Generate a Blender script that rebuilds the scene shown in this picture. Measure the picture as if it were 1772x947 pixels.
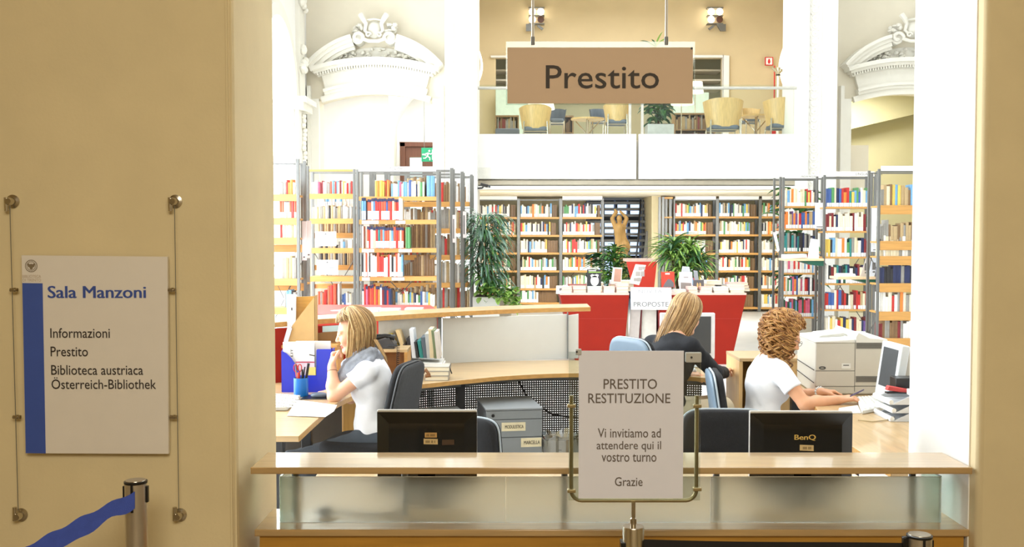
import bpy, bmesh, math, random
import numpy as np
from mathutils import Vector, Matrix

# ------------------------------------------------------------------ camera, light, exposure
for o in list(bpy.data.objects): bpy.data.objects.remove(o)
SC = bpy.context.scene; COL = SC.collection
F = 1800.0; ZC = 1.75; PITCH = math.atan(73.5 / F); CP, SP = math.cos(PITCH), math.sin(PITCH)
cd = bpy.data.cameras.new('camera'); cam = bpy.data.objects.new('camera', cd); COL.objects.link(cam)
cam.location = (0, 0, ZC); cam.rotation_euler = (math.pi / 2 - PITCH, 0, 0)
cd.sensor_width = 36; cd.lens = F / 1772 * 36; cd.clip_start = .05; cd.clip_end = 200
SC.camera = cam
vs = SC.view_settings; vs.view_transform = 'Standard'; vs.look = 'None'; vs.gamma = 1; vs.use_curve_mapping = False
vs.exposure = 0.0
w = bpy.data.worlds.new('world'); SC.world = w; w.use_nodes = True
w.node_tree.nodes['Background'].inputs[0].default_value = (.75, .85, 1, 1)
w.node_tree.nodes['Background'].inputs[1].default_value = .6

def area(name, loc, size, power, color, target=None, rot=None, spread=180):
    l = bpy.data.lights.new(name, 'AREA'); l.shape = 'RECTANGLE'; l.size, l.size_y = size
    l.energy = power; l.color = color; l.spread = math.radians(spread)
    o = bpy.data.objects.new(name, l); COL.objects.link(o); o.location = loc
    if target is not None:
        o.rotation_euler = (Vector(target) - Vector(loc)).to_track_quat('-Z', 'Y').to_euler()
    return o
# daylight through the hall's tall side windows, added overhead fill in hall and gallery, lamps in the front room, lamps below the gallery
area('hall_overhead_fill', (1.8, 10.5, 8.7), (8, 10), 560, (.84, .92, 1), (1.8, 10.5, 0), spread=140)  # unseen overhead fill added to brighten the hall
for yw in (15.73, 12.6, 9.47, 6.34):      # one per tall side window, standing in the window opening
    area('hall_window_light', (-3.80, yw, 2.55), (2.25, 4.7), 130 if yw > 15 else 330, (.84, .93, 1), (3, yw, 2.45))
area('front_room_lamp', (.2, -.9, 3.3), (2.4, 1.4), 124, (1, .94, .78), (.2, 1.6, 0))
area('gallery_fill', (2.3, 20.6, 6.7), (5, 3), 250, (.95, .97, 1), (2.3, 20.8, 0))  # unseen fill added below the gallery ceiling
area('under_gallery_lamp', (2.4, 19.4, 2.44), (5.8, 2.0), 430, (.93, .97, 1), (2.4, 21.4, 0))
area('side_room_light', (-2.3, 20.2, 4.6), (2, 2.4), 105, (1, 1, .97), (-2.3, 20.4, 0))
area('reading_room_light', (6.8, 20.5, 4.6), (1.2, 1.2), 170, (1, .98, .88), (6.8, 20.5, 0))

# ------------------------------------------------------------------ pixels of the photo to points of the place
def P(px, py, Y):
    x = (px - 886) / F; y = (473.5 - py) / F
    t = Y / (CP + y * SP)
    return Vector((x * t, Y, ZC + (y * CP - SP) * t))
def ON(px, py, z):
    x = (px - 886) / F; y = (473.5 - py) / F
    t = (z - ZC) / (y * CP - SP)
    return Vector((x * t, (CP + y * SP) * t, z))
def PX(px, Y, py=473): return P(px, py, Y).x
def PZ(py, Y): return P(886, py, Y).z

# ------------------------------------------------------------------ materials
def lin(c):
    return tuple(((v / 255) / 12.92 if v / 255 <= .04045 else ((v / 255 + .055) / 1.055) ** 2.4) for v in c)
MATS = {}
def mat(name, col, rough=.5, metal=0, var=.06, scale=14, bump=0, bscale=60, spec=.5, stretch=None, coat=0, sub=0):
    if name in MATS: return MATS[name]
    m = bpy.data.materials.new(name); m.use_nodes = True; nt = m.node_tree; b = nt.nodes['Principled BSDF']
    c = lin(col)
    tc = nt.nodes.new('ShaderNodeTexCoord'); mp = nt.nodes.new('ShaderNodeMapping')
    nt.links.new(tc.outputs['Object'], mp.inputs[0])
    if stretch: mp.inputs['Scale'].default_value = stretch
    n = nt.nodes.new('ShaderNodeTexNoise'); n.inputs['Scale'].default_value = scale; n.inputs['Detail'].default_value = 4
    nt.links.new(mp.outputs[0], n.inputs['Vector'])
    r = nt.nodes.new('ShaderNodeValToRGB')
    r.color_ramp.elements[0].position = .3; r.color_ramp.elements[1].position = .7
    r.color_ramp.elements[0].color = (*[max(0, v * (1 - var)) for v in c], 1)
    r.color_ramp.elements[1].color = (*[min(1, v * (1 + var)) for v in c], 1)
    nt.links.new(n.outputs['Fac'], r.inputs[0]); nt.links.new(r.outputs[0], b.inputs['Base Color'])
    b.inputs['Roughness'].default_value = rough; b.inputs['Metallic'].default_value = metal
    b.inputs['Specular IOR Level'].default_value = spec
    b.inputs['Coat Weight'].default_value = coat; b.inputs['Coat Roughness'].default_value = .06
    if sub:
        b.inputs['Subsurface Weight'].default_value = sub; b.inputs['Subsurface Radius'].default_value = (.01, .004, .002)
    if bump:
        n2 = nt.nodes.new('ShaderNodeTexNoise'); n2.inputs['Scale'].default_value = bscale; n2.inputs['Detail'].default_value = 3
        nt.links.new(mp.outputs[0], n2.inputs['Vector'])
        bp = nt.nodes.new('ShaderNodeBump'); bp.inputs['Strength'].default_value = bump; bp.inputs['Distance'].default_value = .01
        nt.links.new(n2.outputs['Fac'], bp.inputs['Height']); nt.links.new(bp.outputs[0], b.inputs['Normal'])
    MATS[name] = m; return m
def wood(name, col, rough=.35, axis='x', coat=0):
    st = {'x': (1, 14, 14), 'y': (14, 1, 14), 'z': (14, 14, 1)}[axis]
    return mat(name, col, rough, var=.13, scale=3.5, stretch=st, coat=coat)
def glow(name, col, s):
    if name in MATS: return MATS[name]
    m = bpy.data.materials.new(name); m.use_nodes = True; nt = m.node_tree; b = nt.nodes['Principled BSDF']
    b.inputs['Base Color'].default_value = (*lin(col), 1)
    b.inputs['Emission Color'].default_value = (*lin(col), 1); b.inputs['Emission Strength'].default_value = s
    MATS[name] = m; return m
def glass(name, col, rough=0., ior=1.45, tr=1):
    if name in MATS: return MATS[name]
    m = bpy.data.materials.new(name); m.use_nodes = True; b = m.node_tree.nodes['Principled BSDF']
    b.inputs['Base Color'].default_value = (*lin(col), 1); b.inputs['Roughness'].default_value = rough
    b.inputs['Transmission Weight'].default_value = tr; b.inputs['IOR'].default_value = ior
    MATS[name] = m; return m
def clear(name, col=(245, 250, 248), refl=.06):
    if name in MATS: return MATS[name]
    m = bpy.data.materials.new(name); m.use_nodes = True; nt = m.node_tree
    nt.nodes.remove(nt.nodes['Principled BSDF']); out = nt.nodes['Material Output']
    t = nt.nodes.new('ShaderNodeBsdfTransparent'); t.inputs[0].default_value = (*lin(col), 1)
    g = nt.nodes.new('ShaderNodeBsdfGlossy'); g.inputs['Roughness'].default_value = .03
    x = nt.nodes.new('ShaderNodeMixShader'); fr = nt.nodes.new('ShaderNodeLayerWeight'); fr.inputs[0].default_value = .12
    mu = nt.nodes.new('ShaderNodeMath'); mu.operation = 'MULTIPLY_ADD'; mu.inputs[1].default_value = .6; mu.inputs[2].default_value = refl
    nt.links.new(fr.outputs['Fresnel'], mu.inputs[0]); nt.links.new(mu.outputs[0], x.inputs[0])
    nt.links.new(t.outputs[0], x.inputs[1]); nt.links.new(g.outputs[0], x.inputs[2]); nt.links.new(x.outputs[0], out.inputs[0])
    MATS[name] = m; return m

# ------------------------------------------------------------------ mesh builder
class MB:
    def __init__(s, T=None): s.v = []; s.f = []; s.m = []; s.T = T
    def add(s, verts, faces, mi=0):
        n = len(s.v)
        for p in verts:
            p = Vector(p); s.v.append(s.T @ p if s.T is not None else p)
        for f in faces: s.f.append([i + n for i in f]); s.m.append(mi)
    def box(s, x0, x1, y0, y1, z0, z1, mi=0):
        s.add([(x0,y0,z0),(x1,y0,z0),(x1,y1,z0),(x0,y1,z0),(x0,y0,z1),(x1,y0,z1),(x1,y1,z1),(x0,y1,z1)],
              [(0,3,2,1),(4,5,6,7),(0,1,5,4),(1,2,6,5),(2,3,7,6),(3,0,4,7)], mi)
    def obox(s, c, size, R=None, mi=0):
        c = Vector(c); R = R or Matrix.Identity(3); vs_ = []
        for sz in (-.5, .5):
            for sx, sy in ((-.5,-.5),(.5,-.5),(.5,.5),(-.5,.5)):
                vs_.append(c + R @ Vector((sx*size[0], sy*size[1], sz*size[2])))
        s.add(vs_, [(0,3,2,1),(4,5,6,7),(0,1,5,4),(1,2,6,5),(2,3,7,6),(3,0,4,7)], mi)
    def prism(s, pts, vec, mi=0):
        n = len(pts); vec = Vector(vec); pts = [Vector(p) for p in pts]
        s.add(pts + [p + vec for p in pts], [list(range(n))[::-1], list(range(n, 2*n))] +
              [(i, (i+1) % n, n + (i+1) % n, n + i) for i in range(n)], mi)
    def tube(s, pts, r, n=8, mi=0, caps=True):
        pts = [Vector(p) for p in pts]; k = len(pts)
        rs = r if isinstance(r, (list, tuple)) else [r] * k
        d = (pts[1] - pts[0]).normalized()
        u = d.orthogonal().normalized(); vs_ = []
        for i, p in enumerate(pts):
            t = (pts[min(i+1, k-1)] - pts[max(i-1, 0)]).normalized()
            u = (u - t * u.dot(t))
            u = u.normalized() if u.length > 1e-6 else t.orthogonal().normalized()
            w_ = t.cross(u)
            for j in range(n):
                a = 2 * math.pi * j / n
                vs_.append(p + (u * math.cos(a) + w_ * math.sin(a)) * rs[i])
        fs = [(i*n + j, i*n + (j+1) % n, (i+1)*n + (j+1) % n, (i+1)*n + j) for i in range(k-1) for j in range(n)]
        if caps: fs += [list(range(n))[::-1], [(k-1)*n + j for j in range(n)]]
        s.add(vs_, fs, mi)
    def cyl(s, p0, p1, r0, r1=None, n=16, mi=0): s.tube([p0, p1], [r0, r0 if r1 is None else r1], n, mi)
    def lathe(s, c, prof, n=24, mi=0):
        c = Vector(c); k = len(prof); vs_ = []
        for r, z in prof:
            for j in range(n):
                a = 2*math.pi*j/n; vs_.append(c + Vector((r*math.cos(a), r*math.sin(a), z)))
        fs = [(i*n + j, i*n + (j+1) % n, (i+1)*n + (j+1) % n, (i+1)*n + j) for i in range(k-1) for j in range(n)]
        fs += [list(range(n))[::-1], [(k-1)*n + j for j in range(n)]]
        s.add(vs_, fs, mi)
    def ell(s, c, r, R=None, nu=14, nv=8, mi=0):
        c = Vector(c); R = R or Matrix.Identity(3); vs_ = [c + R @ Vector((0, 0, r[2]))]
        for i in range(1, nv):
            a = math.pi*i/nv
            for j in range(nu):
                b = 2*math.pi*j/nu
                vs_.append(c + R @ Vector((r[0]*math.sin(a)*math.cos(b), r[1]*math.sin(a)*math.sin(b), r[2]*math.cos(a))))
        vs_.append(c + R @ Vector((0, 0, -r[2]))); L = len(vs_) - 1
        fs = [(0, 1+j, 1+(j+1) % nu) for j in range(nu)]
        fs += [(1+(i-1)*nu+j, 1+i*nu+j, 1+i*nu+(j+1) % nu, 1+(i-1)*nu+(j+1) % nu) for i in range(1, nv-1) for j in range(nu)]
        fs += [(L, 1+(nv-2)*nu+(j+1) % nu, 1+(nv-2)*nu+j) for j in range(nu)]
        s.add(vs_, fs, mi)
    def quad(s, a, b, c, d, mi=0): s.add([a, b, c, d], [(0, 1, 2, 3)], mi)
    def strip(s, A, B, mi=0):
        n = len(A); s.add(list(A) + list(B), [(i, i+1, n+i+1, n+i) for i in range(n-1)], mi)
    def slab(s, A, B, z0, z1, mi=0):      # plan polygon between the polylines A and B (x, y), from z0 to z1
        pts = list(A) + list(B)[::-1]
        s.prism([(p[0], p[1], z0) for p in pts], (0, 0, z1 - z0), mi)
    def pad(s, w_, h, t, curve=0, expo=4, n=40, mi=0, taper=0):   # upholstered panel in local xz, y is thickness
        rings = []
        for sc, y in ((.0, -.5), (.55, -.5), (.88, -.46), (.97, -.3), (1, 0), (.97, .3), (.88, .46), (.55, .5), (0, .5)):
            ring = []
            for j in range(n):
                a = 2*math.pi*j/n; ca, sa = math.cos(a), math.sin(a)
                x = abs(ca)**(2/expo) * (1 if ca > 0 else -1) * w_/2 * sc
                z = abs(sa)**(2/expo) * (1 if sa > 0 else -1) * h/2 * sc
                x *= 1 - taper * z / h
                ring.append((x, y*t + curve*(x/(w_/2))**2, z))
            rings.append(ring)
        vs_ = [p for r_ in rings for p in r_]; k = len(rings)
        s.add(vs_, [(i*n+j, i*n+(j+1) % n, (i+1)*n+(j+1) % n, (i+1)*n+j) for i in range(k-1) for j in range(n)], mi)
    def build(s, name, mats, parent=None, loc=None, bevel=0, smooth=.6, recalc=True, sub=0):
        if not isinstance(mats, (list, tuple)): mats = [mats]
        base = Vector(WL.get(parent.name, (0, 0, 0))) if parent is not None else Vector(loc or (0, 0, 0))
        me = bpy.data.meshes.new(name)
        me.from_pydata([tuple(p - base) for p in s.v], [], s.f)
        for m in mats: me.materials.append(m)
        if len(mats) > 1: me.polygons.foreach_set('material_index', s.m)
        if recalc:
            bm = bmesh.new(); bm.from_mesh(me); bmesh.ops.remove_doubles(bm, verts=bm.verts, dist=1e-6)
            bmesh.ops.recalc_face_normals(bm, faces=bm.faces); bm.to_mesh(me); bm.free()
        if smooth:
            me.polygons.foreach_set('use_smooth', [True]*len(me.polygons)); me.set_sharp_from_angle(angle=smooth)
        o = bpy.data.objects.new(name, me); COL.objects.link(o)
        if parent is not None: o.parent = parent; WL[o.name] = tuple(base)
        else: o.location = base; WL[o.name] = tuple(base)
        if bevel:
            md = o.modifiers.new('edge', 'BEVEL'); md.width = bevel; md.segments = 2; md.limit_method = 'ANGLE'; md.angle_limit = .6
        if sub:
            md = o.modifiers.new('sub', 'SUBSURF'); md.levels = sub; md.render_levels = sub
        return o
WL = {}
def thing(name, label, cat, loc=(0, 0, 0), group=None):
    o = bpy.data.objects.new(name, None); COL.objects.link(o); o.location = loc; o.empty_display_size = .1
    WL[o.name] = tuple(loc); return tag(o, label, cat, group)
def tag(o, label, cat, group=None, kind=None):
    o['label'] = label; o['category'] = cat
    if group: o['group'] = group
    if kind: o['kind'] = kind
    return o
def struct(o, label=None):
    o['kind'] = 'structure'
    if label: o['label'] = label
    return o
def lab(o, t): o['label'] = t; return o

def text(s, TL, TR, BL, material, parent, name='lettering', bold=0, depth=.0006):
    """lettering whose ink fills the rectangle with the corners TL, TR, BL"""
    cu = bpy.data.curves.new('t', 'FONT'); cu.body = s; cu.size = 1; cu.offset = bold if bold < .01 else 0; cu.extrude = 0; cu.resolution_u = 3
    ob = bpy.data.objects.new('t', cu); COL.objects.link(ob)
    dg = bpy.context.evaluated_depsgraph_get()
    me = bpy.data.meshes.new_from_object(ob.evaluated_get(dg)); bpy.data.objects.remove(ob)
    xs = [v.co.x for v in me.vertices]; ys = [v.co.y for v in me.vertices]
    x0, x1, y0, y1 = min(xs), max(xs), min(ys), max(ys)
    TL, TR, BL = Vector(TL), Vector(TR), Vector(BL); u = TR - TL; d = BL - TL
    nn = u.cross(-d).normalized()
    mb = MB(); base = [TL + u*((v.co.x-x0)/(x1-x0)) + d*((y1-v.co.y)/(y1-y0)) for v in me.vertices]
    for k in ((0,) if bold < .01 else (-1, 0, 1)):
        sh = u.normalized()*d.length*bold*k
        mb.add([p + sh + nn*(depth + .00005*k) for p in base], [list(p.vertices) for p in me.polygons])
    bpy.data.meshes.remove(me)
    return mb.build(name, material, parent, recalc=False, smooth=0)
def text_px(s, x0, x1, y0, y1, Y, material, parent, **k):
    """ink box given on a plane facing the camera room at depth Y"""
    a = P(x0, y0, Y); b = P(x1, y0, Y); c = P(x0, y1, Y); c.x = a.x
    return text(s, a, b, c, material, parent, **k)

# ------------------------------------------------------------------ smooth bodies: blended solids turned into one surface
class SDF:
    def __init__(s): s.p = []
    def cap(s, a, b, ra, rb=None, k=.02, clip=None): s.p.append(('c', Vector(a), Vector(b), ra, ra if rb is None else rb, k, clip)); return s
    def ell(s, c, r, R=None, k=.02, clip=None): s.p.append(('e', Vector(c), Vector(r), R or Matrix.Identity(3), None, k, clip)); return s
    def cut(s, c, r, R=None, k=.008): s.p.append(('x', Vector(c), Vector(r), R or Matrix.Identity(3), None, k, None)); return s
    def mesh(s, vox=.006, noise=None):
        lo = np.full(3, 1e9); hi = np.full(3, -1e9); bbs = []
        for q in s.p:
            if q[0] == 'c':
                a, b = np.array(q[1]), np.array(q[2]); r = max(q[3], q[4])
                bl, bh = np.minimum(a, b) - r, np.maximum(a, b) + r
            else:
                c = np.array(q[1]); A = np.abs(np.array(q[3])); e = np.sqrt((A**2) @ (np.array(q[2])**2))
                bl, bh = c - e, c + e
            bbs.append((bl - q[5] - 3*vox, bh + q[5] + 3*vox))
            if q[0] != 'x': lo = np.minimum(lo, bl); hi = np.maximum(hi, bh)
        lo -= 4*vox; hi += 4*vox; N = np.ceil((hi - lo)/vox).astype(int) + 1
        D = np.full(N, .5, np.float32)
        for q, (bl, bh) in zip(s.p, bbs):
            i0 = np.clip(np.floor((bl - lo)/vox).astype(int), 0, N); i1 = np.clip(np.ceil((bh - lo)/vox).astype(int) + 1, 0, N)
            if np.any(i1 <= i0): continue
            g = [(lo[a] + vox*np.arange(i0[a], i1[a])).astype(np.float32) for a in range(3)]
            X, Y, Z = np.meshgrid(*g, indexing='ij')
            if q[0] == 'c':
                a = q[1]; ba = q[2] - q[1]; L2 = max(ba.length_squared, 1e-9)
                x, y, z = X - a.x, Y - a.y, Z - a.z
                t = np.clip((x*ba.x + y*ba.y + z*ba.z)/L2, 0, 1)
                d = np.sqrt((x - t*ba.x)**2 + (y - t*ba.y)**2 + (z - t*ba.z)**2) - (q[3] + (q[4] - q[3])*t)
            else:
                c, r, Rm = q[1], q[2], q[3]; x, y, z = X - c.x, Y - c.y, Z - c.z
                l = [Rm[0][i]*x + Rm[1][i]*y + Rm[2][i]*z for i in range(3)]
                k0 = np.sqrt(sum((l[i]/r[i])**2 for i in range(3))) + 1e-6
                k1 = np.sqrt(sum((l[i]/r[i]**2)**2 for i in range(3))) + 1e-6
                d = k0*(k0 - 1)/k1
            if q[6] is not None:
                cp_, cn = q[6]
                d = np.maximum(d, (X - cp_[0])*cn[0] + (Y - cp_[1])*cn[1] + (Z - cp_[2])*cn[2])
            S = D[i0[0]:i1[0], i0[1]:i1[1], i0[2]:i1[2]]; k = q[5]
            if q[0] == 'x':
                h = np.maximum(k - np.abs(S + d), 0)/k; S[...] = np.maximum(S, -d) + h*h*k/4
            else:
                h = np.maximum(k - np.abs(S - d), 0)/k; S[...] = np.minimum(S, d) - h*h*k/4
        if noise is not None:
            amp, fr = noise
            g = [(lo[a] + vox*np.arange(N[a])).astype(np.float32) for a in range(3)]
            X, Y, Z = np.meshgrid(*g, indexing='ij')
            D += amp*(np.sin(fr*(X + .6*Z) + 2*np.sin(.6*fr*Y))*np.sin(fr*.8*(Z - .4*X) + 1.7*np.sin(fr*.5*X + 1)))
        # surface nets
        ins = D < 0; n0, n1, n2 = [n - 1 for n in N]
        cnt = np.zeros((n0, n1, n2), np.float32); sm = np.zeros((n0, n1, n2, 3), np.float32)
        quads = []; edges = []
        for ax in range(3):
            sl0 = [slice(None)]*3; sl1 = [slice(None)]*3; sl0[ax] = slice(0, -1); sl1[ax] = slice(1, None)
            cr = ins[tuple(sl0)] != ins[tuple(sl1)]
            I = np.argwhere(cr)
            d0 = D[tuple(I.T)]; J = I.copy(); J[:, ax] += 1; d1 = D[tuple(J.T)]
            pt = I.astype(np.float32); pt[:, ax] += d0/(d0 - d1)
            o1, o2 = (ax + 1) % 3, (ax + 2) % 3
            cells = []
            for (a, b) in ((-1, -1), (0, -1), (0, 0), (-1, 0)):
                Cc = I.copy(); Cc[:, o1] += a; Cc[:, o2] += b; cells.append(Cc)
                ok = np.all((Cc >= 0) & (Cc < [n0, n1, n2]), axis=1)
                np.add.at(cnt, tuple(Cc[ok].T), 1); np.add.at(sm, tuple(Cc[ok].T), pt[ok])
            edges.append((cells, d0 < 0))
        act = cnt > 0; idx = np.full((n0, n1, n2), -1, np.int64); A = np.argwhere(act); idx[tuple(A.T)] = np.arange(len(A))
        V = sm[tuple(A.T)]/cnt[tuple(A.T)][:, None]*vox + lo
        Fc = []
        for cells, pos in edges:
            q = np.stack([idx[tuple(np.clip(c, 0, [n0-1, n1-1, n2-1]).T)] for c in cells], 1)
            q[~pos] = q[~pos][:, ::-1]; Fc.append(q)
        Fc = np.concatenate(Fc); Fc = Fc[np.all(Fc >= 0, axis=1)]
        return V, Fc
    def build(s, name, mats, parent=None, loc=None, vox=.006, noise=None, pick=None):
        V, Fc = s.mesh(vox, noise)
        if not isinstance(mats, (list, tuple)): mats = [mats]
        base = np.array(WL.get(parent.name, (0, 0, 0)) if parent is not None else (loc or (0, 0, 0)))
        me = bpy.data.meshes.new(name); me.from_pydata((V - base).tolist(), [], Fc.tolist())
        for m in mats: me.materials.append(m)
        if pick is not None: me.polygons.foreach_set('material_index', pick(V[Fc].mean(1)))
        me.polygons.foreach_set('use_smooth', [True]*len(me.polygons))
        o = bpy.data.objects.new(name, me); COL.objects.link(o)
        if parent is not None: o.parent = parent
        else: o.location = base
        WL[o.name] = tuple(base)
        return o
RNG = random.Random(11)
def rotz(a): return Matrix.Rotation(a, 3, 'Z')
def frame(x, z):      # 3x3 with columns x, y, z, x kept, z made square to it
    x = Vector(x).normalized(); z = Vector(z); z = (z - x*z.dot(x)).normalized(); y = z.cross(x)
    return Matrix((x, y, z)).transposed()
# ------------------------------------------------------------------ palette of the place
plaster = mat('warm_plaster', (226, 208, 166), .85, var=.035, scale=5, bump=.05, bscale=90)
plaster_white = mat('white_plaster', (240, 238, 233), .8, var=.02, scale=3, bump=.03)
plaster_cream = mat('cream_plaster', (230, 221, 200), .8, var=.025, scale=3, bump=.03)
stucco = mat('stucco', (236, 232, 220), .75, var=.02, scale=6)
tan_paint = mat('tan_paint', (216, 197, 158), .8, var=.03, scale=2)
olive_paint = mat('olive_paint', (186, 180, 148), .8, var=.03, scale=2)
stone = mat('pale_stone_floor', (214, 211, 205), .35, var=.05, scale=3)
front_floor = mat('front_floor', (150, 135, 110), .4, var=.08, scale=4)
beech = wood('beech', (194, 162, 116), .3, 'x', coat=.3)
beech_top = wood('beech_counter_top', (190, 156, 106), .3, 'x', coat=1)
beech_y = wood('beech_y', (194, 162, 116), .3, 'y', coat=.3)
oak_edge = wood('oak_edge', (198, 150, 84), .4, 'x')
oak_front = wood('oak_front', (186, 136, 52), .4, 'x')
shelf_wood = wood('shelf_wood', (200, 148, 80), .45, 'x')
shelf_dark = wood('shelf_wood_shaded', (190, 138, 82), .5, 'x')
steel = mat('grey_steel', (118, 118, 115), .4, .5, var=.03)
steel_dark = mat('dark_steel', (62, 62, 64), .45, .3, var=.05)
chrome = mat('brushed_nickel', (196, 188, 172), .22, 1, var=.03)
brass = mat('dull_nickel_brass', (168, 152, 112), .35, .8, var=.05)
white_pl = mat('white_plastic', (236, 236, 232), .4, var=.01)
paper = mat('white_paper', (240, 238, 232), .8, var=.012, scale=8)
black_pl = mat('black_plastic', (20, 19, 19), .3, var=.1)
black_matt = mat('black_fabric', (24, 24, 27), .85, var=.2, scale=80, bump=.15, bscale=300)
charcoal = mat('charcoal_fabric', (62, 62, 64), .85, var=.12, scale=60, bump=.1, bscale=300)
blue_shell = mat('blue_grey_shell', (108, 126, 142), .45, var=.03)
ink = mat('dark_lettering', (52, 42, 34), .6, var=.02)
ink_grey = mat('grey_lettering', (84, 80, 78), .6, var=.02)
ink_pale = mat('pale_lettering', (112, 110, 108), .6, var=.02)
red_lam = mat('red_laminate', (148, 30, 12), .6, var=.05, scale=5, spec=.25)
red_top = mat('red_laminate_top', (190, 78, 76), .35, var=.04, scale=5)
red_bright = mat('bright_red_laminate', (214, 62, 46), .4, var=.03, scale=5)
leaf_a = mat('leaf_dark', (58, 100, 62), .45, var=.25, scale=9)
leaf_b = mat('leaf_mid', (74, 122, 58), .45, var=.25, scale=9)
leaf_c = mat('leaf_light', (142, 178, 84), .45, var=.2, scale=9)
leaf_d = mat('leaf_grey_green', (116, 148, 128), .45, var=.25, scale=9)
bark = mat('bark', (96, 78, 52), .8, var=.2)
soil = mat('potting_soil', (60, 46, 34), .95, var=.3, scale=40)

JL, JR, YF, YB = PX(408, 3.2, 600), PX(1694, 3.2, 700), 3.2, 3.75        # the opening in the thick wall
# ------------------------------------------------------------------ the rooms
def slabs(name, boxes, m, label=None):
    b = MB()
    for q in boxes: b.box(*q)
    return struct(b.build(name, m, bevel=0), label)
slabs('floor', [(-9, 13, YF - .001, 28, -.2, 0)], stone)
slabs('floor_entrance', [(-4, 5, -2.4, YF - .001, -.2, 0)], front_floor)
b = MB(); b.box(-6, JL, YF, YB, 0, 9)
struct(b.build('wall_front_left', plaster, bevel=.018))
b = MB(); b.box(JR, 11, YF, YB, 0, 9); struct(b.build('wall_front_right', plaster, bevel=.018))
b = MB(); b.box(JL, JR, YF, YB, 3.35, 9); struct(b.build('wall_front_lintel', plaster))
b = MB(); b.box(JR - .004, JR + .002, YF + .055, YB, 0, 3.35); struct(b.build('trim_20', plaster_white), 'reveal of the opening with daylight glare painted in as white')  # white skin puts the burnt-out daylight on this jamb into its colour
slabs('wall_hall_bounce_skin', [(-6, JL - .03, YB, YB + .02, 0, 9), (JR + .03, 11, YB, YB + .02, 0, 9)], plaster_white)  # unseen white skin added to keep warm bounce out of the hall
slabs('wall_entrance_left', [(-4.2, -4, -2.4, YF, 0, 3.6)], plaster)
slabs('wall_entrance_right', [(5, 5.2, -2.4, YF, 0, 3.6)], plaster)
slabs('wall_entrance_back', [(-4.2, 5.2, -2.6, -2.4, 0, 3.6)], plaster)
slabs('ceiling_entrance', [(-4.2, 5.2, -2.6, YF, 3.6, 3.7)], plaster)
slabs('ceiling', [(-9, 13, YF, 28, 9, 9.2)], plaster_white)
# slim raised frame line on the wall beside the opening
xa = PX(394, YF, 400)
b = MB(); b.box(xa, xa + .007, YF - .005, YF + .001, 0, 3.35); b.box(xa + .013, xa + .02, YF - .004, YF + .001, 0, 3.35)
struct(b.build('trim_1', plaster, bevel=.001), 'slim raised plaster frame line beside the opening')

def arch_poly(xc, half, zspring, rise, n=24):
    R = (half*half + rise*rise)/(2*rise); zc = zspring + rise - R; a = math.asin(min(1, half/R))
    if rise >= half: a = math.pi/2
    return [(xc + R*math.sin(t), zc + R*math.cos(t)) for t in [-a + 2*a*i/n for i in range(n+1)]]
# left side wall of the hall with tall arched windows; XL is its inner face
XL = -3.53; wins = [15.73, 12.6, 9.47, 6.34]; ra = 1.17; zs = 3.82
pts = [(YB, 0), (YB, 9), (18, 9), (18, 0)]
for yc in wins:
    pts += [(yc + ra, 0)]
    pts += [(y, z) for y, z in arch_poly(yc, ra, zs, ra)[::-1]]
    pts += [(yc - ra, 0)]
b = MB(); b.prism([(XL, y, z) for y, z in pts], (-.45, 0, 0)); struct(b.build('wall_left', plaster_white))
daylight = glow('daylight_pane', (244, 250, 255), 2.4)
for i, yc in enumerate(wins):
    ap = arch_poly(yc, ra, zs, ra)
    b = MB(); b.prism([(XL - .3, yc - ra, 0), *[(XL - .3, y, z) for y, z in ap], (XL - .3, yc + ra, 0)], (-.02, 0, 0))
    wn = struct(b.build('window_%d' % (i + 1), daylight), 'tall arched window of bright daylight in the hall side wall')
    b = MB()
    for yy in (yc - .4, yc + .4): b.box(XL - .3, XL - .26, yy - .02, yy + .02, 0, zs + 1.05)
    for zz in (1.2, 2.5, zs): b.box(XL - .3, XL - .26, yc - ra, yc + ra, zz - .02, zz + .02)
    b.build('glazing_bars', white_pl, wn)
# moulded arch rim and pilaster with capital on the visible pier of that wall
b = MB()
def ringsolid(mb, st):      # st: stations of four corner points, joined into one closed solid
    n = len(st); vs_ = [p for q in st for p in q]
    fs = [(4*i + a, 4*i + (a + 1) % 4, 4*(i + 1) + (a + 1) % 4, 4*(i + 1) + a) for i in range(n - 1) for a in range(4)]
    mb.add(vs_, fs + [(3, 2, 1, 0), tuple(4*(n - 1) + a for a in range(4))])
def yzband(mb, yc, zc, r0, r1, x0, x1, n=24):
    st = []
    for i in range(n + 1):
        c, s_ = math.cos(math.pi*i/n), math.sin(math.pi*i/n)
        st.append([(x0, yc + r0*c, zc + r0*s_), (x0, yc + r1*c, zc + r1*s_), (x1, yc + r1*c, zc + r1*s_), (x1, yc + r0*c, zc + r0*s_)])
    ringsolid(mb, st)
for yc in wins[:2]:
    yzband(b, yc, zs, ra - .02, ra + .16, XL - .05, XL + .06)
    yzband(b, yc, zs, ra + .16, ra + .24, XL - .05, XL + .03)
struct(b.build('trim_2', stucco), 'moulded rims around the arched side windows')
b = MB()
b.box(XL, XL + .07, 16.95, 17.55, 0, zs - .1); b.box(XL, XL + .16, 16.88, 17.66, zs - .1, zs + .02); b.box(XL, XL + .22, 16.82, 17.72, zs + .02, zs + .1)
b.box(XL, XL + .07, 17.1, 17.5, zs + .1, 8.8)
rr = random.Random(4)
for z in [3.64 - .075*i for i in range(14)]:
    b.ell((XL + .09, 17.28 + rr.uniform(-.05, .05), z), (.05, rr.uniform(.05, .11)*(1 - (3.64 - z)*.5), .05), nu=8, nv=6)
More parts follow.
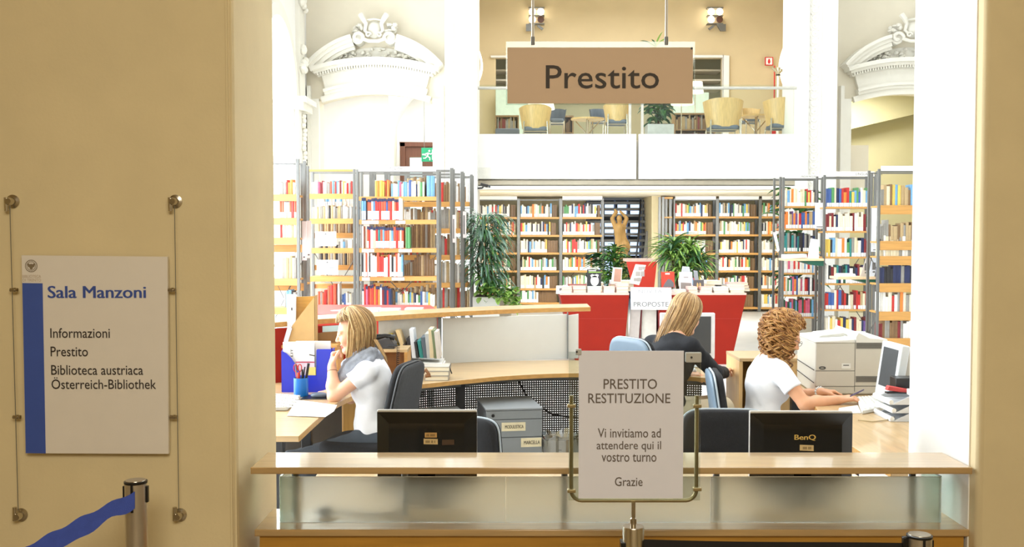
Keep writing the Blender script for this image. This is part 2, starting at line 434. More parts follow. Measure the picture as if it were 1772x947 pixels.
for z0, h in ((5.35, .5), (4.35, .4)):
    for k in range(14): b.ell((XL + .1, 17.28 + rr.uniform(-.14, .14), z0 + rr.uniform(0, h)), (.06, rr.uniform(.04, .1), rr.uniform(.04, .09)), nu=8, nv=6)
struct(b.build('trim_3', stucco, smooth=.8), 'white pilaster with capital and stucco drops on the side wall')

# end wall of the hall: two bays with arched doorways under broken pediments, the gallery opening between them
YW = 18.0
GL, GR = PX(826, 17, 200), PX(1386, 17, 200)
XC1, XC2 = PX(651, YW, 150), PX(1569.5, YW, 150)
def bay(name, x0, x1, xc, m):
    a = arch_poly(xc, .985, PZ(176, YW), .16)
    pts = [(x0, 0), (xc - .985, 0), *a, (xc + .985, 0), (x1, 0), (x1, 9), (x0, 9)]
    bb = MB(); bb.prism([(x, YW, z) for x, z in pts], (0, .45, 0)); struct(bb.build(name, m))
bay('wall_end_left', XL - .45, GL - .3, XC1, plaster_cream)
bay('wall_end_right', GR + .3, 9, XC2, plaster_cream)
slabs('wall_right', [(8.6, 9, YB, 18, 0, 9)], plaster_white)
def pier(name, x0, x1, xo):
    bb = MB(); bb.box(x0, x1, 16.95, 18.2, 0, 9); bb.box(x0 - .04, x0 + .1, 16.9, 17.0, 0, 9)
    p = struct(bb.build(name, plaster_white, bevel=.01))
    q = MB(); rr = random.Random(3)
    q.box(xo - .105, xo - .09, 16.925, 16.955, 0, 9); q.box(xo + .09, xo + .105, 16.925, 16.955, 0, 9)
    for i in range(46):
        z = 2.2 + i*.125
        q.tube([(xo + .055*math.cos(t), 16.945, z + .055*math.sin(t)) for t in [2*math.pi*j/10 for j in range(11)]], .009, 5)
        q.ell((xo, 16.945, z), (.02, .02, .02), nu=6, nv=4)
        for sx in (-.06, .06): q.ell((xo + sx, 16.945, z + .06), (.014, .014, .022), nu=6, nv=4)
    q.build('guilloche_ornament', stucco, p)
pier('pillar_1', PX(775, 17, 200), GL, PX(810, 17, 200))
pier('pillar_2', GR, PX(1447, 17, 200), PX(1407, 17, 200))

def xzband(mb, xc, zc, r0, r1, a0, a1, y0, y1, n=26):
    st = []
    for i in range(n + 1):
        t = a0 + (a1 - a0)*i/n; c, s_ = math.cos(t), math.sin(t)
        st.append([(xc + r0*s_, y0, zc + r0*c), (xc + r1*s_, y0, zc + r1*c), (xc + r1*s_, y1, zc + r1*c), (xc + r0*s_, y1, zc + r0*c)])
    ringsolid(mb, st)
def pediment(xc, nm):
    y = YW + .01; rr = random.Random(8)
    mb = MB(); ztop = PZ(60, YW); R0 = 1.52; zc = ztop - R0; ag = math.radians(15)
    for s in (-1, 1):
        A0, A1 = (s*ag, s*math.radians(50))
        for r0, r1, d in ((1.46, 1.52, .34), (1.40, 1.46, .29), (1.33, 1.40, .25), (1.28, 1.33, .19)):
            xzband(mb, xc, zc, r0, r1, A0, A1, y - d, y)
        # volute
        vx, vz = xc + s*.275, PZ(71, YW)
        mb.tube([(vx - s*(.105 - .016*t)*math.cos(t*1.0)*1, y - .3, vz + (.105 - .016*t)*math.sin(t)) for t in [i*.3 for i in range(19)]][::-1], .03, 8)
        mb.cyl((vx, y - .27, vz), (vx, y, vz), .1, .1, 18)
    # tympanum ground
    xzband(mb, xc, zc, .9, 1.3, -math.radians(46), math.radians(46), y - .04, y)
    zb = PZ(103, YW) - 3.64
    for r0, r1, d, a in ((3.57, 3.64, .3, 17.6), (3.52, 3.57, .24, 17.0), (3.47, 3.52, .15, 16.5), (3.24, 3.47, .1, 15.4), (3.19, 3.24, .17, 16), (3.14, 3.19, .13, 16), (3.04, 3.14, .09, 17.6)):
        aa = math.radians(a); xzband(mb, xc, zb, r0, r1, -aa, aa, y - d, y)
    for i in range(44):      # dentils
        t = math.radians(-16 + 32*i/43); mb.obox((xc + 3.5*math.sin(t), y - .19, zb + 3.5*math.cos(t)), (.028, .06, .04))
    for s in (-1, 1):        # door surround
        mb.box(xc + s*1.06 - .085, xc + s*1.06 + .085, y - .09, y, 0, PZ(172, YW))
        mb.box(xc + s*1.14 - .03, xc + s*1.14 + .03, y - .13, y, 0, PZ(150, YW))
    # cartouche: shield, horns, scrolls, leaf sprays
    cz = PZ(58, YW)
    mb.ell((xc, y - .2, cz + .03), (.13, .08, .15), nu=16, nv=10)
    mb.tube([(xc - .12, y - .27, PZ(40, YW)), (xc, y - .3, PZ(38.5, YW)), (xc + .12, y - .27, PZ(40, YW))], .018, 6)
    for s in (-1, 1):
        mb.tube([(xc + s*.22, y - .3, PZ(31, YW)), (xc + s*.17, y - .33, PZ(40, YW)), (xc + s*.13, y - .3, PZ(47, YW)), (xc + s*.15, y - .28, PZ(58, YW)), (xc + s*.1, y - .3, PZ(64, YW))], [.05, .045, .035, .03, .02], 8)
        mb.tube([(xc + s*(.09 - .05*math.cos(t)*(1 - t/9)), y - .32, PZ(66, YW) + .05*math.sin(t)*(1 - t/9)) for t in [i*.5 for i in range(14)]], .016, 6)
        for k in range(16): 
            mb.ell((xc + s*rr.uniform(.2, .36), y - rr.uniform(.1, .24), PZ(rr.uniform(45, 60), YW)), (rr.uniform(.03, .06), .04, rr.uniform(.02, .05)), nu=8, nv=6)
        for k in range(30):  # foliage in the tympanum
            u = rr.random(); x = .05 + u*.75
            mb.ell((xc + s*x, y - .08, PZ(rr.uniform(84 + 18*u, 102 + 4*u), YW)), (rr.uniform(.02, .05), .05, rr.uniform(.015, .04)), nu=7, nv=5)
    mb.tube([(xc - .2, y - .3, PZ(72, YW)), (xc - .08, y - .34, PZ(77, YW)), (xc + .08, y - .34, PZ(77, YW)), (xc + .2, y - .3, PZ(72, YW))], .03, 8)
    struct(mb.build(nm, stucco, smooth=.5), 'broken segmental stucco pediment with scrolls and cartouche over a doorway')
pediment(XC1, 'trim_4'); pediment(XC2, 'trim_5')

# rooms seen through the two doorways
slabs('wall_side_room', [(-4.4, -1.0, 22.0, 22.2, 0, 9), (-4.4, -4.2, 18.45, 22, 0, 9), (-1.05, -1.0, 18.45, 22, 0, 5.6), (-4.4, -1.0, 18.45, 22.2, 5.6, 5.8)], plaster_white)
b = MB()   # pale vaulted arch edge inside the left doorway
xv = PX(683, 21, 200); ap = arch_poly(xv + 1.35, 1.35, PZ(215, 21), 1.0)
b.prism([(xv - .12, 21, 0), *[(x, 21, z) for x, z in ap[:13]], (xv + 1.35, 21, 5.6), (xv - .12, 21, 5.6)], (0, .5, 0))
struct(b.build('trim_6', stucco), 'pale curved arch edge inside the side room')
brown = wood('brown_door_wood', (104, 62, 42), .5, 'z')
d = MB(); x0, x1, zt = PX(697, 21.6, 270), PX(752, 21.6, 270), PZ(247, 21.6)
d.box(x0, x1, 21.55, 21.65, 0, zt); d.box(x0 - .05, x1 + .05, 21.5, 21.56, zt - .09, zt); d.box(x0 - .05, x0 + .06, 21.5, 21.56, 0, zt)
dr = struct(d.build('door_1', brown, bevel=.008), 'dark brown wooden door frame seen through the arched doorway')
d = MB(); d.box(PX(710, 21.5), PX(731, 21.5), 21.5, 21.53, 1.2, PZ(273, 21.5)); d.build('pane', glow('green_daylight', (190, 232, 220), 1.3), dr)
green = mat('exit_green', (20, 150, 104), .4, var=.02)
t = thing('exit_sign', 'green running man exit sign hanging before the brown door', 'sign', P(740, 268, 20.9))
b = MB(); b.box(PX(730, 20.9), PX(752, 20.9), 20.88, 20.9, PZ(280, 20.9), PZ(256, 20.9)); b.build('panel', green, t, bevel=.004)
b = MB(); z0 = PZ(268, 20.9); xm = PX(742, 20.9); yq = 20.875
b.ell((xm + .02, yq, z0 + .075), (.02, .004, .02), nu=10, nv=6); b.tube([(xm, yq, z0 + .04), (xm - .02, yq, z0 - .03)], .018, 6)
for p_ in (((xm, z0 + .03), (xm + .05, z0 + .01), (xm + .08, z0 + .03)), ((xm, z0 + .03), (xm - .05, z0 + .02), (xm - .06, z0 - .02)),
           ((xm - .02, z0 - .03), (xm + .03, z0 - .06), (xm + .03, z0 - .11)), ((xm - .02, z0 - .03), (xm - .06, z0 - .07), (xm - .1, z0 - .07))):
    b.tube([(x, yq, z) for x, z in p_], .012, 6)
b.box(xm - .12, xm - .06, yq, yq + .004, z0 - .01, z0 + .02); b.box(xm + .075, xm + .1, yq, yq + .004, z0 - .1, z0 + .1)
b.build('running_figure', white_pl, t, smooth=.8)
b = MB(); b.tube([(PX(735, 20.9), 20.89, PZ(256, 20.9)), (PX(735, 20.9), 20.89, 5.6)], .006, 6); b.build('hanger', steel, t)

b = MB(); b.box(6.3, 9.2, 22.3, 22.5, 0, 6); b.box(9, 9.2, 18.45, 22.3, 0, 6)
b.prism([(5.75, 18.45, 0), (6.45, 22.3, 0), (6.38, 22.3, 0), (5.68, 18.45, 0)], (0, 0, 5.2)); struct(b.build('wall_reading_room', olive_paint))
b = MB(); b.prism([(5.7, 18.45, 4.75), (6.4, 22.4, 5.0), (9.1, 22.4, 5.0), (9.1, 18.45, 4.75)], (0, 0, .2)); struct(b.build('ceiling_reading_room', olive_paint))
b = MB(); b.prism([(6.4, 21.8, 3.72), (9.1, 21.8, 4.35), (9.1, 21.8, 5.0), (6.4, 21.8, 5.0)], (0, .5, 0)); struct(b.build('trim_7', olive_paint), 'sloping olive bulkhead in the reading room')
tube_glow = glow('strip_lamp', (255, 250, 240), 5)
for i, (px, py) in enumerate(((1476, 175), (1496, 164), (1527, 156))):
    Y = 19.4 + .5*i; c = P(px, py, Y)
    b = MB(); b.box(c.x - .1, c.x + .1, Y - .2, Y + .2, 4.70 + .03*i, 4.735 + .03*i)
    o = b.build('ceiling_lamp', tube_glow, loc=(c.x, Y, 4.75), bevel=.005)
    tag(o, ['small bright ceiling lamp deepest in the corner of the reading room doorway', 'long bright ceiling lamp in the middle of the reading room doorway', 'bright ceiling lamp nearest the arch of the reading room doorway'][i], 'lamp', 'ceiling lamps in the olive reading room')

# ------------------------------------------------------------------ gallery
YG = 17.3
ZF, ZT = PZ(310, YG), PZ(232, YG)          # white front of the gallery
xs_ = PX(1100, YG); xe_ = PX(1104.5, YG)
slabs('trim_8', [(GL - .05, xs_, YG, YG + .12, ZF, ZT), (xe_, GR + .05, YG, YG + .12, ZF, ZT)], plaster_white, 'white front of the gallery, split by a narrow slot')
slabs('trim_9', [(GL - .05, GR + .05, YG + .02, YG + .14, PZ(320, YG), PZ(312.5, YG)), ], mat('fascia_grey', (176, 166, 146), .6), 'grey steel channel under the gallery front')
slabs('trim_10', [(GL - .05, GR + .05, YG - .02, YG + .16, PZ(328, YG), PZ(322, YG))], plaster_white, 'white lower flange of the gallery edge')
slabs('trim_11', [(GL - .05, PX(984, YG), YG - .02, YG, PZ(309.5, YG), PZ(290, YG)), (PX(1180, YG), GR + .05, YG - .02, YG, PZ(309.5, YG), PZ(288, YG))], mat('pale_band', (226, 224, 214), .6), 'pale grey band low on the gallery front')
slabs('floor_gallery', [(GL - .02, GR + .02, YG + .14, 18.2, 2.5, ZT - .09), (GL - .02, GR + .02, 18.2, 18.45, 2.5, ZT - .09), (-1.0, 6.3, 18.45, 25.4, 2.5, ZT - .09)], plaster_cream)
BX0, BX1 = PX(858, 24, 130), PX(1250, 24, 130)
zt_, zb_ = PZ(100, 24), ZT - .1
b = MB()
b.prism([(-1.0, 24, zb_), (BX0, 24, zb_), (BX0, 24, zt_), (BX1, 24, zt_), (BX1, 24, zb_), (6.3, 24, zb_), (6.3, 24, 9), (-1.0, 24, 9)], (0, .2, 0))
struct(b.build('wall_gallery_back', tan_paint))
slabs('wall_gallery_left', [(-1.0, -.9, 18.45, 24, ZT - .1, 9)], plaster_cream)
xg = PX(1357, 24, 120); b = MB(); b.prism([(5.42, 18.45, ZT - .1), (xg, 24, ZT - .1), (xg + .08, 24, ZT - .1), (5.5, 18.45, ZT - .1)], (0, 0, 9 - ZT)); struct(b.build('wall_gallery_right', tan_paint))
slabs('wall_gallery_recess', [(-1.6, 6.3, 25.2, 25.4, zb_, 9)], olive_paint)
b = MB()
for py, m_ in ((120, 0), (137, 0), (152, 0)): b.box(BX0 - .1, BX1 + .1, 24.6, 25.2, PZ(py + 3, 24.6), PZ(py, 24.6))
struct(b.build('trim_12', plaster_cream), 'pale ledges inside the recess behind the gallery')
b = MB(); fx = PX(1250, 23.98, 130); fz = PZ(97, 23.98)
b.box(fx, PX(1261, 23.98, 130), 23.9, 24.02, zb_, fz); b.box(BX0 - .12, fx, 23.9, 24.02, zt_ - .01, fz); struct(b.build('trim_13', plaster_white, bevel=.01), 'white frame around the gallery recess')
# low glazed screens behind the reading seats
b = MB(); b.box(BX0, PX(936, 23.5), 23.6, 23.68, zb_, PZ(152, 23.6)); b.box(PX(1165, 23.5), PX(1226, 23.5), 23.6, 23.68, zb_, PZ(160, 23.6))
struct(b.build('trim_14', mat('pale_green_screen', (206, 222, 208), .3), bevel=.01), 'pale green low screens at the back of the gallery')
# glass railing
gl = clear('railing_glass', (247, 251, 249), .02)
t = thing('gallery_railing', 'glass gallery railing with a steel handrail above the white front', 'railing', (xs_, YG + .06, ZT))
for k, (a, c) in enumerate(((GL + .02, PX(1086, YG, 190)), (PX(1116, YG, 190), GR - .02))):
    b = MB(); b.box(a, c, YG + .055, YG + .067, ZT - .1, PZ(146, YG)); b.build('glass_panel', gl, t)
b = MB(); zr = PZ(152, YG - .05); b.tube([(GL, YG - .02, zr), (GR, YG - .02, zr)], .026, 10); b.build('handrail', mat('rail_steel', (190, 188, 178), .35, .2), t)
for px in (1090.5, 1112):
    b = MB(); b.box(PX(px - 2.2, YG, 200), PX(px + 2.2, YG, 200), YG + .03, YG + .07, ZT - .12, zr); b.build('post', mat('rail_steel', (190, 188, 178)), t)

# wall with the steel stair below the gallery
OX0, OX1 = PX(1014, 24, 400), PX(1130, 24, 400)
slabs('wall_lower_back', [(-1.0, OX0, 24, 24.2, 0, 2.5), (OX1, 6.6, 24, 24.2, 0, 2.5), (6.5, 6.6, 22.3, 24, 0, 2.5), (-1.0, -.9, 18.45, 24, 0, 2.5)], mat('lower_tan_paint', (212, 198, 158), .8, var=.02))
slabs('trim_15', [(PX(1126, 22.4), PX(1142, 22.4), 22.3, 24, 0, 2.5)], mat('lower_tan_paint', (212, 198, 158)), 'tan wall end beside the staircase')
slabs('wall_stairwell', [(OX0 - 1, OX1 + 1, 27, 27.1, 0, 3.2), (OX0 - 1, OX0 - .9, 24.2, 27, 0, 3.2), (OX1 + .9, OX1 + 1, 24.2, 27, 0, 3.2)], mat('stair_wall', (90, 96, 110), .7))
sky_pane = glow('blue_daylight', (196, 218, 246), 1.6)
for i in range(4):
    x0 = PX(1024 + 22*i, 26.8); x1 = PX(1024 + 22*i + 16, 26.8)
    b = MB(); b.box(x0, x1, 26.85, 26.9, .3, 2.9)
    wn = struct(b.build('window_%d' % (5 + i), sky_pane), 'bluish stairwell window behind the steel treads')
    b = MB(); b.box(x0 - .05, x0, 26.78, 26.9, .2, 3); 
    for z in (.5, 1.0, 1.5, 2.0, 2.5): b.box(x0, x1, 26.8, 26.86, z, z + .12)
    b.build('frame', steel_dark, wn)
t = thing('staircase', 'open dark steel staircase behind the carved figure', 'staircase', (PX(1070, 23.4), 23.4, 0))
for k in range(12):
    z = PZ(452 - 11*k, 23.2) + .0; off = 0
    b = MB(); b.box(PX(1016, 23.2), PX(1124 - max(0, 5 - k)*2.6, 23.2), 23.05 + .05*k, 23.3 + .05*k, z, z + .06); b.build('tread', mat('stair_tread', (92, 90, 84), .5), t, bevel=.004)
b = MB(); b.prism([(PX(1112, 23), 23.0, 0), (PX(1124, 23), 23.0, 0), (PX(1124, 23), 23.6, 2.45), (PX(1118, 23), 23.6, 2.45)], (0, .05, 0)); b.build('stringer', steel_dark, t)
b = MB(); b.tube([(PX(1096, 23), 22.98, .6), (PX(1104, 23), 22.98, 1.6), (PX(1110, 23), 23.2, 2.45)], .02, 8); b.build('handrail', black_pl, t)
b = MB(); b.prism([(PX(1103, 22.9), 22.9, 0), (PX(1125, 22.9), 22.9, 0), (PX(1125, 22.9), 22.9, PZ(400, 22.9)), (PX(1118, 22.9), 22.9, PZ(400, 22.9))], (0, .06, 0)); b.build('side_panel', mat('stair_grey', (112, 110, 104), .6), t)
# ------------------------------------------------------------------ front counter
YC0, YC1 = 3.22, 3.445
ZU = PZ(809.5, YC0); ZL = PZ(917, 3.25)
t = thing('service_counter', 'long beech service counter with frosted glass front filling the wall opening', 'counter', (.3, 3.35, 0))
x0, x1 = PX(433.5, YC0, 810), PX(1682.5, YC0, 810)
b = MB(); b.box(x0, x1, YC0, YC1, ZU - .021, ZU); b.build('upper_shelf', [beech_top], t, bevel=.0035)
b = MB(); b.box(x0, x1, YC0 + .001, YC0 + .012, ZU - .0205, ZU - .001); b.build('edge_strip', oak_edge, t)
l0, l1 = PX(440.5, 3.25, 917), PX(1678, 3.25, 917)
b = MB(); b.box(l0, l1, 3.25, 3.5, ZL - .022, ZL); b.build('lower_shelf', beech_top, t, bevel=.003)
b = MB(); b.box(l0, l1, 3.251, 3.258, ZL - .0215, ZL - .001); b.build('edge_strip', oak_edge, t)
b = MB(); b.box(l0 + .012, l1 - .012, 3.265, 3.49, 0, ZL - .022); b.build('front_panel', oak_front, t)
frost = glass('frosted_glass', (222, 226, 218), .42, 1.4, .84)
gx = [PX(485, 3.33, 870), PX(875.5, 3.33, 870), PX(1230, 3.33, 870), PX(1629, 3.33, 870)]
zg0, zg1 = ZL + .001, PZ(825.5, 3.33)
for i in range(3):
    b = MB(); b.box(gx[i] + .0004, gx[i+1] - .0004, 3.328, 3.338, zg0, zg1); b.build('glass_panel', frost, t, bevel=.001)
edge_g = glass('green_glass_edge', (196, 226, 214), .15, 1.2)
for xx in (gx[0], gx[3]):
    b = MB(); b.box(xx - .005, xx + .005, 3.342, 3.485, zg0, zg1); b.build('side_glass', edge_g, t, bevel=.001)
for px in (512, 700, 977, 1240, 1580):
    xx = PX(px, 3.4, 870)
    b = MB(); b.cyl((xx, 3.41, ZL), (xx, 3.41, ZU - .021), .011, .011, 12); b.build('support_post', steel_dark if px > 1500 else steel, t)

b = MB(); c0 = P(562, 893, 3.42); zq = ZL + .001  # dark plug and its cable on the lower shelf
b.ell((c0.x, 3.42, zq + .014), (.03, .022, .014), nu=14, nv=8); b.tube([(c0.x + .02, 3.42, zq + .01), (c0.x + .08, 3.44, zq + .006), (c0.x + .16, 3.40, zq + .006), (c0.x + .26, 3.43, zq + .006)], .004, 6)
tag(b.build('computer_mouse', black_pl, loc=(c0.x, 3.42, ZL), smooth=1), 'dark cable with its plug lying behind the frosted glass of the service counter', 'mouse')

# ------------------------------------------------------------------ stand with the waiting notice
YN = 2.95
t = thing('notice_stand', 'floor stand holding a white PRESTITO RESTITUZIONE notice in clear plastic', 'sign stand', (PX(1096, YN, 900), YN, 0))
sx = PX(1096, YN, 900); r = .031
b = MB(); b.lathe((sx, YN, 0), [(.17, 0), (.17, .012), (.16, .02), (.04, .03), (r, .03), (r, PZ(913, YN)), (r*.95, PZ(911, YN))], 32); b.build('post', chrome, t, smooth=.5)
b = MB(); b.box(sx - r - .006, sx - r + .012, YN - .02, YN + .02, PZ(960, YN), PZ(936, YN)); b.build('belt_clip', black_pl, t, bevel=.002)
b = MB(); b.lathe((sx, YN, 0), [(.009, PZ(911, YN)), (.009, PZ(898, YN)), (.006, PZ(896, YN)), (.006, PZ(870, YN))], 14); b.build('stem', chrome, t)
zb = PZ(868, YN); xl, xr = PX(989, YN, 780), PX(1206.5, YN, 780); rb = .03; ytube = YN + .012
pts = [(xl, ytube, PZ(686, YN))] + [(xl, ytube, zb + rb)]
pts += [(xl + rb - rb*math.cos(a), ytube, zb + rb - rb*math.sin(a)) for a in [math.pi/2*i/6 for i in range(1, 7)]]
pts += [(xr - rb + rb*math.sin(a), ytube, zb + rb - rb*math.cos(a)) for a in [math.pi/2*i/6 for i in range(0, 7)]]
pts += [(xr, ytube, PZ(686, YN))]
b = MB(); b.tube(pts, .006, 10); b.build('holder_frame', brass, t, smooth=.9)
for px, py in ((989, 703), (1206.5, 703), (989, 850), (1206.5, 847)):
    b = MB(); c = P(px, py, YN); b.obox((c.x, YN + .004, c.z), (.024, .02, .01)); b.build('clip', brass, t, bevel=.002)
b = MB(); b.box(PX(984, YN, 740), PX(1212, YN, 740), YN - .001, YN + .002, PZ(866, YN), PZ(609, YN)); b.build('clear_plate', clear('clear_acrylic', (236, 240, 238), .045), t)
b = MB(); a0, a1 = P(1001.5, 607, YN), P(1181, 862, YN); b.box(a0.x, a1.x, YN - .006, YN - .0025, a1.z, a0.z); sheet = b.build('sheet', mat('notice_paper', (228, 227, 238), .7, var=.01), t)
for s, q in (('PRESTITO', (1044.5, 1137, 656, 673.5)), ('RESTITUZIONE', (1018, 1160, 681, 698)), ('Vi invitiamo ad', (1034.5, 1143.5, 741.5, 757.5)),
             ('attendere qui il', (1032.5, 1144, 763.5, 782.5)), ('vostro turno', (1041, 1136, 785.5, 799.5)), ('Grazie', (1064, 1112, 826, 841.5))):
    text_px(s, *q, YN - .0065, mat('notice_ink', (104, 92, 84), .6), sheet, bold=.004)
for q in ((996, 1006, 604, 614), (1186, 1213, 610, 627)):
    b = MB(); a0, a1 = P(q[0], q[2], YN), P(q[1], q[3], YN); b.box(a0.x, a1.x, YN - .010, YN + .006, a1.z, a0.z); b.build('plastic_clip', mat('clip_plastic', (186, 184, 178), .3, var=.02), t, bevel=.002)
    b = MB(); c = P((q[0] + q[1])/2 - 3, (q[2] + q[3])/2, YN - .01); b.cyl(c, c + Vector((0, -.004, 0)), .003, .003, 10); b.build('screw', steel_dark, t)

# ------------------------------------------------------------------ belt posts
def belt_post(label, x, y, h, r=.031):
    t = thing('belt_post', label, 'barrier post', (x, y, 0))
    b = MB(); b.lathe((x, y, 0), [(.16, 0), (.16, .01), (.15, .02), (r, .035), (r, h - .004)], 32); b.build('post', mat('satin_steel', (206, 198, 186), .3, .9, var=.03), t, smooth=.5)
    b = MB(); b.lathe((x, y, h - .004), [(r + .0015, -.003), (r + .0015, .003), (r*.9, .005)], 32); b.build('cap_rim', black_pl, t)
    b = MB(); b.lathe((x, y, h), [(r*.92, 0), (r*.9, .002)], 32); b.build('cap', chrome, t)
    b = MB(); b.box(x - .0035, x + .0035, y - r - .003, y - r + .006, h - .085, h - .006); b.build('belt_slot', black_pl, t, bevel=.001)
    for s in (-1, 1):
        b = MB(); b.box(x + s*(r + .002) - .003, x + s*(r + .002) + .003, y - .006, y + .006, h - .062, h - .015); b.build('side_slot', black_pl, t, bevel=.001)
    return t
yl = 2.95; xl_ = PX(235.5, yl, 880); hl = PZ(832, yl)
t = belt_post('steel belt post with blue belt, standing below the Sala Manzoni sign', xl_, yl, hl)
b = MB(); A, B = [], []; rr = random.Random(2)
for i in range(25):
    u = i/24; px = 233 - 190*u; y = yl - .034 - .25*u
    py0 = 851 + 96*u**1.06 + 2.2*math.sin(u*22); wd = 27 + 14*u + 3*math.sin(u*15 + 1)
    a, c = P(px, py0, y), P(px, py0 + wd, y); A.append(a); B.append(c)
for sgn in (0, .0015):
    b.strip([p + Vector((0, sgn, 0)) for p in A], [p + Vector((0, sgn, 0)) for p in B])
b.build('belt', mat('blue_belt', (62, 84, 176), .7, var=.06, scale=40, bump=.1, bscale=400), t, recalc=False)
yr = 2.9; xr_ = PX(1591, yr, 935)
t = belt_post('steel belt post with black belt, standing in front of the counter end', xr_, yr, PZ(925.5, yr), .034)
b = MB(); A = [P(1112 + 456*u, 934 + 7.5*u + 1.2*math.sin(u*5), YN - .0 + (yr - YN)*u) for u in [i/16 for i in range(17)]]
for off in (0, .0018): b.strip([p + Vector((0, off, 0)) for p in A], [p + Vector((0, off, -.048)) for p in A])
b.build('belt', mat('black_belt', (26, 22, 20), .8, var=.1, scale=60), t, recalc=False)
b = MB(); c = P(1566, 944, yr); b.obox(c, (.016, .016, .05)); b.build('belt_buckle', black_pl, t, bevel=.003)

# ------------------------------------------------------------------ wall sign
YS = YF - .03
t = thing('wall_sign', 'white Sala Manzoni room sign with a blue stripe hung on wall cables', 'sign', P(165, 620, YF))
a0, a1 = P(38.5, 442, YS), P(291, 786, YS)
tl, tr, bl, br = P(37, 442, YS), P(289.5, 444.5, YS), P(44, 785, YS), P(291.5, 786, YS)
b = MB(); b.prism([bl, br, tr, tl], (0, .012, 0)); board = b.build('panel', mat('sign_white', (232, 224, 214), .55, var=.012), t, bevel=.0008)
b = MB(); sb = [P(38.5, 490, YS - .001), P(73.5, 490.5, YS - .001), P(79, 785, YS - .001), P(44.5, 784.5, YS - .001)]
b.prism(sb[::-1], (0, .0008, 0)); b.build('blue_stripe', mat('sign_blue', (62, 88, 172), .55, var=.03), board)
b = MB(); c = P(54, 460.5, YS - .0012); R_ = .019
for r0, r1 in ((.019, .0172), (.0135, .0122)):
    n = 28
    for i in range(n):
        t0, t1 = 2*math.pi*i/n, 2*math.pi*(i+1)/n
        b.quad(c + Vector((r0*math.cos(t0), 0, r0*math.sin(t0))), c + Vector((r0*math.cos(t1), 0, r0*math.sin(t1))), c + Vector((r1*math.cos(t1), 0, r1*math.sin(t1))), c + Vector((r1*math.cos(t0), 0, r1*math.sin(t0))))
for s in (-1, 1):      # bird with spread wings inside the ring
    w_ = [(0, .007), (.004, .005), (.010, .009), (.0115, .004), (.009, -.003), (.005, -.004), (.004, -.009), (0, -.011)]
    b.add([c + Vector((s*x, -.0003, z)) for x, z in w_], [list(range(len(w_)))])
for k in range(20):
    a = 2*math.pi*k/20; p = c + Vector((.0155*math.cos(a), -.0002, .0155*math.sin(a))); b.obox(p, (.0016, .0004, .0016))
b.build('emblem', mat('emblem_grey', (132, 116, 92), .6), board, recalc=False)
faint = mat('faint_lettering', (196, 178, 156), .6, var=.01)
text_px('BIBLIOTECA', 39, 71, 476, 481, YS - .001, faint, board); text_px('DI TRENTO', 39.5, 71, 482.5, 487.5, YS - .001, faint, board)
text_px('Sala Manzoni', 83, 252, 495, 516, YS - .001, mat('sign_blue_text', (58, 82, 160), .6), board, bold=.035)
for s, q in (('Informazioni', (87, 190, 568, 585)), ('Prestito', (87.5, 152, 600, 617)), ('Biblioteca austriaca', (88.5, 247.5, 632, 649)), ('\u00d6sterreich-Bibliothek', (89, 270, 653, 673.5))):
    text_px(s, *q, YS - .001, ink, board, bold=.003)
for (xa_, ya_), (xb_, yb_) in (((17, 356), (31.5, 884)), ((302, 356), (309.5, 884))):
    p, q = P(xa_, ya_, YS + .006), P(xb_, yb_, YS + .006)
    b = MB(); b.tube([p, q], .0012, 6); b.build('cable', steel, t)
for px, py, s in ((22.5, 349, 1), (304, 349, 1), (37, 891, -1), (312, 891, -1)):
    c = P(px, py, YF); b = MB()
    b.lathe((0, 0, 0), [(.021, 0), (.021, .004), (.012, .006), (.011, .03), (.009, .034)], 20)
    M_ = Matrix.Translation(c) @ Matrix.Rotation(math.pi/2, 4, 'X'); b.v = [M_ @ v for v in b.v]
    e = Vector((c.x - .009, YS + .006, c.z)); b.cyl(e + Vector((0, 0, .012*s)), e - Vector((0, 0, .03*s)), .0075, .0065, 14); b.obox(e + Vector((.004, .004, 0)), (.014, .02, .014))
    b.build('cable_anchor', chrome, t, smooth=.6)
for px, py in ((24.5, 502), (298, 502), (29.5, 722), (301, 722)):
    c = P(px, py, YS + .006); b = MB(); b.cyl(c + Vector((-.012, 0, 0)), c + Vector((.011, 0, 0)), .006, .006, 12); b.cyl(c + Vector((-.002, 0, 0)), c + Vector((.004, 0, 0)), .0075, .0075, 12); b.build('clamp', chrome, t)

# ------------------------------------------------------------------ hanging sign
YH = 3.42
t = thing('hanging_sign', 'Prestito sign with shade in its brown tone, hanging on two rods in the opening', 'sign', P(1038, 130, YH))
a0, a1 = P(878, 82, YH), P(1200, 179, YH)
b = MB(); b.box(a0.x, P(1199, 130, YH).x, YH, YH + .006, a1.z, a0.z); brd = b.build('panel', mat('sign_in_shade', (214, 186, 158), .6, var=.01), t, bevel=.0006)  # brown base colour carries the shade the sign hangs in
b = MB(); q0, q1 = P(875.5, 71, YH), P(1202.5, 181, YH); b.box(q0.x, q1.x, YH + .007, YH + .011, q1.z, q0.z); b.build('clear_plate', clear('clear_acrylic', (236, 240, 238), .045), t)
text_px('Prestito', 944.5, 1140.5, 113, 153.5, YH - .0007, ink, brd, bold=.004)
b = MB(); c = P(1197, 83.5, YH - .002); b.cyl(c, c + Vector((0, .012, 0)), .004, .004, 10); b.build('screw', steel_dark, t)
for px in (922, 1153):
    c = P(px, 70, YH + .009)
    b = MB(); b.tube([(c.x, c.y, PZ(66, YH)), (c.x, c.y, 3.35)], .0045, 8); b.build('rod', mat('pale_rod', (214, 210, 200), .35, .1), t)
    b = MB(); b.cyl((c.x, c.y, PZ(77, YH)), (c.x, c.y, PZ(63, YH)), .0065, .0065, 12); b.build('rod_end', steel, t)

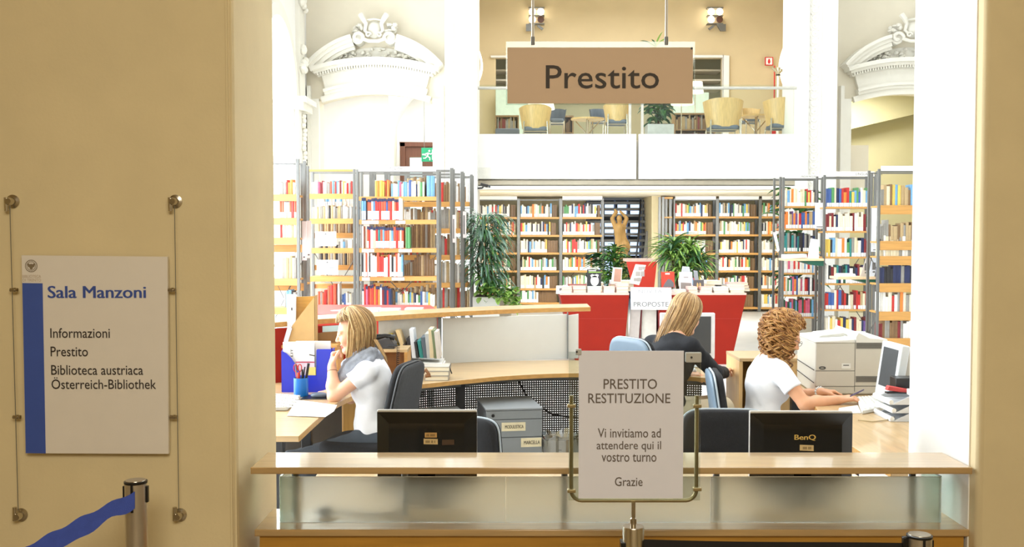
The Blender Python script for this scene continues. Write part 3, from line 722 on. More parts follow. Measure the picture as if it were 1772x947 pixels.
# ------------------------------------------------------------------ monitors on the desk behind the counter
def back_monitor(label, px0, px1, pytop, Y, logo):
    xl, xr = PX(px0, Y, 740), PX(px1, Y, 740); zt = PZ(pytop, Y); xc = (xl + xr)/2; W = xr - xl; H = .30
    t = thing('computer_monitor', label, 'monitor', (xc, Y, .75))
    b = MB(); b.box(xl, xr, Y + .012, Y + .034, zt - H, zt); fr = b.build('bezel', mat('silver_bezel', (190, 186, 180), .35, .3), t, bevel=.003)
    b = MB(); b.box(xl + .015, xr - .015, Y + .0341, Y + .0345, zt - H + .02, zt - .015); b.build('screen', mat('off_screen', (24, 28, 34), .12), fr)
    b = MB(); i0 = .045
    b.add([(xl, Y + .012, zt - H + .001), (xr, Y + .012, zt - H + .001), (xr, Y + .012, zt - .007), (xl, Y + .012, zt - .007),
           (xl + i0, Y - .012, zt - H + .04), (xr - i0, Y - .012, zt - H + .04), (xr - i0, Y - .012, zt - .045), (xl + i0, Y - .012, zt - .045),
           (xl + .03, Y - .004, zt - H + .03), (xr - .03, Y - .004, zt - H + .03), (xr - .03, Y - .004, zt - .03), (xl + .03, Y - .004, zt - .03)],
          [(0,1,9,8),(1,2,10,9),(2,3,11,10),(3,0,8,11),(8,9,5,4),(9,10,6,5),(10,11,7,6),(11,8,4,7),(4,5,6,7),(3,2,1,0)])
    bk = b.build('back_shell', mat('gloss_black', (18, 16, 15), .16, var=.1), t, smooth=.3)
    b = MB(); b.box(xc - .035, xc + .035, Y - .012, Y + .02, .775, zt - H + .09); b.build('neck', black_pl, t, bevel=.004)
    b = MB(); b.box(xc - .1, xc + .1, Y - .06, Y + .1, .752, .775); b.build('foot', black_pl, t, bevel=.006)
    for q in logo:
        y = Y - .0126; a0, a1 = P(q[0], q[2], y), P(q[1], q[3], y)
        b = MB(); b.prism([(a0.x, y, a0.z), (a1.x, y, a0.z - q[4]), (a1.x, y, a1.z - q[4]), (a0.x, y, a1.z)], (0, .0006, 0))
        s_ = b.build('sticker', mat('sticker_' + q[5], {'cream': (206, 180, 130), 'gold': (190, 150, 90), 'brown': (70, 48, 26)}[q[5]], .5, var=.05), bk)
        if q[5] != 'brown':
            b = MB(); n = 9; ww = (a1.x - a0.x); rr = random.Random(int(q[0]))
            for i in range(n):
                if rr.random() < .75:
                    xx = a0.x + ww*(.15 + .7*i/n); b.box(xx, xx + ww*.045, y - .0004, y, a1.z + .25*(a0.z - a1.z) - q[4]*.5, a0.z - .3*(a0.z - a1.z) - q[4]*.5)
            b.build('barcode', mat('barcode_ink', (96, 74, 40), .6), s_)
    return bk
back_monitor('black computer monitor seen from behind, beside the woman with the scarf, without a logo', 652, 825, 711, 3.74,
             [(735, 756, 749, 757.5, .0, 'gold'), (733, 757.5, 759.5, 769, .001, 'cream'), (765, 786, 761.5, 770.5, -.001, 'brown')])
bk = back_monitor('black computer monitor seen from behind with a gold logo', 1299, 1477, 713, 3.74, [(1384, 1408, 770, 780, .002, 'cream')])
text_px('BenQ', 1375, 1411.5, 752.5, 763, 3.74 - .0126, mat('gold_logo', (214, 178, 96), .4), bk, bold=.03)
t = thing('front_desk', 'low desk behind the service counter carrying the two black monitors', 'desk', (.3, 3.9, 0))
b = MB(); b.box(JL + .05, JR - .03, 3.53, 4.28, .722, .75); b.build('desktop', beech, t, bevel=.003)
for xx in (JL + .12, .3, JR - .1):
    b = MB(); b.box(xx - .02, xx + .02, 3.9, 4.2, 0, .722); b.build('leg', steel_dark, t, bevel=.003)
# ------------------------------------------------------------------ staff work area: worktops
ZD = .75
def arcpts(ctrl, n=60):      # smooth curve through the control points (Catmull-Rom)
    c = [Vector(p) for p in ctrl]; c = [c[0]*2 - c[1]] + c + [c[-1]*2 - c[-2]]; out = []
    m = len(c) - 3; per = max(2, n//m)
    for i in range(m):
        for k in range(per):
            u = k/per; a, b_, d, e = c[i], c[i+1], c[i+2], c[i+3]
            out.append(.5*((2*b_) + (d - a)*u + (2*a - 5*b_ + 4*d - e)*u*u + (3*b_ - a - 3*d + e)*u**3))
    out.append(c[-2]); return out
inner = arcpts([(-1.04, 5.04), (-1.035, 5.5), (-1.02, 6.0), (-.92, 6.42), (-.74, 6.66), (-.55, 6.80), (-.3, 6.98), (0, 7.17), (.4, 7.29), (.8, 7.26), (1.18, 7.14), (1.42, 6.98)], 88)
outer = arcpts([(-2.0, 5.04), (-2.0, 5.6), (-1.98, 6.2), (-1.8, 6.8), (-1.45, 7.2), (-1.05, 7.5), (-.52, 7.82), (0, 7.98), (.45, 8.02), (.9, 7.98), (1.3, 7.9), (1.46, 7.85)], 88)
t = thing('curved_worktop', 'long curved beech worktop sweeping behind the woman with the scarf', 'desk', (-.5, 6.9, 0))
b = MB(); b.slab(inner, outer, ZD - .03, ZD); b.build('top', beech, t, bevel=.003, smooth=.5)
b = MB(); A = [Vector((p.x, p.y, ZD - .029)) for p in inner]; 
ii = [Vector((p.x, p.y)) for p in inner]
b.strip([(p.x, p.y - .0005, ZD - .03) for p in ii], [(p.x, p.y - .0005, ZD - .002) for p in ii]); b.build('edge_band', oak_edge, t, recalc=False)
for (x, y) in ((-1.2, 5.3), (-1.25, 6.3), (-.36, 7.3), (.55, 7.55), (1.2, 7.3), (-1.7, 5.3)):
    b = MB(); b.box(x - .03, x + .03, y - .03, y + .03, 0, ZD - .03); b.build('leg', steel_dark, t, bevel=.004)
# the perforated modesty panel: a lattice of narrow strips with square holes between
def perforated(mb, path, z0, z1, pitch=.0172, bar=.0106):
    L = [0]
    for i in range(1, len(path)): L.append(L[-1] + (Vector(path[i]) - Vector(path[i-1])).length)
    def at(s_):
        for i in range(1, len(path)):
            if s_ <= L[i]: 
                u = (s_ - L[i-1])/(L[i] - L[i-1]); return Vector(path[i-1]).lerp(Vector(path[i]), u)
        return Vector(path[-1])
    n = int(L[-1]/pitch)
    for i in range(n + 1):
        a, c = at(i*pitch), at(min(L[-1], i*pitch + bar))
        mb.quad((a.x, a.y, z0), (c.x, c.y, z0), (c.x, c.y, z1), (a.x, a.y, z1))
    k = int((z1 - z0)/pitch)
    pp = [at(L[-1]*i/40) for i in range(41)]
    for j in range(k + 1):
        z = z0 + j*pitch
        mb.strip([(p.x, p.y - .0006, z) for p in pp], [(p.x, p.y - .0006, z + bar) for p in pp])
pan = arcpts([(-.95, 7.42), (-.5, 7.68), (0, 7.82), (.45, 7.87), (.9, 7.84), (1.42, 7.74)], 40)
b = MB(); perforated(b, pan, .2, .7); b.build('perforated_panel', mat('perforated_grey', (66, 64, 60), .5, .2), t, recalc=False, smooth=0)
b = MB(); b.slab([(-1.98, 6.9), (-1.35, 7.26), (-.96, 7.42)], [(-1.98, 6.93), (-1.36, 7.29), (-.97, 7.45)], .04, .72); b.build('modesty_panel', mat('dark_grey_panel', (84, 82, 80), .6), t)
b = MB(); b.slab([(p.x, p.y + .33) for p in inner[30:]], [(p.x, p.y + .42) for p in inner[30:]], .655, .718); b.build('cable_tray', steel, t)
b = MB(); b.tube([(.05, 7.5, .66), (.12, 7.55, .52), (.3, 7.6, .4), (.5, 7.62, .37), (.66, 7.6, .43), (.74, 7.5, .6)], .007, 6); b.build('cable', black_pl, t)
b = MB(); b.box(.69, .75, 7.34, 7.38, .56, .66); b.build('power_adapter', black_pl, t, bevel=.006)

t = thing('wooden_pedestal', 'small wooden pedestal under the worktop behind the waist of the woman with the scarf', 'cabinet', (-.93, 6.75, 0))
b = MB(); b.box(PX(590, 6.75), PX(626, 6.75), 6.75, 7.2, .0, .715); b.build('body', wood('pedestal_wood', (186, 140, 70), .4, 'z'), t, bevel=.003)
b = MB(); b.box(PX(592, 6.75), PX(624, 6.75), 6.742, 6.75, .05, .68); b.build('door', wood('pedestal_wood', (186, 140, 70)), t, bevel=.002)
# raised transaction counter on the far side of the worktop
ZH = 1.15
hin = arcpts([(-1.75, 6.6), (-1.33, 7.06), (-.955, 7.32), (-.536, 7.66), (-.027, 7.98), (.3, 8.12), (.622, 8.22)], 60)
hout = arcpts([(-1.98, 6.85), (-1.55, 7.3), (-1.15, 7.6), (-.7, 7.96), (-.15, 8.3), (.25, 8.48), (.622, 8.58)], 60)
t = thing('raised_counter', 'raised curved beech counter shelf on white panels at the back of the work area', 'counter', (-.2, 7.9, 0))
b = MB(); b.slab(hin, hout, ZH - .035, ZH); b.build('shelf', beech, t, bevel=.003, smooth=.5)
b = MB(); b.strip([(p.x, p.y - .001, ZH - .034) for p in hin], [(p.x, p.y - .001, ZH - .002) for p in hin]); b.build('edge_band', oak_edge, t, recalc=False)
p0, p1, p2 = Vector((PX(766, 7.83, 600), 7.83)), Vector((PX(982, 8.12, 600), 8.12)), Vector((PX(1001, 8.14, 600), 8.14))
gw = mat('panel_white', (214, 216, 214), .45, var=.01)
for a, c in ((p0, p1 - Vector((.004, 0))), (p1 + Vector((.006, 0)), p2)):
    b = MB(); b.prism([(a.x, a.y, ZD), (c.x, c.y, ZD), (c.x, c.y, ZH - .05), (a.x, a.y, ZH - .06)], (0, .02, 0)); b.build('white_panel', gw, t, bevel=.002)
b = MB(); b.prism([(PX(655, 7.38, 600), 7.38, ZD), (p0.x - .04, p0.y - .02, ZD), (p0.x - .04, p0.y - .02, ZH - .04), (PX(655, 7.38, 600), 7.38, ZH - .04)], (0, .02, 0)); b.build('white_panel', mat('panel_offwhite', (206, 204, 198), .5), t)
b = MB(); b.prism([(PX(545, 6.98, 600) - .25, 6.8, ZD), (PX(600, 7.12, 600), 7.12, ZD), (PX(600, 7.12, 600), 7.12, ZH - .04), (PX(545, 6.98, 600) - .25, 6.8, ZH - .04)], (0, .02, 0)); b.build('red_panel', red_lam, t)
b = MB(); b.box(p0.x - .035, p0.x - .008, 7.80, 7.84, ZD, ZH - .035); b.build('post', mat('post_grey', (126, 134, 138), .4, .4), t, bevel=.002)
b = MB(); b.box(p1.x - .003, p1.x + .005, 8.1, 8.13, ZD, ZH - .035); b.build('post', MATS['post_grey'], t)

# right-hand desk
t = thing('side_desk', 'beech desk with printer and pale monitor, under the leaning curly haired woman', 'desk', (2.1, 5.6, 0))
di = arcpts([(1.58, 4.3), (1.585, 4.9), (1.62, 5.4), (1.72, 5.85), (1.75, 6.2), (1.7, 6.6), (1.62, 6.9)], 48)
do = [Vector((2.75, 4.3)), Vector((2.75, 6.9))]
b = MB(); b.slab(di, do, ZD - .03, ZD); b.build('top', beech_y, t, bevel=.003, smooth=.5)
b = MB(); b.strip([(p.x - .001, p.y, ZD - .029) for p in di], [(p.x - .001, p.y, ZD - .002) for p in di]); b.build('edge_band', oak_edge, t, recalc=False)
for x, y in ((1.75, 4.5), (2.6, 4.5), (1.85, 6.75), (2.6, 6.75)):
    b = MB(); b.box(x - .03, x + .03, y - .03, y + .03, 0, ZD - .03); b.build('leg', steel_dark, t, bevel=.004)

# wooden cabinet behind the curly haired woman
t = thing('low_cabinet', 'open pale wooden cabinet between the curly haired woman and the printer', 'cabinet', (1.74, 7.2, 0))
xa, xb = PX(1279, 7.0, 640), PX(1391, 7.0, 640); zt = PZ(620, 7.0)
for q in ((xa, xa + .025), (xb - .025, xb)):
    b = MB(); b.box(*q, 7.0, 7.42, 0, zt - .02); b.build('side_panel', wood('cab_wood', (222, 184, 128), .4, 'z'), t, bevel=.002)
b = MB(); b.box(xa, xb, 6.99, 7.43, zt - .022, zt); b.build('top', beech, t, bevel=.002)
b = MB(); b.box(xa + .025, xb - .025, 7.39, 7.41, 0, zt - .022); b.build('back_panel', oak_front, t)
b = MB(); b.box(xa + .14, xb - .025, 7.01, 7.03, 0, zt - .022); b.build('door', MATS['cab_wood'], t, bevel=.002)
b = MB(); b.box(xa + .025, xb - .025, 7.03, 7.39, .45, .47); b.build('shelf', beech, t)

# drawer pedestals under the worktop
def pedestal(label, c, ang, wd, h, dp, labels):
    t = thing('drawer_pedestal', label, 'drawer unit', (c[0], c[1], 0))
    T = Matrix.Translation((c[0], c[1], 0)) @ Matrix.Rotation(ang, 4, 'Z')
    g = mat('pedestal_grey', (134, 137, 138), .45, .2, var=.02)
    b = MB(T); b.box(-wd/2, wd/2, .02, dp, .04, h - .012); b.build('body', mat('pedestal_dark', (66, 66, 66), .5), t, bevel=.002)
    b = MB(T); b.box(-wd/2 - .004, wd/2 + .004, -.004, dp, h - .012, h); b.build('top', g, t, bevel=.002)
    zz = [h - .014, h - .075, h - .195, h - .355, .05]
    for i in range(4):
        b = MB(T); b.box(-wd/2, wd/2, 0, .02, zz[i+1] + .003, zz[i]); d = b.build('drawer', g, t, bevel=.003)
        if i == 0:
            b = MB(T); b.cyl((-wd/2 + .045, -.003, h - .045), (-wd/2 + .045, .004, h - .045), .011, .011, 14); b.build('lock', black_pl, d)
        for (k, x0, x1, z0, z1, s) in labels:
            if k == i:
                b = MB(T); b.box(x0, x1, -.002, .0005, z0, z1); lb = b.build('label_card', mat('label_cream', (222, 208, 172), .7), d)
                mx, mz = (x1 - x0)*.14, (z1 - z0)*.3
                text(s, T @ Vector((x0 + mx, -.0026, z1 - mz)), T @ Vector((x1 - mx*.6, -.0026, z1 - mz)), T @ Vector((x0 + mx, -.0026, z0 + mz)), ink, lb, bold=.02)
    for x in (-wd/2 + .05, wd/2 - .05):
        for y in (.06, dp - .06):
            b = MB(T); b.cyl((x - .01, y, .022), (x + .01, y, .022), .022, .022, 12); b.build('caster', black_pl, t)
    return t
c = P(890, 700, 6.85)
pedestal('grey drawer pedestal with labels MODULISTICA and MARCELLA under the curved worktop', (c.x, 6.85), math.radians(9), .375, .575, .5,
         [(1, -.085, .075, .425, .482, 'MODULISTICA'), (2, .045, .183, .315, .375, 'MARCELLA')])
pedestal('grey drawer pedestal half hidden by the chair and monitor of the woman with the scarf', (PX(760, 6.6, 700), 6.62), math.radians(14), .37, .56, .38, [])

# waste bin with a plastic bag
x = PX(972, 6.9, 760); t = thing('waste_bin', 'waste bin lined with a crumpled clear bag under the worktop', 'bin', (x, 6.95, 0))
b = MB(); b.lathe((x, 6.95, 0), [(.105, 0), (.108, .01), (.135, .36), (.13, .36), (.1, .02)], 28); b.build('bin', mat('bin_beige', (196, 190, 176), .5), t)
b = MB(); n = 40; rr = random.Random(5); ra_ = []; rb_ = []; rc_ = []
for j in range(n + 1):
    a = 2*math.pi*j/n; f = 1 + .06*math.sin(7*a) + .04*math.sin(17*a)
    ra_.append((x + .142*f*math.cos(a), 6.95 + .142*f*math.sin(a), .25 + .03*math.sin(5*a))); rb_.append((x + .145*f*math.cos(a), 6.95 + .145*f*math.sin(a), .385 + .015*math.sin(6*a))); rc_.append((x + .115*math.cos(a), 6.95 + .115*math.sin(a), .34))
b.strip(ra_, rb_); b.strip(rb_, rc_); b.build('bag', clear('bag_plastic', (206, 204, 196), .2), t, recalc=False, smooth=.4)
b = MB(); b.box(x - .025, x + .005, 6.82, 6.823, .3, .305); b.build('logo', ink, t)

# ------------------------------------------------------------------ office chairs
def office_chair(label, base, ang, top, shell, pad_m, width=.44, seat_z=.47, tilt=.12, pipe=(176, 186, 194)):
    t = thing('office_chair', label, 'office chair', (base[0], base[1], 0))
    T = Matrix.Translation((base[0], base[1], 0)) @ Matrix.Rotation(ang, 4, 'Z')     # faces local +y
    h = top - seat_z - .10; zc = seat_z + .10 + h/2
    TB = T @ Matrix.Translation((0, -.24, zc)) @ Matrix.Rotation(tilt, 4, 'X')
    b = MB(TB @ Matrix.Translation((0, .022, 0))); b.pad(width, h, .055, -.0, 5, taper=.18); 
    b.v = [v for v in b.v]; bb = b.build('backrest', pad_m, t, smooth=.9)
    b = MB(TB @ Matrix.Translation((0, -.018, 0))); b.pad(width*1.01, h*1.01, .03, .0, 5, taper=.18); b.build('back_shell', shell, bb, smooth=.9)
    b = MB(TB @ Matrix.Translation((0, -.002, 0))); pts = []
    for j in range(49):
        a = 2*math.pi*j/48; ca, sa = math.cos(a), math.sin(a)
        z = abs(sa)**.4*(1 if sa > 0 else -1)*h/2*1.0; xx = abs(ca)**.4*(1 if ca > 0 else -1)*width/2*1.0*(1 - .18*z/h); pts.append((xx, 0, z))
    b.tube(pts, .006, 6); b.build('piping', mat('chair_piping_%d' % pipe[0], pipe, .5), bb)
    b = MB(T @ Matrix.Translation((0, .02, seat_z)) @ Matrix.Rotation(math.pi/2, 4, 'X')); b.pad(.48, .46, .08, 0, 5); b.build('seat', pad_m, t, smooth=.9)
    b = MB(T); b.tube([(0, -.02, seat_z - .06), (0, -.22, seat_z - .05), (0, -.3, seat_z + .02), (0, -.285, seat_z + .2)], .022, 10); b.build('back_support', black_pl, t, smooth=.9)
    b = MB(T); b.lathe((0, 0, 0), [(.03, .09), (.03, .25), (.02, .25), (.02, seat_z - .05), (.07, seat_z - .045), (.07, seat_z - .03)], 18); b.build('gas_column', steel_dark, t)
    b = MB(T)
    for k in range(5):
        a = 2*math.pi*k/5 + .3; b.tube([(.02*math.cos(a), .02*math.sin(a), .105), (.28*math.cos(a), .28*math.sin(a), .075)], [.03, .016], 8)
    b.build('star_base', black_pl, t)
    for k in range(5):
        a = 2*math.pi*k/5 + .3; c = Vector((.28*math.cos(a), .28*math.sin(a), .028)); d = Vector((-math.sin(a), math.cos(a), 0))
        b = MB(T); b.cyl(c - d*.022, c + d*.022, .028, .028, 14); b.build('caster', black_pl, t)
    return t
H = math.pi/2
office_chair('charcoal office chair the woman with the scarf sits on', (-.87, 6.22), 1.34, PZ(625, 6.2), charcoal, black_matt, .46, tilt=.2, pipe=(70, 72, 74))
office_chair('empty black office chair between the left monitor and the drawer pedestals', (-.37, 5.0), math.radians(150), PZ(721, 5.2), black_matt, black_matt, .44)
office_chair('empty black office chair behind the gold logo monitor', (1.07, 5.0), math.radians(176), PZ(709, 5.24), blue_shell, black_matt, .47)
office_chair('blue grey backed office chair of the woman in the black sweater', (.98, 6.72), math.radians(-58), PZ(582, 6.66), blue_shell, black_matt, .44)
office_chair('blue grey backed office chair under the curly haired woman', (1.46, 6.18), -H - .1, PZ(641, 6.2), blue_shell, black_matt, .46, tilt=.14)

# ------------------------------------------------------------------ things on the left worktop
lb = mat('file_blue', (40, 52, 190), .35, var=.04); cupb = mat('cup_blue', (22, 112, 196), .35, var=.03)
Yf = 6.42
t = thing('magazine_file', 'bright blue plastic magazine file full of papers on the worktop', 'file holder', P(533, 690, Yf))
def pxpoly(pts, Y): return [P(x, y, Y) for x, y in pts]
face = [(488, 690), (575, 690), (575, 604.5), (549, 604.5), (547.5, 606.5), (547.5, 650), (519, 650), (513, 634), (505, 621), (496, 612), (488, 608)]
b = MB(); b.prism(pxpoly(face, Yf)[::-1], (0, .004, 0)); b.build('front_wall', lb, t)
b = MB(); b.prism(pxpoly(face, Yf)[::-1], (0, .004, 0)); b.v = [v + Vector((-.02, .09, 0)) for v in b.v]; b.build('rear_wall', lb, t)
for xq, zt_ in ((488, 608), (575, 604.5)):
    b = MB(); a = P(xq, 690, Yf); b.box(a.x - .002, a.x + .002, Yf, Yf + .09, ZD + .001, PZ(zt_, Yf)); b.build('end_wall', lb, t)
b = MB(); a, c = P(490, 592, Yf + .03), P(545, 688, Yf + .03); b.box(a.x, c.x, Yf + .02, Yf + .035, ZD + .004, a.z); pp = b.build('folder', paper, t)
text('LIT', P(503, 617, Yf + .019), P(503, 604, Yf + .019), P(507, 617, Yf + .019), ink, pp, bold=.02)
b = MB(); b.obox(P(540, 615, Yf + .019), (.035, .001, .006), Matrix.Rotation(.2, 3, 'Y')); b.build('clip_mark', ink, pp)
b = MB(); a, c = P(512, 590.5, Yf + .06), P(573, 688, Yf + .06); b.box(a.x, c.x, Yf + .045, Yf + .07, ZD + .004, a.z); b.build('folder', mat('paper_offwhite', (232, 228, 218), .8), t, bevel=.004)
b = MB(); a, c = P(512, 625, Yf + .012), P(545, 688, Yf + .012); b.box(a.x, c.x, Yf + .008, Yf + .014, ZD + .004, a.z); pg = b.build('leaflet', mat('leaflet_lilac', (214, 200, 214), .7), t)
b = MB(); b.box(a.x, c.x, Yf + .007, Yf + .008, a.z - .01, a.z - .004); b.build('red_band', mat('leaflet_red', (176, 30, 60), .6), pg)
b = MB(); a2, c2 = P(533, 636, Yf), P(546, 650, Yf); b.box(a2.x, c2.x, Yf + .0065, Yf + .008, c2.z, a2.z); b.build('yellow_patch', mat('leaflet_yellow', (228, 212, 120), .6), pg)
Yc = 6.27; cx = PX(521, Yc, 670); r = .0435
t = thing('pen_cup', 'blue pen cup with scissors and pens before the blue magazine file', 'pen holder', (cx, Yc, ZD))
b = MB(); b.lathe((cx, Yc, ZD), [(r*.94, 0), (r, .01), (r, .112), (r*.94, .112), (r*.9, .012)], 28); b.build('cup', cupb, t, smooth=.5)
red_h = mat('handle_red', (190, 44, 34), .4)
for a0, a1, rr_, m_ in (((-.012, 0, .03), (-.035, .01, .19), .0045, steel), ((-.01, -.01, .03), (-.012, -.012, .145), .009, red_h), ((.012, -.01, .03), (.012, -.015, .165), .006, black_pl), ((.018, .0, .03), (.048, -.005, .20), .008, black_pl), ((.0, .015, .03), (.02, .02, .175), .004, black_pl)):
    b = MB(); o = Vector((cx, Yc, ZD)); b.tube([o + Vector(a0), o + Vector(a1)], rr_, 8); b.build('pen', m_, t)
b = MB()
for s in (-1, 1):
    o = Vector((cx - .022 + s*.013, Yc + .012, ZD + .17)); b.tube([o + Vector((.011*math.cos(q), 0, .022*math.sin(q))) for q in [2*math.pi*i/12 for i in range(13)]], .0035, 6)
    b.tube([o - Vector((0, 0, .02)), Vector((cx - .02, Yc + .01, ZD + .03))], .004, 6)
b.build('scissors', red_h, t)
t = thing('keyboard', 'pale grey keyboard at the jamb edge of the curved worktop', 'keyboard', ON(500, 697, ZD))
q = [ON(470, 686, ZD + .002), ON(506, 684.5, ZD + .002), ON(520, 690, ZD + .002), ON(497, 711, ZD + .002), ON(462, 711, ZD + .002)]
b = MB(); b.prism([q[0], q[2], q[3], q[4]][::-1], (0, 0, .02)); kb = b.build('body', mat('keyboard_grey', (196, 194, 186), .5), t, bevel=.003)
b = MB(); A, B, D = q[0], q[2], q[4]
for i in range(5):
    for j in range(11):
        u, v = .08 + .84*j/10, .12 + .76*i/4; c = A + (B - A)*u + (D - A)*v + Vector((0, 0, .024)); 
        b.obox(c, (.012, .014, .007), Matrix.Rotation(math.atan2((B - A).y, (B - A).x), 3, 'Z'))
b.build('key_pattern', mat('key_grey', (214, 212, 204), .5), kb)
t = None
b = MB(); sp = [ON(513, 692.5, ZD + .003), ON(583, 702, ZD + .003), ON(578, 712, ZD + .003), ON(563, 722, ZD + .004), ON(497, 720, ZD + .003)]
b.prism(sp[::-1], (0, 0, .002)); tag(b.build('paper_sheet', mat('bright_paper', (246, 247, 250), .8, var=.005), loc=sp[0]), 'white paper sheets lying on the worktop below the elbow of the woman with the scarf', 'paper')
t = thing('computer_mouse', 'black computer mouse under the right hand of the woman with the scarf', 'mouse', ON(552, 690, ZD))
c = ON(552, 689, ZD); b = MB(); b.ell(c + Vector((0, .02, .012)), (.055, .03, .02), nu=18, nv=10); b.v = [Vector((v.x, v.y, max(v.z, ZD + .001))) for v in b.v]; b.build('body', mat('mouse_grey', (84, 96, 110), .3), t, smooth=1.2)
b = MB(); b.box(c.x - .1, c.x + .09, c.y - .06, c.y + .11, ZD, ZD + .003); tag(b.build('mouse_pad', black_pl, loc=(c.x, c.y, ZD), bevel=.001), 'thin dark mouse pad on the curved worktop', 'mouse pad')

# cardboard holders on a small wooden stand
Yb = 6.86
t = thing('wooden_stand', 'low wooden stand at the left end of the worktop, carrying cardboard holders', 'shelf', (PX(515, Yb, 620), Yb, ZD))
xs0, xs1 = PX(470, Yb, 620), PX(584, Yb, 620); zs_ = PZ(597, Yb)
b = MB(); b.box(xs0, xs1, Yb - .02, Yb + .26, zs_ - .02, zs_); b.build('top', shelf_wood, t, bevel=.002)
for xx in (xs0, xs1 - .02): 
    b = MB(); b.box(xx, xx + .02, Yb, Yb + .24, ZD, zs_ - .02); b.build('side', shelf_wood, t)
kraft = mat('kraft_board', (200, 162, 106), .8, var=.04, scale=20)
t = thing('cardboard_file', 'kraft cardboard magazine file with white papers on the wooden stand', 'file holder', P(525, 596, Yb))
b = MB(); b.prism(pxpoly([(496, 596), (545.5, 596), (545.5, 512), (506, 563)], Yb)[::-1], (0, .003, 0)); b.build('side_panel', kraft, t)
b = MB(); b.prism(pxpoly([(506, 596), (556, 596), (556, 512), (516, 563)], Yb + .1)[::-1], (0, .003, 0)); b.v = [v + Vector((-.035, 0, 0)) for v in b.v]; b.build('side_panel', kraft, t)
b = MB(); a = P(545, 596, Yb); b.box(a.x - .002, a.x + .001, Yb, Yb + .1, zs_ + .001, PZ(512, Yb)); b.build('back_panel', kraft, t)
b = MB(); b.prism(pxpoly([(497, 594), (511.5, 594), (511.5, 511), (496, 510)], Yb + .03)[::-1], (0, .05, 0)); wp = b.build('papers', mat('bright_paper', (246, 247, 250)), t)
b = MB(); b.obox(P(505, 535, Yb + .0295), (.008, .001, .02)); b.build('mark', ink, wp)
b = MB(); b.prism(pxpoly([(512, 594), (543, 594), (543, 513), (513, 514)], Yb + .06)[::-1], (0, .02, 0)); b.build('board', oak_front, t)
b = MB(); b.prism(pxpoly([(489, 596), (497, 596), (505, 569), (499, 561)], Yb - .01)[::-1], (0, .008, 0)); b.v = [v for v in b.v]
tag(b.build('leaning_booklet', mat('booklet_lilac', (222, 222, 240), .6), loc=P(495, 596, Yb)), 'white booklet leaning against the kraft cardboard file', 'booklet')
t = thing('cardboard_box', 'brown cardboard box with a pale blue card beside the blond hair', 'box', P(563, 600, 6.98))
b = MB(); b.prism(pxpoly([(547, 601), (592, 601), (592, 573), (550, 577)], 6.98)[::-1], (0, .1, 0)); b.build('carton', mat('brown_carton', (146, 112, 72), .8), t)
b = MB(); b.prism(pxpoly([(558, 575), (590, 573), (590, 563), (558, 565)], 7.0)[::-1], (0, .003, 0)); b.build('card', mat('pale_blue_card', (204, 230, 234), .7), t)

# wooden phone shelf, phone with coiled cord, leaning folders, stacks
Yp = 6.95
t = thing('phone_shelf', 'small open wooden desk shelf carrying the telephone', 'shelf', P(680, 655, Yp))
xa, xb = PX(640, Yp, 620), PX(705, Yp, 620); zt = PZ(605, Yp)
b = MB(); b.box(xa, xb, Yp, Yp + .26, zt - .02, zt); b.build('top', beech, t, bevel=.002)
for xx in (xa, xb - .022): b = MB(); b.box(xx, xx + .022, Yp, Yp + .25, ZD, zt - .02); b.build('side', shelf_wood, t, bevel=.002)
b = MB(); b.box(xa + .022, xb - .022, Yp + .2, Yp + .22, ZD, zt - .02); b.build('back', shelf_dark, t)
b = MB(); b.box(xa + .022, xb - .022, Yp + .01, Yp + .2, ZD + .0, ZD + .012); b.build('bottom', shelf_wood, t)
t = thing('telephone', 'black desk telephone with coiled cord on the small wooden shelf', 'telephone', P(670, 604, Yp + .1))
xc, zc = PX(668, Yp + .1, 600), zt
b = MB(); b.prism([(xc - .09, Yp + .03, zc), (xc + .065, Yp + .03, zc), (xc + .065, Yp + .03, zc + .03), (xc + .03, Yp + .03, zc + .075), (xc - .09, Yp + .03, zc + .05)], (0, .17, 0)); b.build('base', mat('phone_grey', (58, 56, 56), .4), t, bevel=.004)
b = MB(); b.tube([(xc - .08, Yp + .05, zc + .07), (xc, Yp + .05, zc + .088), (xc + .065, Yp + .05, zc + .075)], [.02, .014, .02], 10); b.obox((xc - .01, Yp + .05, zc + .095), (.1, .03, .006)); b.build('handset', black_pl, t, smooth=.8)
b = MB(); pts = []
for i in range(200):
    u = i/199; base = Vector((xc + .03 + .09*min(1, u*2.2), Yp - .02, zc + .03)) if u < .3 else Vector((xc + .10 - .01*u, Yp - .025, zc + .03 - (u - .3)*.36))
    a = u*2*math.pi*26; pts.append(base + Vector((.009*math.cos(a), .009*math.sin(a), .003*math.sin(a))))
b.tube(pts, .0022, 5); b.build('coiled_cord', black_pl, t, smooth=1.2)
folders = [(672, 698, 578, 616, 8, 'yellow', (206, 186, 40)), (684, 705, 572, 608, 9, 'cream', (226, 200, 152)), (697, 708, 596, 618, 6, 'dark brown', (62, 46, 40)), (703, 716, 586, 620, 8, 'black', (44, 42, 44)),
           (708, 722, 570, 620, 9, 'white', (220, 224, 230)), (716, 727, 592, 620, 6, 'charcoal', (50, 50, 52)), (722, 735, 590, 620, 8, 'teal', (40, 132, 128)), (728, 742, 584, 620, 9, 'slate', (86, 98, 108)),
           (735, 748, 578, 620, 9, 'grey', (172, 176, 178)), (741, 753, 570, 620, 9, 'tan', (214, 196, 160)), (746, 760, 572, 621, 8, 'olive green', (110, 122, 88)), (751, 764, 574, 621, 8, 'pale', (206, 198, 190))]
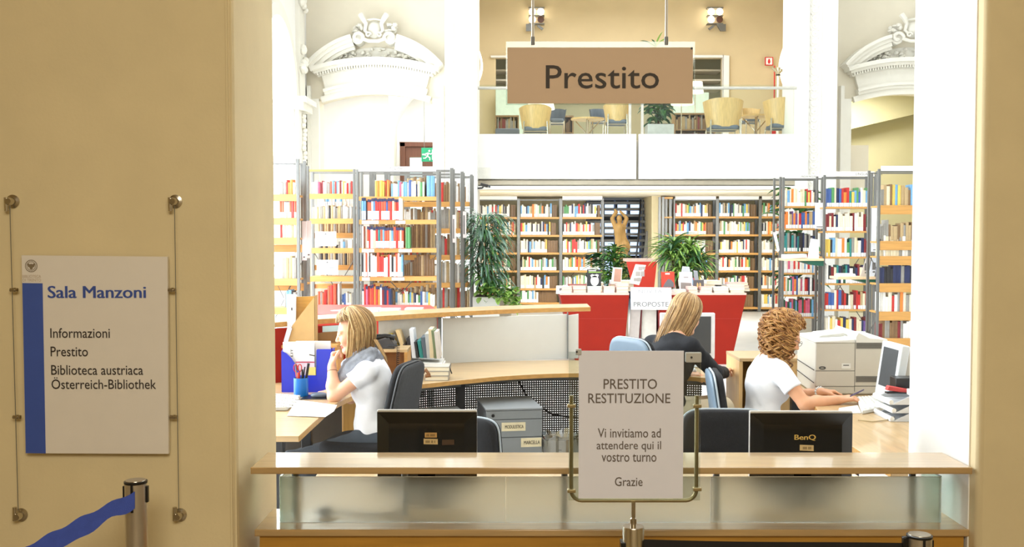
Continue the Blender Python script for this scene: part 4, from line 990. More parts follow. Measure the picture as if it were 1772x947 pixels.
for i, (a, c, y0, y1, w_, nm, col) in enumerate(folders):
    Y = 7.42 - .012*i; zb = ZD + .07; top = P(a, y0, Y); bot = P(c - 2, y1, Y); th = w_*.0042*.75
    b = MB(); b.prism([(bot.x - th, Y, max(bot.z, ZD + .071)), (bot.x, Y, max(bot.z, ZD + .071)), (top.x + th, Y, top.z), (top.x, Y, top.z)], (0, .2, 0))
    tag(b.build('folder', mat('folder_' + nm.replace(' ', '_'), col, .55, var=.05), loc=(bot.x, Y, ZD + .071), bevel=.0015), nm + ' folder leaning in the row against the white panel behind the telephone', 'folder', 'leaning folders behind the telephone')
st = random.Random(3)
for i in range(4):
    z = ZD + .001 + .0172*i; Y = 7.26
    b = MB(); x0_ = PX(700 + 3*st.random(), Y, 630); x1_ = PX(766, Y, 630) - .01*st.random(); b.box(x0_, x1_, Y, Y + .33, z, z + .0165)
    tag(b.build('paper_pad', mat('pad_%d' % (i % 3), [(222, 220, 214), (172, 172, 176), (232, 230, 226)][i % 3], .7), loc=(x0_, Y, z), bevel=.002), ['white pad at the bottom of', 'grey pad second from the bottom of', 'pale pad third from the bottom of', 'white pad topmost of'][i] + ' the stack under the leaning folders', 'paper', 'stacked pads under the folders')
for i in range(3):
    z = ZD + .001 + .031*i; Y = 6.92; b = MB(); x0_ = PX(735 - 3*i, Y, 640); x1_ = PX(776 + i, Y, 640)
    b.box(x0_ + .004, x1_ - .004, Y + .004, Y + .17, z + .003, z + .027, 1); b.box(x0_, x1_, Y, Y + .172, z, z + .003, 0); b.box(x0_, x1_, Y, Y + .172, z + .027, z + .03, 0); b.box(x1_ - .003, x1_, Y, Y + .172, z, z + .03, 0)
    tag(b.build('stacked_book', [mat('stack_cover', (176, 168, 156), .5), mat('page_block', (236, 224, 196), .8, var=.03)], loc=(x0_, Y, z)), ['closed book at the bottom', 'closed book in the middle', 'closed book on top'][i] + ' of the stack beside the charcoal chair back', 'book', 'stack of books on the worktop')
b = MB(); Y = 6.88; b.tube([P(732, 645, Y), P(737, 640, Y), P(742, 648, Y), P(745, 650, Y), P(736, 651, Y)], .012, 8); tag(b.build('key_pouch', mat('brown_leather', (124, 82, 46), .6, var=.2), loc=ON(738, 652, ZD), smooth=.9), 'small brown leather key pouch by the stack of books', 'pouch')
b = MB(); Y = 6.95; b.tube([P(778, 636, Y), P(780, 642, Y), P(782, 647, Y)], .004, 6); tag(b.build('pen', black_pl, loc=P(782, 648, Y)), 'black pen leaning at the end of the stack of books', 'pen')

# ------------------------------------------------------------------ things on the right desk
pb = mat('printer_beige', (206, 200, 186), .5, var=.015); pw = mat('printer_light', (228, 226, 218), .5, var=.01)
Yq = 6.32; xl, xm, xr = PX(1411, Yq, 650), PX(1479, Yq, 650), PX(1534, Yq, 650); zt = PZ(591, Yq)
t = thing('printer', 'large beige laser printer on the desk behind the pale monitor', 'printer', (xm, Yq + .25, ZD))
b = MB(); b.prism([(xl, Yq, ZD + .002), (xr, Yq, ZD + .002), (xr + .02, Yq + .52, ZD + .002), (xl + .03, Yq + .52, ZD + .002)], (0, 0, .315)); body = b.build('body', pb, t, bevel=.008)
b = MB(); b.prism([(xl - .004, Yq - .003, ZD + .317), (xm, Yq - .003, ZD + .317), (xm, Yq - .003, zt + .014), (xl - .004, Yq - .003, zt)], (.025, .52, 0)); b.build('top_cover', pw, t, bevel=.006)
b = MB(); b.prism([(xm + .004, Yq - .002, ZD + .317), (xr + .004, Yq - .002, ZD + .317), (xr + .004, Yq - .002, zt + .012), (xm + .09, Yq - .002, zt + .02), (xm + .02, Yq - .002, zt + .055), (xm + .004, Yq - .002, zt + .028)], (.02, .5, 0)); b.build('output_tray', pw, t, bevel=.004)
b = MB(); b.prism([(xl + .06, Yq + .18, zt + .001), (xm - .01, Yq + .18, zt + .012), (xm - .01, Yq + .18, zt + .035), (xl + .09, Yq + .18, zt + .02)], (.02, .26, 0)); b.build('lid', mat('printer_lid', (200, 198, 190), .5), t, bevel=.004)
ln = mat('gap_line', (70, 66, 60), .7)
b = MB()
for z in (PZ(642, Yq), PZ(669, Yq)): b.box(xl, xm, Yq - .0012, Yq + .001, z - .0015, z + .0015)
b.box(xm - .001, xm + .0015, Yq - .0012, Yq + .001, ZD + .02, ZD + .315); b.box(xm, xr, Yq - .0012, Yq + .001, PZ(669, Yq), PZ(668, Yq)); b.build('panel_gap', ln, body)
for y0, y1 in ((593, 604), (651, 662)):
    vb = None
    b = MB(); b.box(PX(1483, Yq), PX(1528, Yq), Yq - .0015, Yq + .001, PZ(y1, Yq), PZ(y0, Yq)); vb = b.build('vent', mat('vent_grey', (146, 142, 132), .6), body)
    b = MB()
    for k in range(5): 
        z = PZ(y1, Yq) + .006 + .0065*k; b.box(PX(1484, Yq), PX(1527, Yq), Yq - .003, Yq - .0014, z, z + .0025)
    b.build('vent_slat', ln, vb)
b = MB(); c = P(1423, 637, Yq); 
b.tube([c + Vector((.018*math.cos(a), -.002, .007*math.sin(a))) for a in [2*math.pi*i/16 for i in range(17)]], .003, 6); b.build('badge', steel_dark, body)
b = MB(); b.box(PX(1458, Yq), PX(1474, Yq), Yq - .003, Yq, PZ(638, Yq), PZ(629, Yq)); bd = b.build('label_plate', pw, body)
b = MB(); b.box(PX(1461, Yq), PX(1471, Yq), Yq - .0036, Yq - .003, PZ(633, Yq), PZ(631.5, Yq)); b.build('lettering', ink_grey, bd)
b = MB(); 
for k in range(2): b.prism([(xl - .006, Yq + .02 + .001*k, PZ(642 + 22*k, Yq)), (xl + .022, Yq + .5, PZ(640 + 20*k, Yq)), (xl + .022, Yq + .5, PZ(640 + 20*k, Yq) + .004), (xl - .006, Yq + .02, PZ(642 + 22*k, Yq) + .004)], (.004, 0, 0))
b.build('panel_gap', ln, body)

# pale monitor turned to the curly haired woman
Ym = 5.95
TL, TR, BR, BL = P(1527, 589, 5.98), P(1561, 598, 5.72), P(1548, 692, 5.74), P(1512.5, 682, 5.99)
t = thing('computer_monitor', 'pale grey monitor with dark screen turned toward the curly haired woman', 'monitor', ON(1545, 712, ZD))
BR = TR + BL - TL
nrm = (TR - TL).cross(BL - TL).normalized(); nrm = nrm if nrm.x > 0 else -nrm
sil = mat('pale_bezel', (218, 222, 224), .4, var=.01)
b = MB(); b.prism([TL, TR, BR, BL], nrm*.05); bz = b.build('bezel', sil, t, bevel=.008)
def lerp4(u, v): return (TL.lerp(TR, u)).lerp(BL.lerp(BR, u), v)
b = MB(); b.prism([lerp4(.14, .1), lerp4(.88, .1), lerp4(.9, .8), lerp4(.15, .8)], -nrm*.002); b.build('screen', mat('grey_screen', (74, 76, 78), .6, var=.03, spec=.25), bz)
b = MB(); b.prism([lerp4(.1, .08) + nrm*.05, lerp4(.92, .08) + nrm*.05, lerp4(.92, .85) + nrm*.05, lerp4(.1, .85) + nrm*.05], nrm*.09); b.build('back_shell', mat('monitor_beige', (206, 198, 184), .5), t, bevel=.02)
c = lerp4(.5, 1.0) + nrm*.05
b = MB(); b.lathe((c.x + .02, c.y, ZD + .001), [(.11, 0), (.11, .012), (.04, .03), (.03, c.z - ZD + .02)], 24); b.build('stand', mat('stand_white', (226, 226, 224), .4), t, smooth=.6)
# keyboard of the curly haired woman
t = thing('keyboard', 'white keyboard under the hands of the curly haired woman', 'keyboard', ON(1500, 705, ZD))
q = [ON(1482, 694, ZD), ON(1512, 692, ZD), ON(1537, 709, ZD), ON(1492, 718, ZD)]
b = MB(); b.prism([p + Vector((0, 0, .001)) for p in q][::-1], (0, 0, .022)); kb = b.build('body', mat('keyboard_white', (222, 220, 212), .5), t, bevel=.004)
b = MB()
for i in range(5):
    for j in range(12):
        u, v = .07 + .86*j/11, .14 + .72*i/4; c = (q[0].lerp(q[3], u)).lerp(q[1].lerp(q[2], u), v) + Vector((0, 0, .025))
        dq = q[3] - q[0]; b.obox(c, (dq.length/14.5, .013, .006), Matrix.Rotation(math.atan2(dq.y, dq.x), 3, 'Z'))
b.build('key_pattern', mat('key_white', (236, 234, 226), .5), kb)
b = MB(); b.prism([ON(1452, 708, ZD) + Vector((0, 0, .001)), ON(1484, 703, ZD) + Vector((0, 0, .001)), ON(1490, 716, ZD) + Vector((0, 0, .001)), ON(1450, 717, ZD) + Vector((0, 0, .001))][::-1], (0, 0, .004)); tag(b.build('paper_sheet', paper, loc=ON(1470, 712, ZD)), 'white paper beside the keyboard under the forearms of the curly haired woman', 'paper')
b = MB(); b.tube([ON(1485, 727, ZD + .004), ON(1510, 730, ZD + .004), ON(1535, 727, ZD + .004), ON(1548, 722, ZD + .004)], .003, 6); tag(b.build('cable', mat('cable_beige', (180, 160, 120), .6), loc=ON(1510, 729, ZD), smooth=1.2), 'thin beige cable lying on the right desk below the keyboard', 'cable')
# letter trays with red stapler
tr = mat('tray_white', (218, 220, 222), .4, var=.01)
for i, (y0, z) in enumerate(((727, ZD + .001), (714, ZD + .045), (701, ZD + .089))):
    Y = 5.42 + .0*i; xa = PX(1541 + 3*(i == 1) - 2*(i == 2), 5.42, 710); 
    t = thing('letter_tray', 'white letter tray, ' + ['lowest', 'middle one', 'topmost'][i] + ' of the stack at the edge of the right desk', 'tray', (xa + .15, Y, z), 'letter trays on the right desk')
    b = MB(); b.box(xa, xa + .33, Y, Y + .25, z, z + .004); b.build('floor_panel', tr, t)
    b = MB(); b.prism([(xa + .02, Y, z + .004), (xa + .33, Y, z + .004), (xa + .33, Y, z + .042), (xa + .10, Y, z + .042)], (0, .004, 0)); b.v = [v for v in b.v]; b.build('front_wall', tr, t)
    b = MB(); b.prism([(xa + .02, Y + .246, z + .004), (xa + .33, Y + .246, z + .004), (xa + .33, Y + .246, z + .042), (xa + .10, Y + .246, z + .042)], (0, .004, 0)); b.build('rear_wall', tr, t)
    b = MB(); b.cyl((xa + .01, Y, z + .014), (xa + .01, Y + .25, z + .014), .012, .012, 12); b.build('lip', white_pl, t)
zt3 = ZD + .135; xa = PX(1541, 5.45, 680)
t = thing('stapler', 'red and black stapler on the letter trays', 'stapler', (xa + .06, 5.5, zt3))
b = MB(); b.prism([(xa, 5.5, zt3 + .018), (xa + .13, 5.5, zt3), (xa + .13, 5.5, zt3 + .02), (xa + .01, 5.5, zt3 + .042)], (0, .04, 0)); b.build('arm', mat('stapler_red', (196, 66, 62), .4), t, bevel=.004)
b = MB(); b.prism([(xa + .0, 5.5, zt3), (xa + .14, 5.5, zt3 - .0), (xa + .14, 5.5, zt3 + .008), (xa, 5.5, zt3 + .008)], (0, .04, 0)); b.build('base', black_pl, t, bevel=.002)
b = MB(); b.box(xa + .07, xa + .22, 5.56, 5.66, zt3, zt3 + .075); tag(b.build('black_box', black_pl, loc=(xa + .145, 5.61, zt3), bevel=.004), 'black box on the letter trays behind the stapler', 'box')
b = MB(); b.box(xa + .10, xa + .24, 5.44, 5.49, zt3, zt3 + .03); tag(b.build('paper_block', paper, loc=(xa + .17, 5.46, zt3), bevel=.002), 'white note block on the letter trays in front of the stapler', 'note block')

# monitor of the woman in the black sweater
Yk = 7.62; t = thing('computer_monitor', 'silver framed monitor before the woman in the black sweater', 'monitor', (PX(1190, Yk, 600), Yk, ZD))
a, c = P(1143, 542, Yk), P(1237, 624, Yk); a.z, c.z
b = MB(); b.box(a.x, c.x, Yk, Yk + .045, ZD + .06, a.z); bz = b.build('bezel', mat('silver_white', (224, 228, 234), .35, .1), t, bevel=.006)
b = MB(); b.box(a.x + .035, c.x - .03, Yk - .002, Yk, ZD + .1, a.z - .025); b.build('screen', mat('grey_screen', (74, 76, 78)), bz)
b = MB(); b.box((a.x + c.x)/2 - .04, (a.x + c.x)/2 + .04, Yk + .02, Yk + .06, ZD + .01, ZD + .1); b.build('neck', sil, t); b = MB(); b.box((a.x + c.x)/2 - .11, (a.x + c.x)/2 + .11, Yk - .05, Yk + .12, ZD + .001, ZD + .014); b.build('foot', sil, t, bevel=.005)
b = MB(); b.prism([ON(1236, 640, ZD) + Vector((0, 0, .001)), ON(1262, 638, ZD) + Vector((0, 0, .001)), ON(1270, 648, ZD) + Vector((0, 0, .001)), ON(1240, 649, ZD) + Vector((0, 0, .001))][::-1], (0, 0, .003)); tag(b.build('paper_sheet', paper, loc=ON(1250, 645, ZD)), 'white paper under the right hand of the woman in the black sweater', 'paper')
b = MB(); c = P(1196, 641, 7.2); rr = random.Random(1)
for i in range(9): b.ell(c + Vector((rr.uniform(-.025, .025), rr.uniform(-.02, .02), rr.uniform(-.014, .022))), (.022, .016, .018), Matrix.Rotation(rr.uniform(-1, 1), 3, 'Y'), 8, 6)
tag(b.build('tissue', mat('bright_paper', (246, 247, 250)), loc=c, smooth=.4), 'crumpled white tissue in the hand of the woman in the black sweater', 'tissue')
# ------------------------------------------------------------------ books and bookcases
PAL = {'red': (196, 50, 44), 'orange red': (226, 88, 58), 'orange': (232, 130, 54), 'dark red': (126, 36, 40), 'white': (234, 231, 224), 'cream': (226, 212, 180), 'ivory': (232, 222, 200),
       'yellow': (224, 192, 90), 'blue': (66, 96, 158), 'light blue': (112, 164, 206), 'navy': (38, 46, 84), 'teal': (46, 132, 128), 'green': (84, 146, 88), 'dark green': (40, 84, 60),
       'black': (42, 40, 42), 'grey': (150, 146, 138), 'brown': (128, 98, 64), 'tan': (182, 156, 114), 'pink': (208, 96, 124), 'purple': (104, 76, 136)}
BM = {k: mat('cover_' + k.replace(' ', '_'), v, .45, var=.08, scale=30) for k, v in PAL.items()}
page = mat('page_block', (236, 224, 196), .8, var=.03); blab = mat('spine_label', (240, 240, 238), .5, var=.01)
KEYS = list(PAL)
def book_shape(mb, b, mc, mp, ml):
    T = Matrix.Translation((b['x'], b['y'], b['z'])) @ Matrix.Rotation(b.get('lean', 0), 4, 'Y'); old = mb.T; mb.T = T
    w_, h, d, c = b['w'], b['h'], b['d'], .0025
    mb.box(0, c, 0, d, 0, h, mc); mb.box(w_ - c, w_, 0, d, 0, h, mc)
    mb.prism([(c, 0, 0), (w_ - c, 0, 0), (w_ - c, .003, 0), (c, .003, 0)] if w_ < .02 else [(c, 0, 0), (w_/2, -.003, 0), (w_ - c, 0, 0), (w_ - c, .003, 0), (c, .003, 0)], (0, 0, h), mc)
    mb.box(c, w_ - c, .003, d - .004, .003, h - .003, mp)
    if b['lab']: mb.box(.0012, w_ - .0012, -.0045, -.0036, .006, .006 + b['lab'], ml)
    if b.get('band'): mb.box(.0004, w_ - .0004, -.0042, -.0034, h*.86, h, ml + b['band'])
    mb.T = old
ROWS = []; STUFF = []
def fill(x0, x1, y, z, pal, hmin, hmax, wmin, wmax, rr, d=.17, lab_=.05, gap=.0012, band=None, lean=0):
    out = []; x = x0
    while True:
        w_ = rr.uniform(wmin, wmax)
        if x + w_ > x1: break
        c = rr.choice(pal)
        out.append(dict(x=x, y=y + rr.uniform(0, .012), z=z, w=w_, h=rr.uniform(hmin, hmax), d=d*rr.uniform(.85, 1), col=c, lab=lab_ if rr.random() < .85 else 0, band=band if band and rr.random() < .8 else None))
        x += w_ + gap
    return out
WARM = ['orange red', 'red', 'orange red', 'white', 'light blue', 'orange red', 'blue', 'orange red', 'cream', 'red']
MIX = ['white', 'cream', 'ivory', 'red', 'blue', 'light blue', 'black', 'grey', 'orange', 'yellow', 'white', 'dark red', 'navy', 'green', 'cream', 'teal', 'brown', 'pink']
PALE = ['white', 'cream', 'ivory', 'white', 'ivory', 'light blue', 'black', 'red', 'grey', 'yellow', 'cream', 'navy', 'orange', 'green', 'white', 'tan']
OLD = ['brown', 'tan', 'brown', 'grey', 'tan', 'brown']
ORD = ['first', 'second', 'third', 'fourth', 'fifth', 'sixth', 'seventh', 'eighth', 'ninth', 'tenth', 'eleventh', 'twelfth', 'thirteenth', 'fourteenth', 'fifteenth', 'sixteenth', 'seventeenth', 'eighteenth', 'nineteenth', 'twentieth',
       'twenty-first', 'twenty-second', 'twenty-third', 'twenty-fourth', 'twenty-fifth', 'twenty-sixth', 'twenty-seventh', 'twenty-eighth', 'twenty-ninth', 'thirtieth', 'thirty-first', 'thirty-second']

def bookcase(label, x0, x1, y, dep, ztop, shelves, sign=None, post=.032, group=None, lip=.03, zbase=0, wood_m=None, sides=True, pr=True):
    """open steel frame with wooden shelves; each shelf is (z, y offset)"""
    t = thing('bookcase', label, 'bookcase', ((x0 + x1)/2, y + dep/2, 0), group); wm = wood_m or shelf_wood
    for xx in (x0, x1):
        for yy in (y, y + dep):
            b = MB(); b.box(xx - post/2, xx + post/2, yy - post/2, yy + post/2, 0, ztop + .03); b.build('upright', steel, t, bevel=.003)
    for z, off, lp in shelves:
        b = MB(); b.box(x0 + post/2, x1 - post/2, y + off, y + off + dep - .03, z - .02, z)
        if lp: b.box(x0 + post/2, x1 - post/2, y + off - .012, y + off, z - lp, z + .004)
        b.build('shelf', wm, t, bevel=.002)
    b = MB(); b.tube([(x0, y + dep + .006, .5), (x1, y + dep + .006, 1.5)], .006, 5); b.build('cross_brace', steel, t)
    b = MB(); b.tube([(x1, y + dep + .012, .5), (x0, y + dep + .012, 1.5)], .006, 5); b.build('cross_brace', steel, t)
    b = MB(); b.box(x0, x1, y - .005, y + .005, ztop - .008, ztop + .008); b.box(x0, x1, y + dep - .005, y + dep + .005, ztop - .008, ztop + .008); b.build('top_rail', steel, t)
    if sign:
        a0, a1, s, q = sign
        b = MB(); b.box(x0 + post/2, x1 - post/2, y - .022, y - .012, a1, a0); sg = b.build('header_sign', mat('header_white', (238, 236, 230), .6, var=.01), t, bevel=.001)
        if s: text_px(s, *q, y - .0228, ink_grey, sg)
    return t
def zrow(py, Y): return PZ(py, Y)

# --- bookcase headed TURISMO
def rowset(case, n, books, indiv=True):
    for k, b in enumerate(books): b['case'] = case; b['row'] = n; b['k'] = k
    (ROWS if indiv else STUFF).extend(books)
rr = random.Random(21)
YC = 12.25; xa, xb = PX(624, YC), PX(755, YC)
shC = [PZ(341, YC), PZ(381, YC), PZ(430, YC), PZ(479, YC), PZ(532, YC)]
bookcase('bookcase headed TURISMO with red and orange guidebooks', xa - .03, xb + .02, YC, .34, PZ(298, YC), [(z, 0, .05 if i in (1, 2, 3) else .045) for i, z in enumerate(shC)],
         sign=(PZ(288.5, YC), PZ(297, YC), 'TURISMO', (673.5, 702.5, 290, 296)))
def xc(px): return PX(px, YC)
b = fill(xc(649), xc(668), YC + .03, shC[0], ['red', 'orange', 'orange red', 'yellow', 'orange'], .18, .2, .02, .032, rr, lab_=0) + fill(xc(669.5), xc(676), YC + .03, shC[0], ['yellow', 'orange'], .19, .2, .02, .03, rr, lab_=0)
b += fill(xc(677), xc(738), YC + .03, shC[0], ['blue', 'white', 'cream', 'blue', 'navy', 'light blue', 'pink', 'ivory', 'green', 'white'], .15, .2, .016, .03, rr, lab_=0)
b += fill(xc(738.5), xc(752), YC + .03, shC[0], ['light blue'], .25, .25, .04, .045, rr, lab_=0); rowset('TURISMO', 0, b)
rowset('TURISMO', 1, fill(xc(627), xc(637), YC - .03, shC[1], ['light blue', 'white'], .26, .27, .022, .03, rr, lab_=.1, band=2) + fill(xc(637), xc(700), YC - .03, shC[1], WARM, .24, .26, .018, .03, rr, lab_=.1, band=2))
rowset('TURISMO', 2, fill(xc(627), xc(633), YC - .03, shC[2], ['white'], .26, .26, .02, .02, rr, lab_=0) + fill(xc(636), xc(702), YC - .03, shC[2], WARM + ['light blue', 'teal'], .24, .26, .018, .03, rr, lab_=.08, band=2) + fill(xc(702.5), xc(713.5), YC - .03, shC[2], ['green'], .25, .25, .022, .028, rr, lab_=.07))
rowset('TURISMO', 3, fill(xc(627), xc(700), YC - .03, shC[3], ['white', 'red', 'white', 'yellow', 'ivory', 'orange', 'teal', 'orange red', 'light blue', 'purple', 'black', 'white'], .22, .29, .016, .028, rr, lab_=.05))
rowset('TURISMO', 4, fill(xc(627), xc(680), YC - .03, shC[4], ['orange red', 'red', 'navy', 'white', 'orange', 'orange red', 'pink', 'dark red', 'red'], .22, .28, .018, .03, rr, lab_=0, band=2))
rowset('TURISMO', 4, fill(xc(682), xc(752), YC + .12, shC[4], ['grey', 'light blue', 'yellow', 'white', 'navy', 'green', 'blue'], .13, .18, .014, .026, rr, lab_=.04), False)
# backs of the books shelved from the far side, seen over the front rows
for i, (p0, p1) in enumerate(((702, 752), (636, 752), (714, 752), (702, 752))):
    rowset('TURISMO', i, fill(xc(p0), xc(p1), YC + .2, shC[min(4, i + (1 if i else 0))] if i != 1 else shC[1] - .34 + .0, OLD, .2, .27, .02, .035, rr, d=.12, lab_=0), False) if i != 1 else None
rowset('TURISMO', 9, fill(xc(640), xc(752), YC + .42, shC[2] + .0, OLD, .26, .3, .02, .035, rr, d=.12, lab_=0), False)
for px0, px1, z in ((626, 655, 0), (683, 700, 0)): pass
for k, (p0, p1, i) in enumerate(((627, 656, 1), (685, 702, 1), (627, 648, 2), (690, 713, 2), (627, 640, 3), (678, 700, 3))):
    b = MB(); b.box(xc(p0), xc(p1), YC - .019, YC - .0125, shC[i] - .045, shC[i] - .006)
    b.build('label_strip', paper if k % 2 == 0 else mat('strip_grey', (196, 198, 200), .5), bpy.data.objects['bookcase'])

# --- plain bookcase to its left, nearly empty front with two notices
YB_ = 12.7; xa, xb = PX(533, YB_), PX(614, YB_)
shB = [PZ(336, YB_), PZ(379, YB_), PZ(430, YB_), PZ(479, YB_), PZ(531, YB_)]
tB = bookcase('bookcase with two white notices on its shelves beside the TURISMO bookcase', xa, xb, YB_, .34, PZ(297, YB_), [(z, 0, .06) for z in shB] + [(PZ(357, YB_), .36, .03), (PZ(404, YB_), .36, .06), (PZ(461, YB_), .36, .06), (PZ(495, YB_), .36, .05)])
def xq(px): return PX(px, YB_)
b = MB(); b.box(xa, xb, YB_ - .01, YB_ + .01, PZ(297, YB_), PZ(293.5, YB_)); b.build('top_board', shelf_wood, tB)
rowset('B', 0, fill(xq(540), xq(611), YB_ + .04, shB[0], ['red', 'orange red', 'red', 'pink', 'white', 'white', 'ivory', 'dark red', 'yellow', 'light blue', 'grey'], .13, .17, .014, .026, rr, lab_=0))
rowset('B', 0, fill(xq(540), xq(611), YB_ + .4, PZ(357, YB_), ['white', 'ivory', 'grey', 'light blue', 'white'], .12, .15, .016, .03, rr, lab_=.06), False)
rowset('B', 1, fill(xq(540), xq(611), YB_ + .04, shB[1], ['tan', 'grey', 'white', 'grey', 'tan', 'cream', 'black'], .13, .17, .016, .03, rr, lab_=0))
rowset('B', 2, fill(xq(540), xq(611), YB_ + .4, PZ(404, YB_) , OLD, .2, .26, .02, .034, rr, lab_=0), False)
rowset('B', 2, fill(xq(585), xq(611), YB_ + .04, shB[2], ['grey', 'white', 'yellow', 'white', 'light blue'], .08, .11, .016, .03, rr, lab_=0), False)
rowset('B', 3, fill(xq(540), xq(611), YB_ + .4, PZ(461, YB_), OLD + ['black', 'dark red'], .24, .3, .02, .034, rr, lab_=0), False)
rowset('B', 3, fill(xq(540), xq(611), YB_ + .4, PZ(489, YB_), ['yellow', 'purple', 'teal', 'navy', 'white', 'light blue', 'orange'], .06, .07, .016, .03, rr, lab_=0), False)
rowset('B', 4, fill(xq(548), xq(565), YB_ + .06, shB[4], ['red', 'orange red', 'grey'], .16, .2, .02, .03, rr, lab_=0) + fill(xq(566), xq(583), YB_ + .02, shB[4], ['red', 'orange red'], .25, .28, .03, .04, rr, lab_=0) + fill(xq(583.5), xq(589), YB_ + .02, shB[4], ['white'], .27, .28, .018, .024, rr, lab_=0) + fill(xq(590), xq(611), YB_ + .06, shB[4], ['grey', 'cream', 'yellow', 'blue', 'ivory'], .14, .18, .016, .028, rr, lab_=.04))
for (p0, y0, p1, y1) in ((545, 401, 582, 426), (548, 450, 585, 475)):
    b = MB(); a, c = P(p0, y0, YB_ - .02), P(p1, y1, YB_ - .02); b.box(a.x, c.x, YB_ - .02, YB_ - .015, c.z, a.z)
    nt = b.build('notice', mat('bright_paper', (246, 247, 250)), tB)
    b = MB(); hh = a.z - c.z; ww = c.x - a.x
    b.cyl((a.x + ww/2, YB_ - .0208, a.z - hh*.17), (a.x + ww/2, YB_ - .02, a.z - hh*.17), .012, .012, 10)
    for k, (f, g) in enumerate(((.42, .5), (.52, .62), (.6, .3), (.7, .42))): b.box(a.x + ww*(.5 - g/2), a.x + ww*(.5 + g/2), YB_ - .0206, YB_ - .02, a.z - hh*f - .006, a.z - hh*f + .002)
    b.build('print', ink_pale, nt)

# --- bookcase at the edge of the opening
YA = 11.1; xa, xb = PX(440, YA), PX(517, YA)
shA = [PZ(337, YA), PZ(378, YA), PZ(412, YA), PZ(483, YA), PZ(533, YA)]
tA = bookcase('bookcase cut by the opening edge, with hanging shelf labels', xa, xb, YA, .36, PZ(280, YA), [(z, 0, .07) for z in shA] + [(PZ(425, YA), .38, .08), (PZ(494, YA), .38, .08)], sign=(PZ(271, YA), PZ(280.5, YA), None, None))
def xd(px): return PX(px, YA)
rowset('A', 0, fill(xd(484), xd(514), YA + .02, shA[0], ['grey', 'orange', 'red', 'red', 'white', 'light blue'], .13, .17, .018, .03, rr, lab_=0))
rowset('A', 1, fill(xd(484), xd(514.5), YA + .0, shA[1], WARM, .2, .22, .022, .03, rr, lab_=.06, band=2))
rowset('A', 2, fill(xd(484), xd(514.5), YA + .02, shA[2], ['tan', 'grey', 'tan', 'cream', 'red'], .14, .2, .022, .036, rr, lab_=0))
rowset('A', 3, fill(xd(484), xd(514.5), YA + .02, shA[3], ['tan', 'grey', 'cream', 'grey', 'orange'], .18, .25, .03, .05, rr, lab_=0))
rowset('A', 4, fill(xd(490), xd(514.5), YA + .02, shA[4], ['grey', 'white', 'light blue', 'black'], .16, .2, .018, .03, rr, lab_=0))
lbl = mat('label_holder', (222, 214, 212), .5, var=.03)
for off, dy, y0, y1 in ((527, .2, 383, 451), (535, .3, 382, 447)):
    b = MB(); Y = YA + dy; a, c = P(off - 4.4, y0, Y), P(off + 4, y1, Y); b.box(a.x, c.x, Y, Y + .01, c.z, a.z); h_ = b.build('label_holder', lbl, tA, bevel=.002)
    b = MB(); b.box(a.x + .01, c.x - .02, Y - .001, Y, c.z + .03, c.z + .045); b.build('print', ink_grey, h_)
for px, dy in ((524.5, .4), (533, .75)):
    b = MB(); Y = YA + dy; b.box(PX(px - 3, Y), PX(px + 3, Y), Y - .02, Y + .02, 0, PZ(280, YA)); b.build('upright', steel, tA, bevel=.003)

# --- bookcases behind TURISMO, their ends stepping back
steps = [(775, 784, 12.95, 295, 1.0), (797, 802, 13.7, 301, 1.0), (810, 818, 14.4, 306, .9)]
names = ['first', 'second', 'third']
for i, (p0, p1, Y, pt, wd) in enumerate(steps):
    x1_ = PX(p1 - 2, Y); shs = [PZ(p, Y) for p in (350, 396, 442, 490, 533)]
    te = bookcase(names[i] + ' bookcase end stepping back behind the TURISMO bookcase', x1_ - wd, x1_, Y, .3, PZ(pt, Y), [(z, 0, .06) for z in shs], post=.045)
    for k, z in enumerate(shs):
        rowset('step', k, fill(x1_ - wd + .04, x1_ - .03, Y + .03, z, OLD + ['grey', 'white', 'red'], .2, .28, .02, .035, rr, lab_=0), False)
    b = MB(); y0, y1 = (372, 420) if i == 0 else (366, 412); a, c = P(p1 - 1, y0, Y - .05), P(p1 + 5, y1, Y - .05); b.box(a.x, c.x, Y - .06, Y - .05, c.z, a.z); h_ = b.build('label_holder', lbl, te, bevel=.002)
    b = MB(); b.box(a.x + .006, c.x - .02, Y - .061, Y - .06, c.z + .05, a.z - .05); b.build('print', ink_pale, h_)

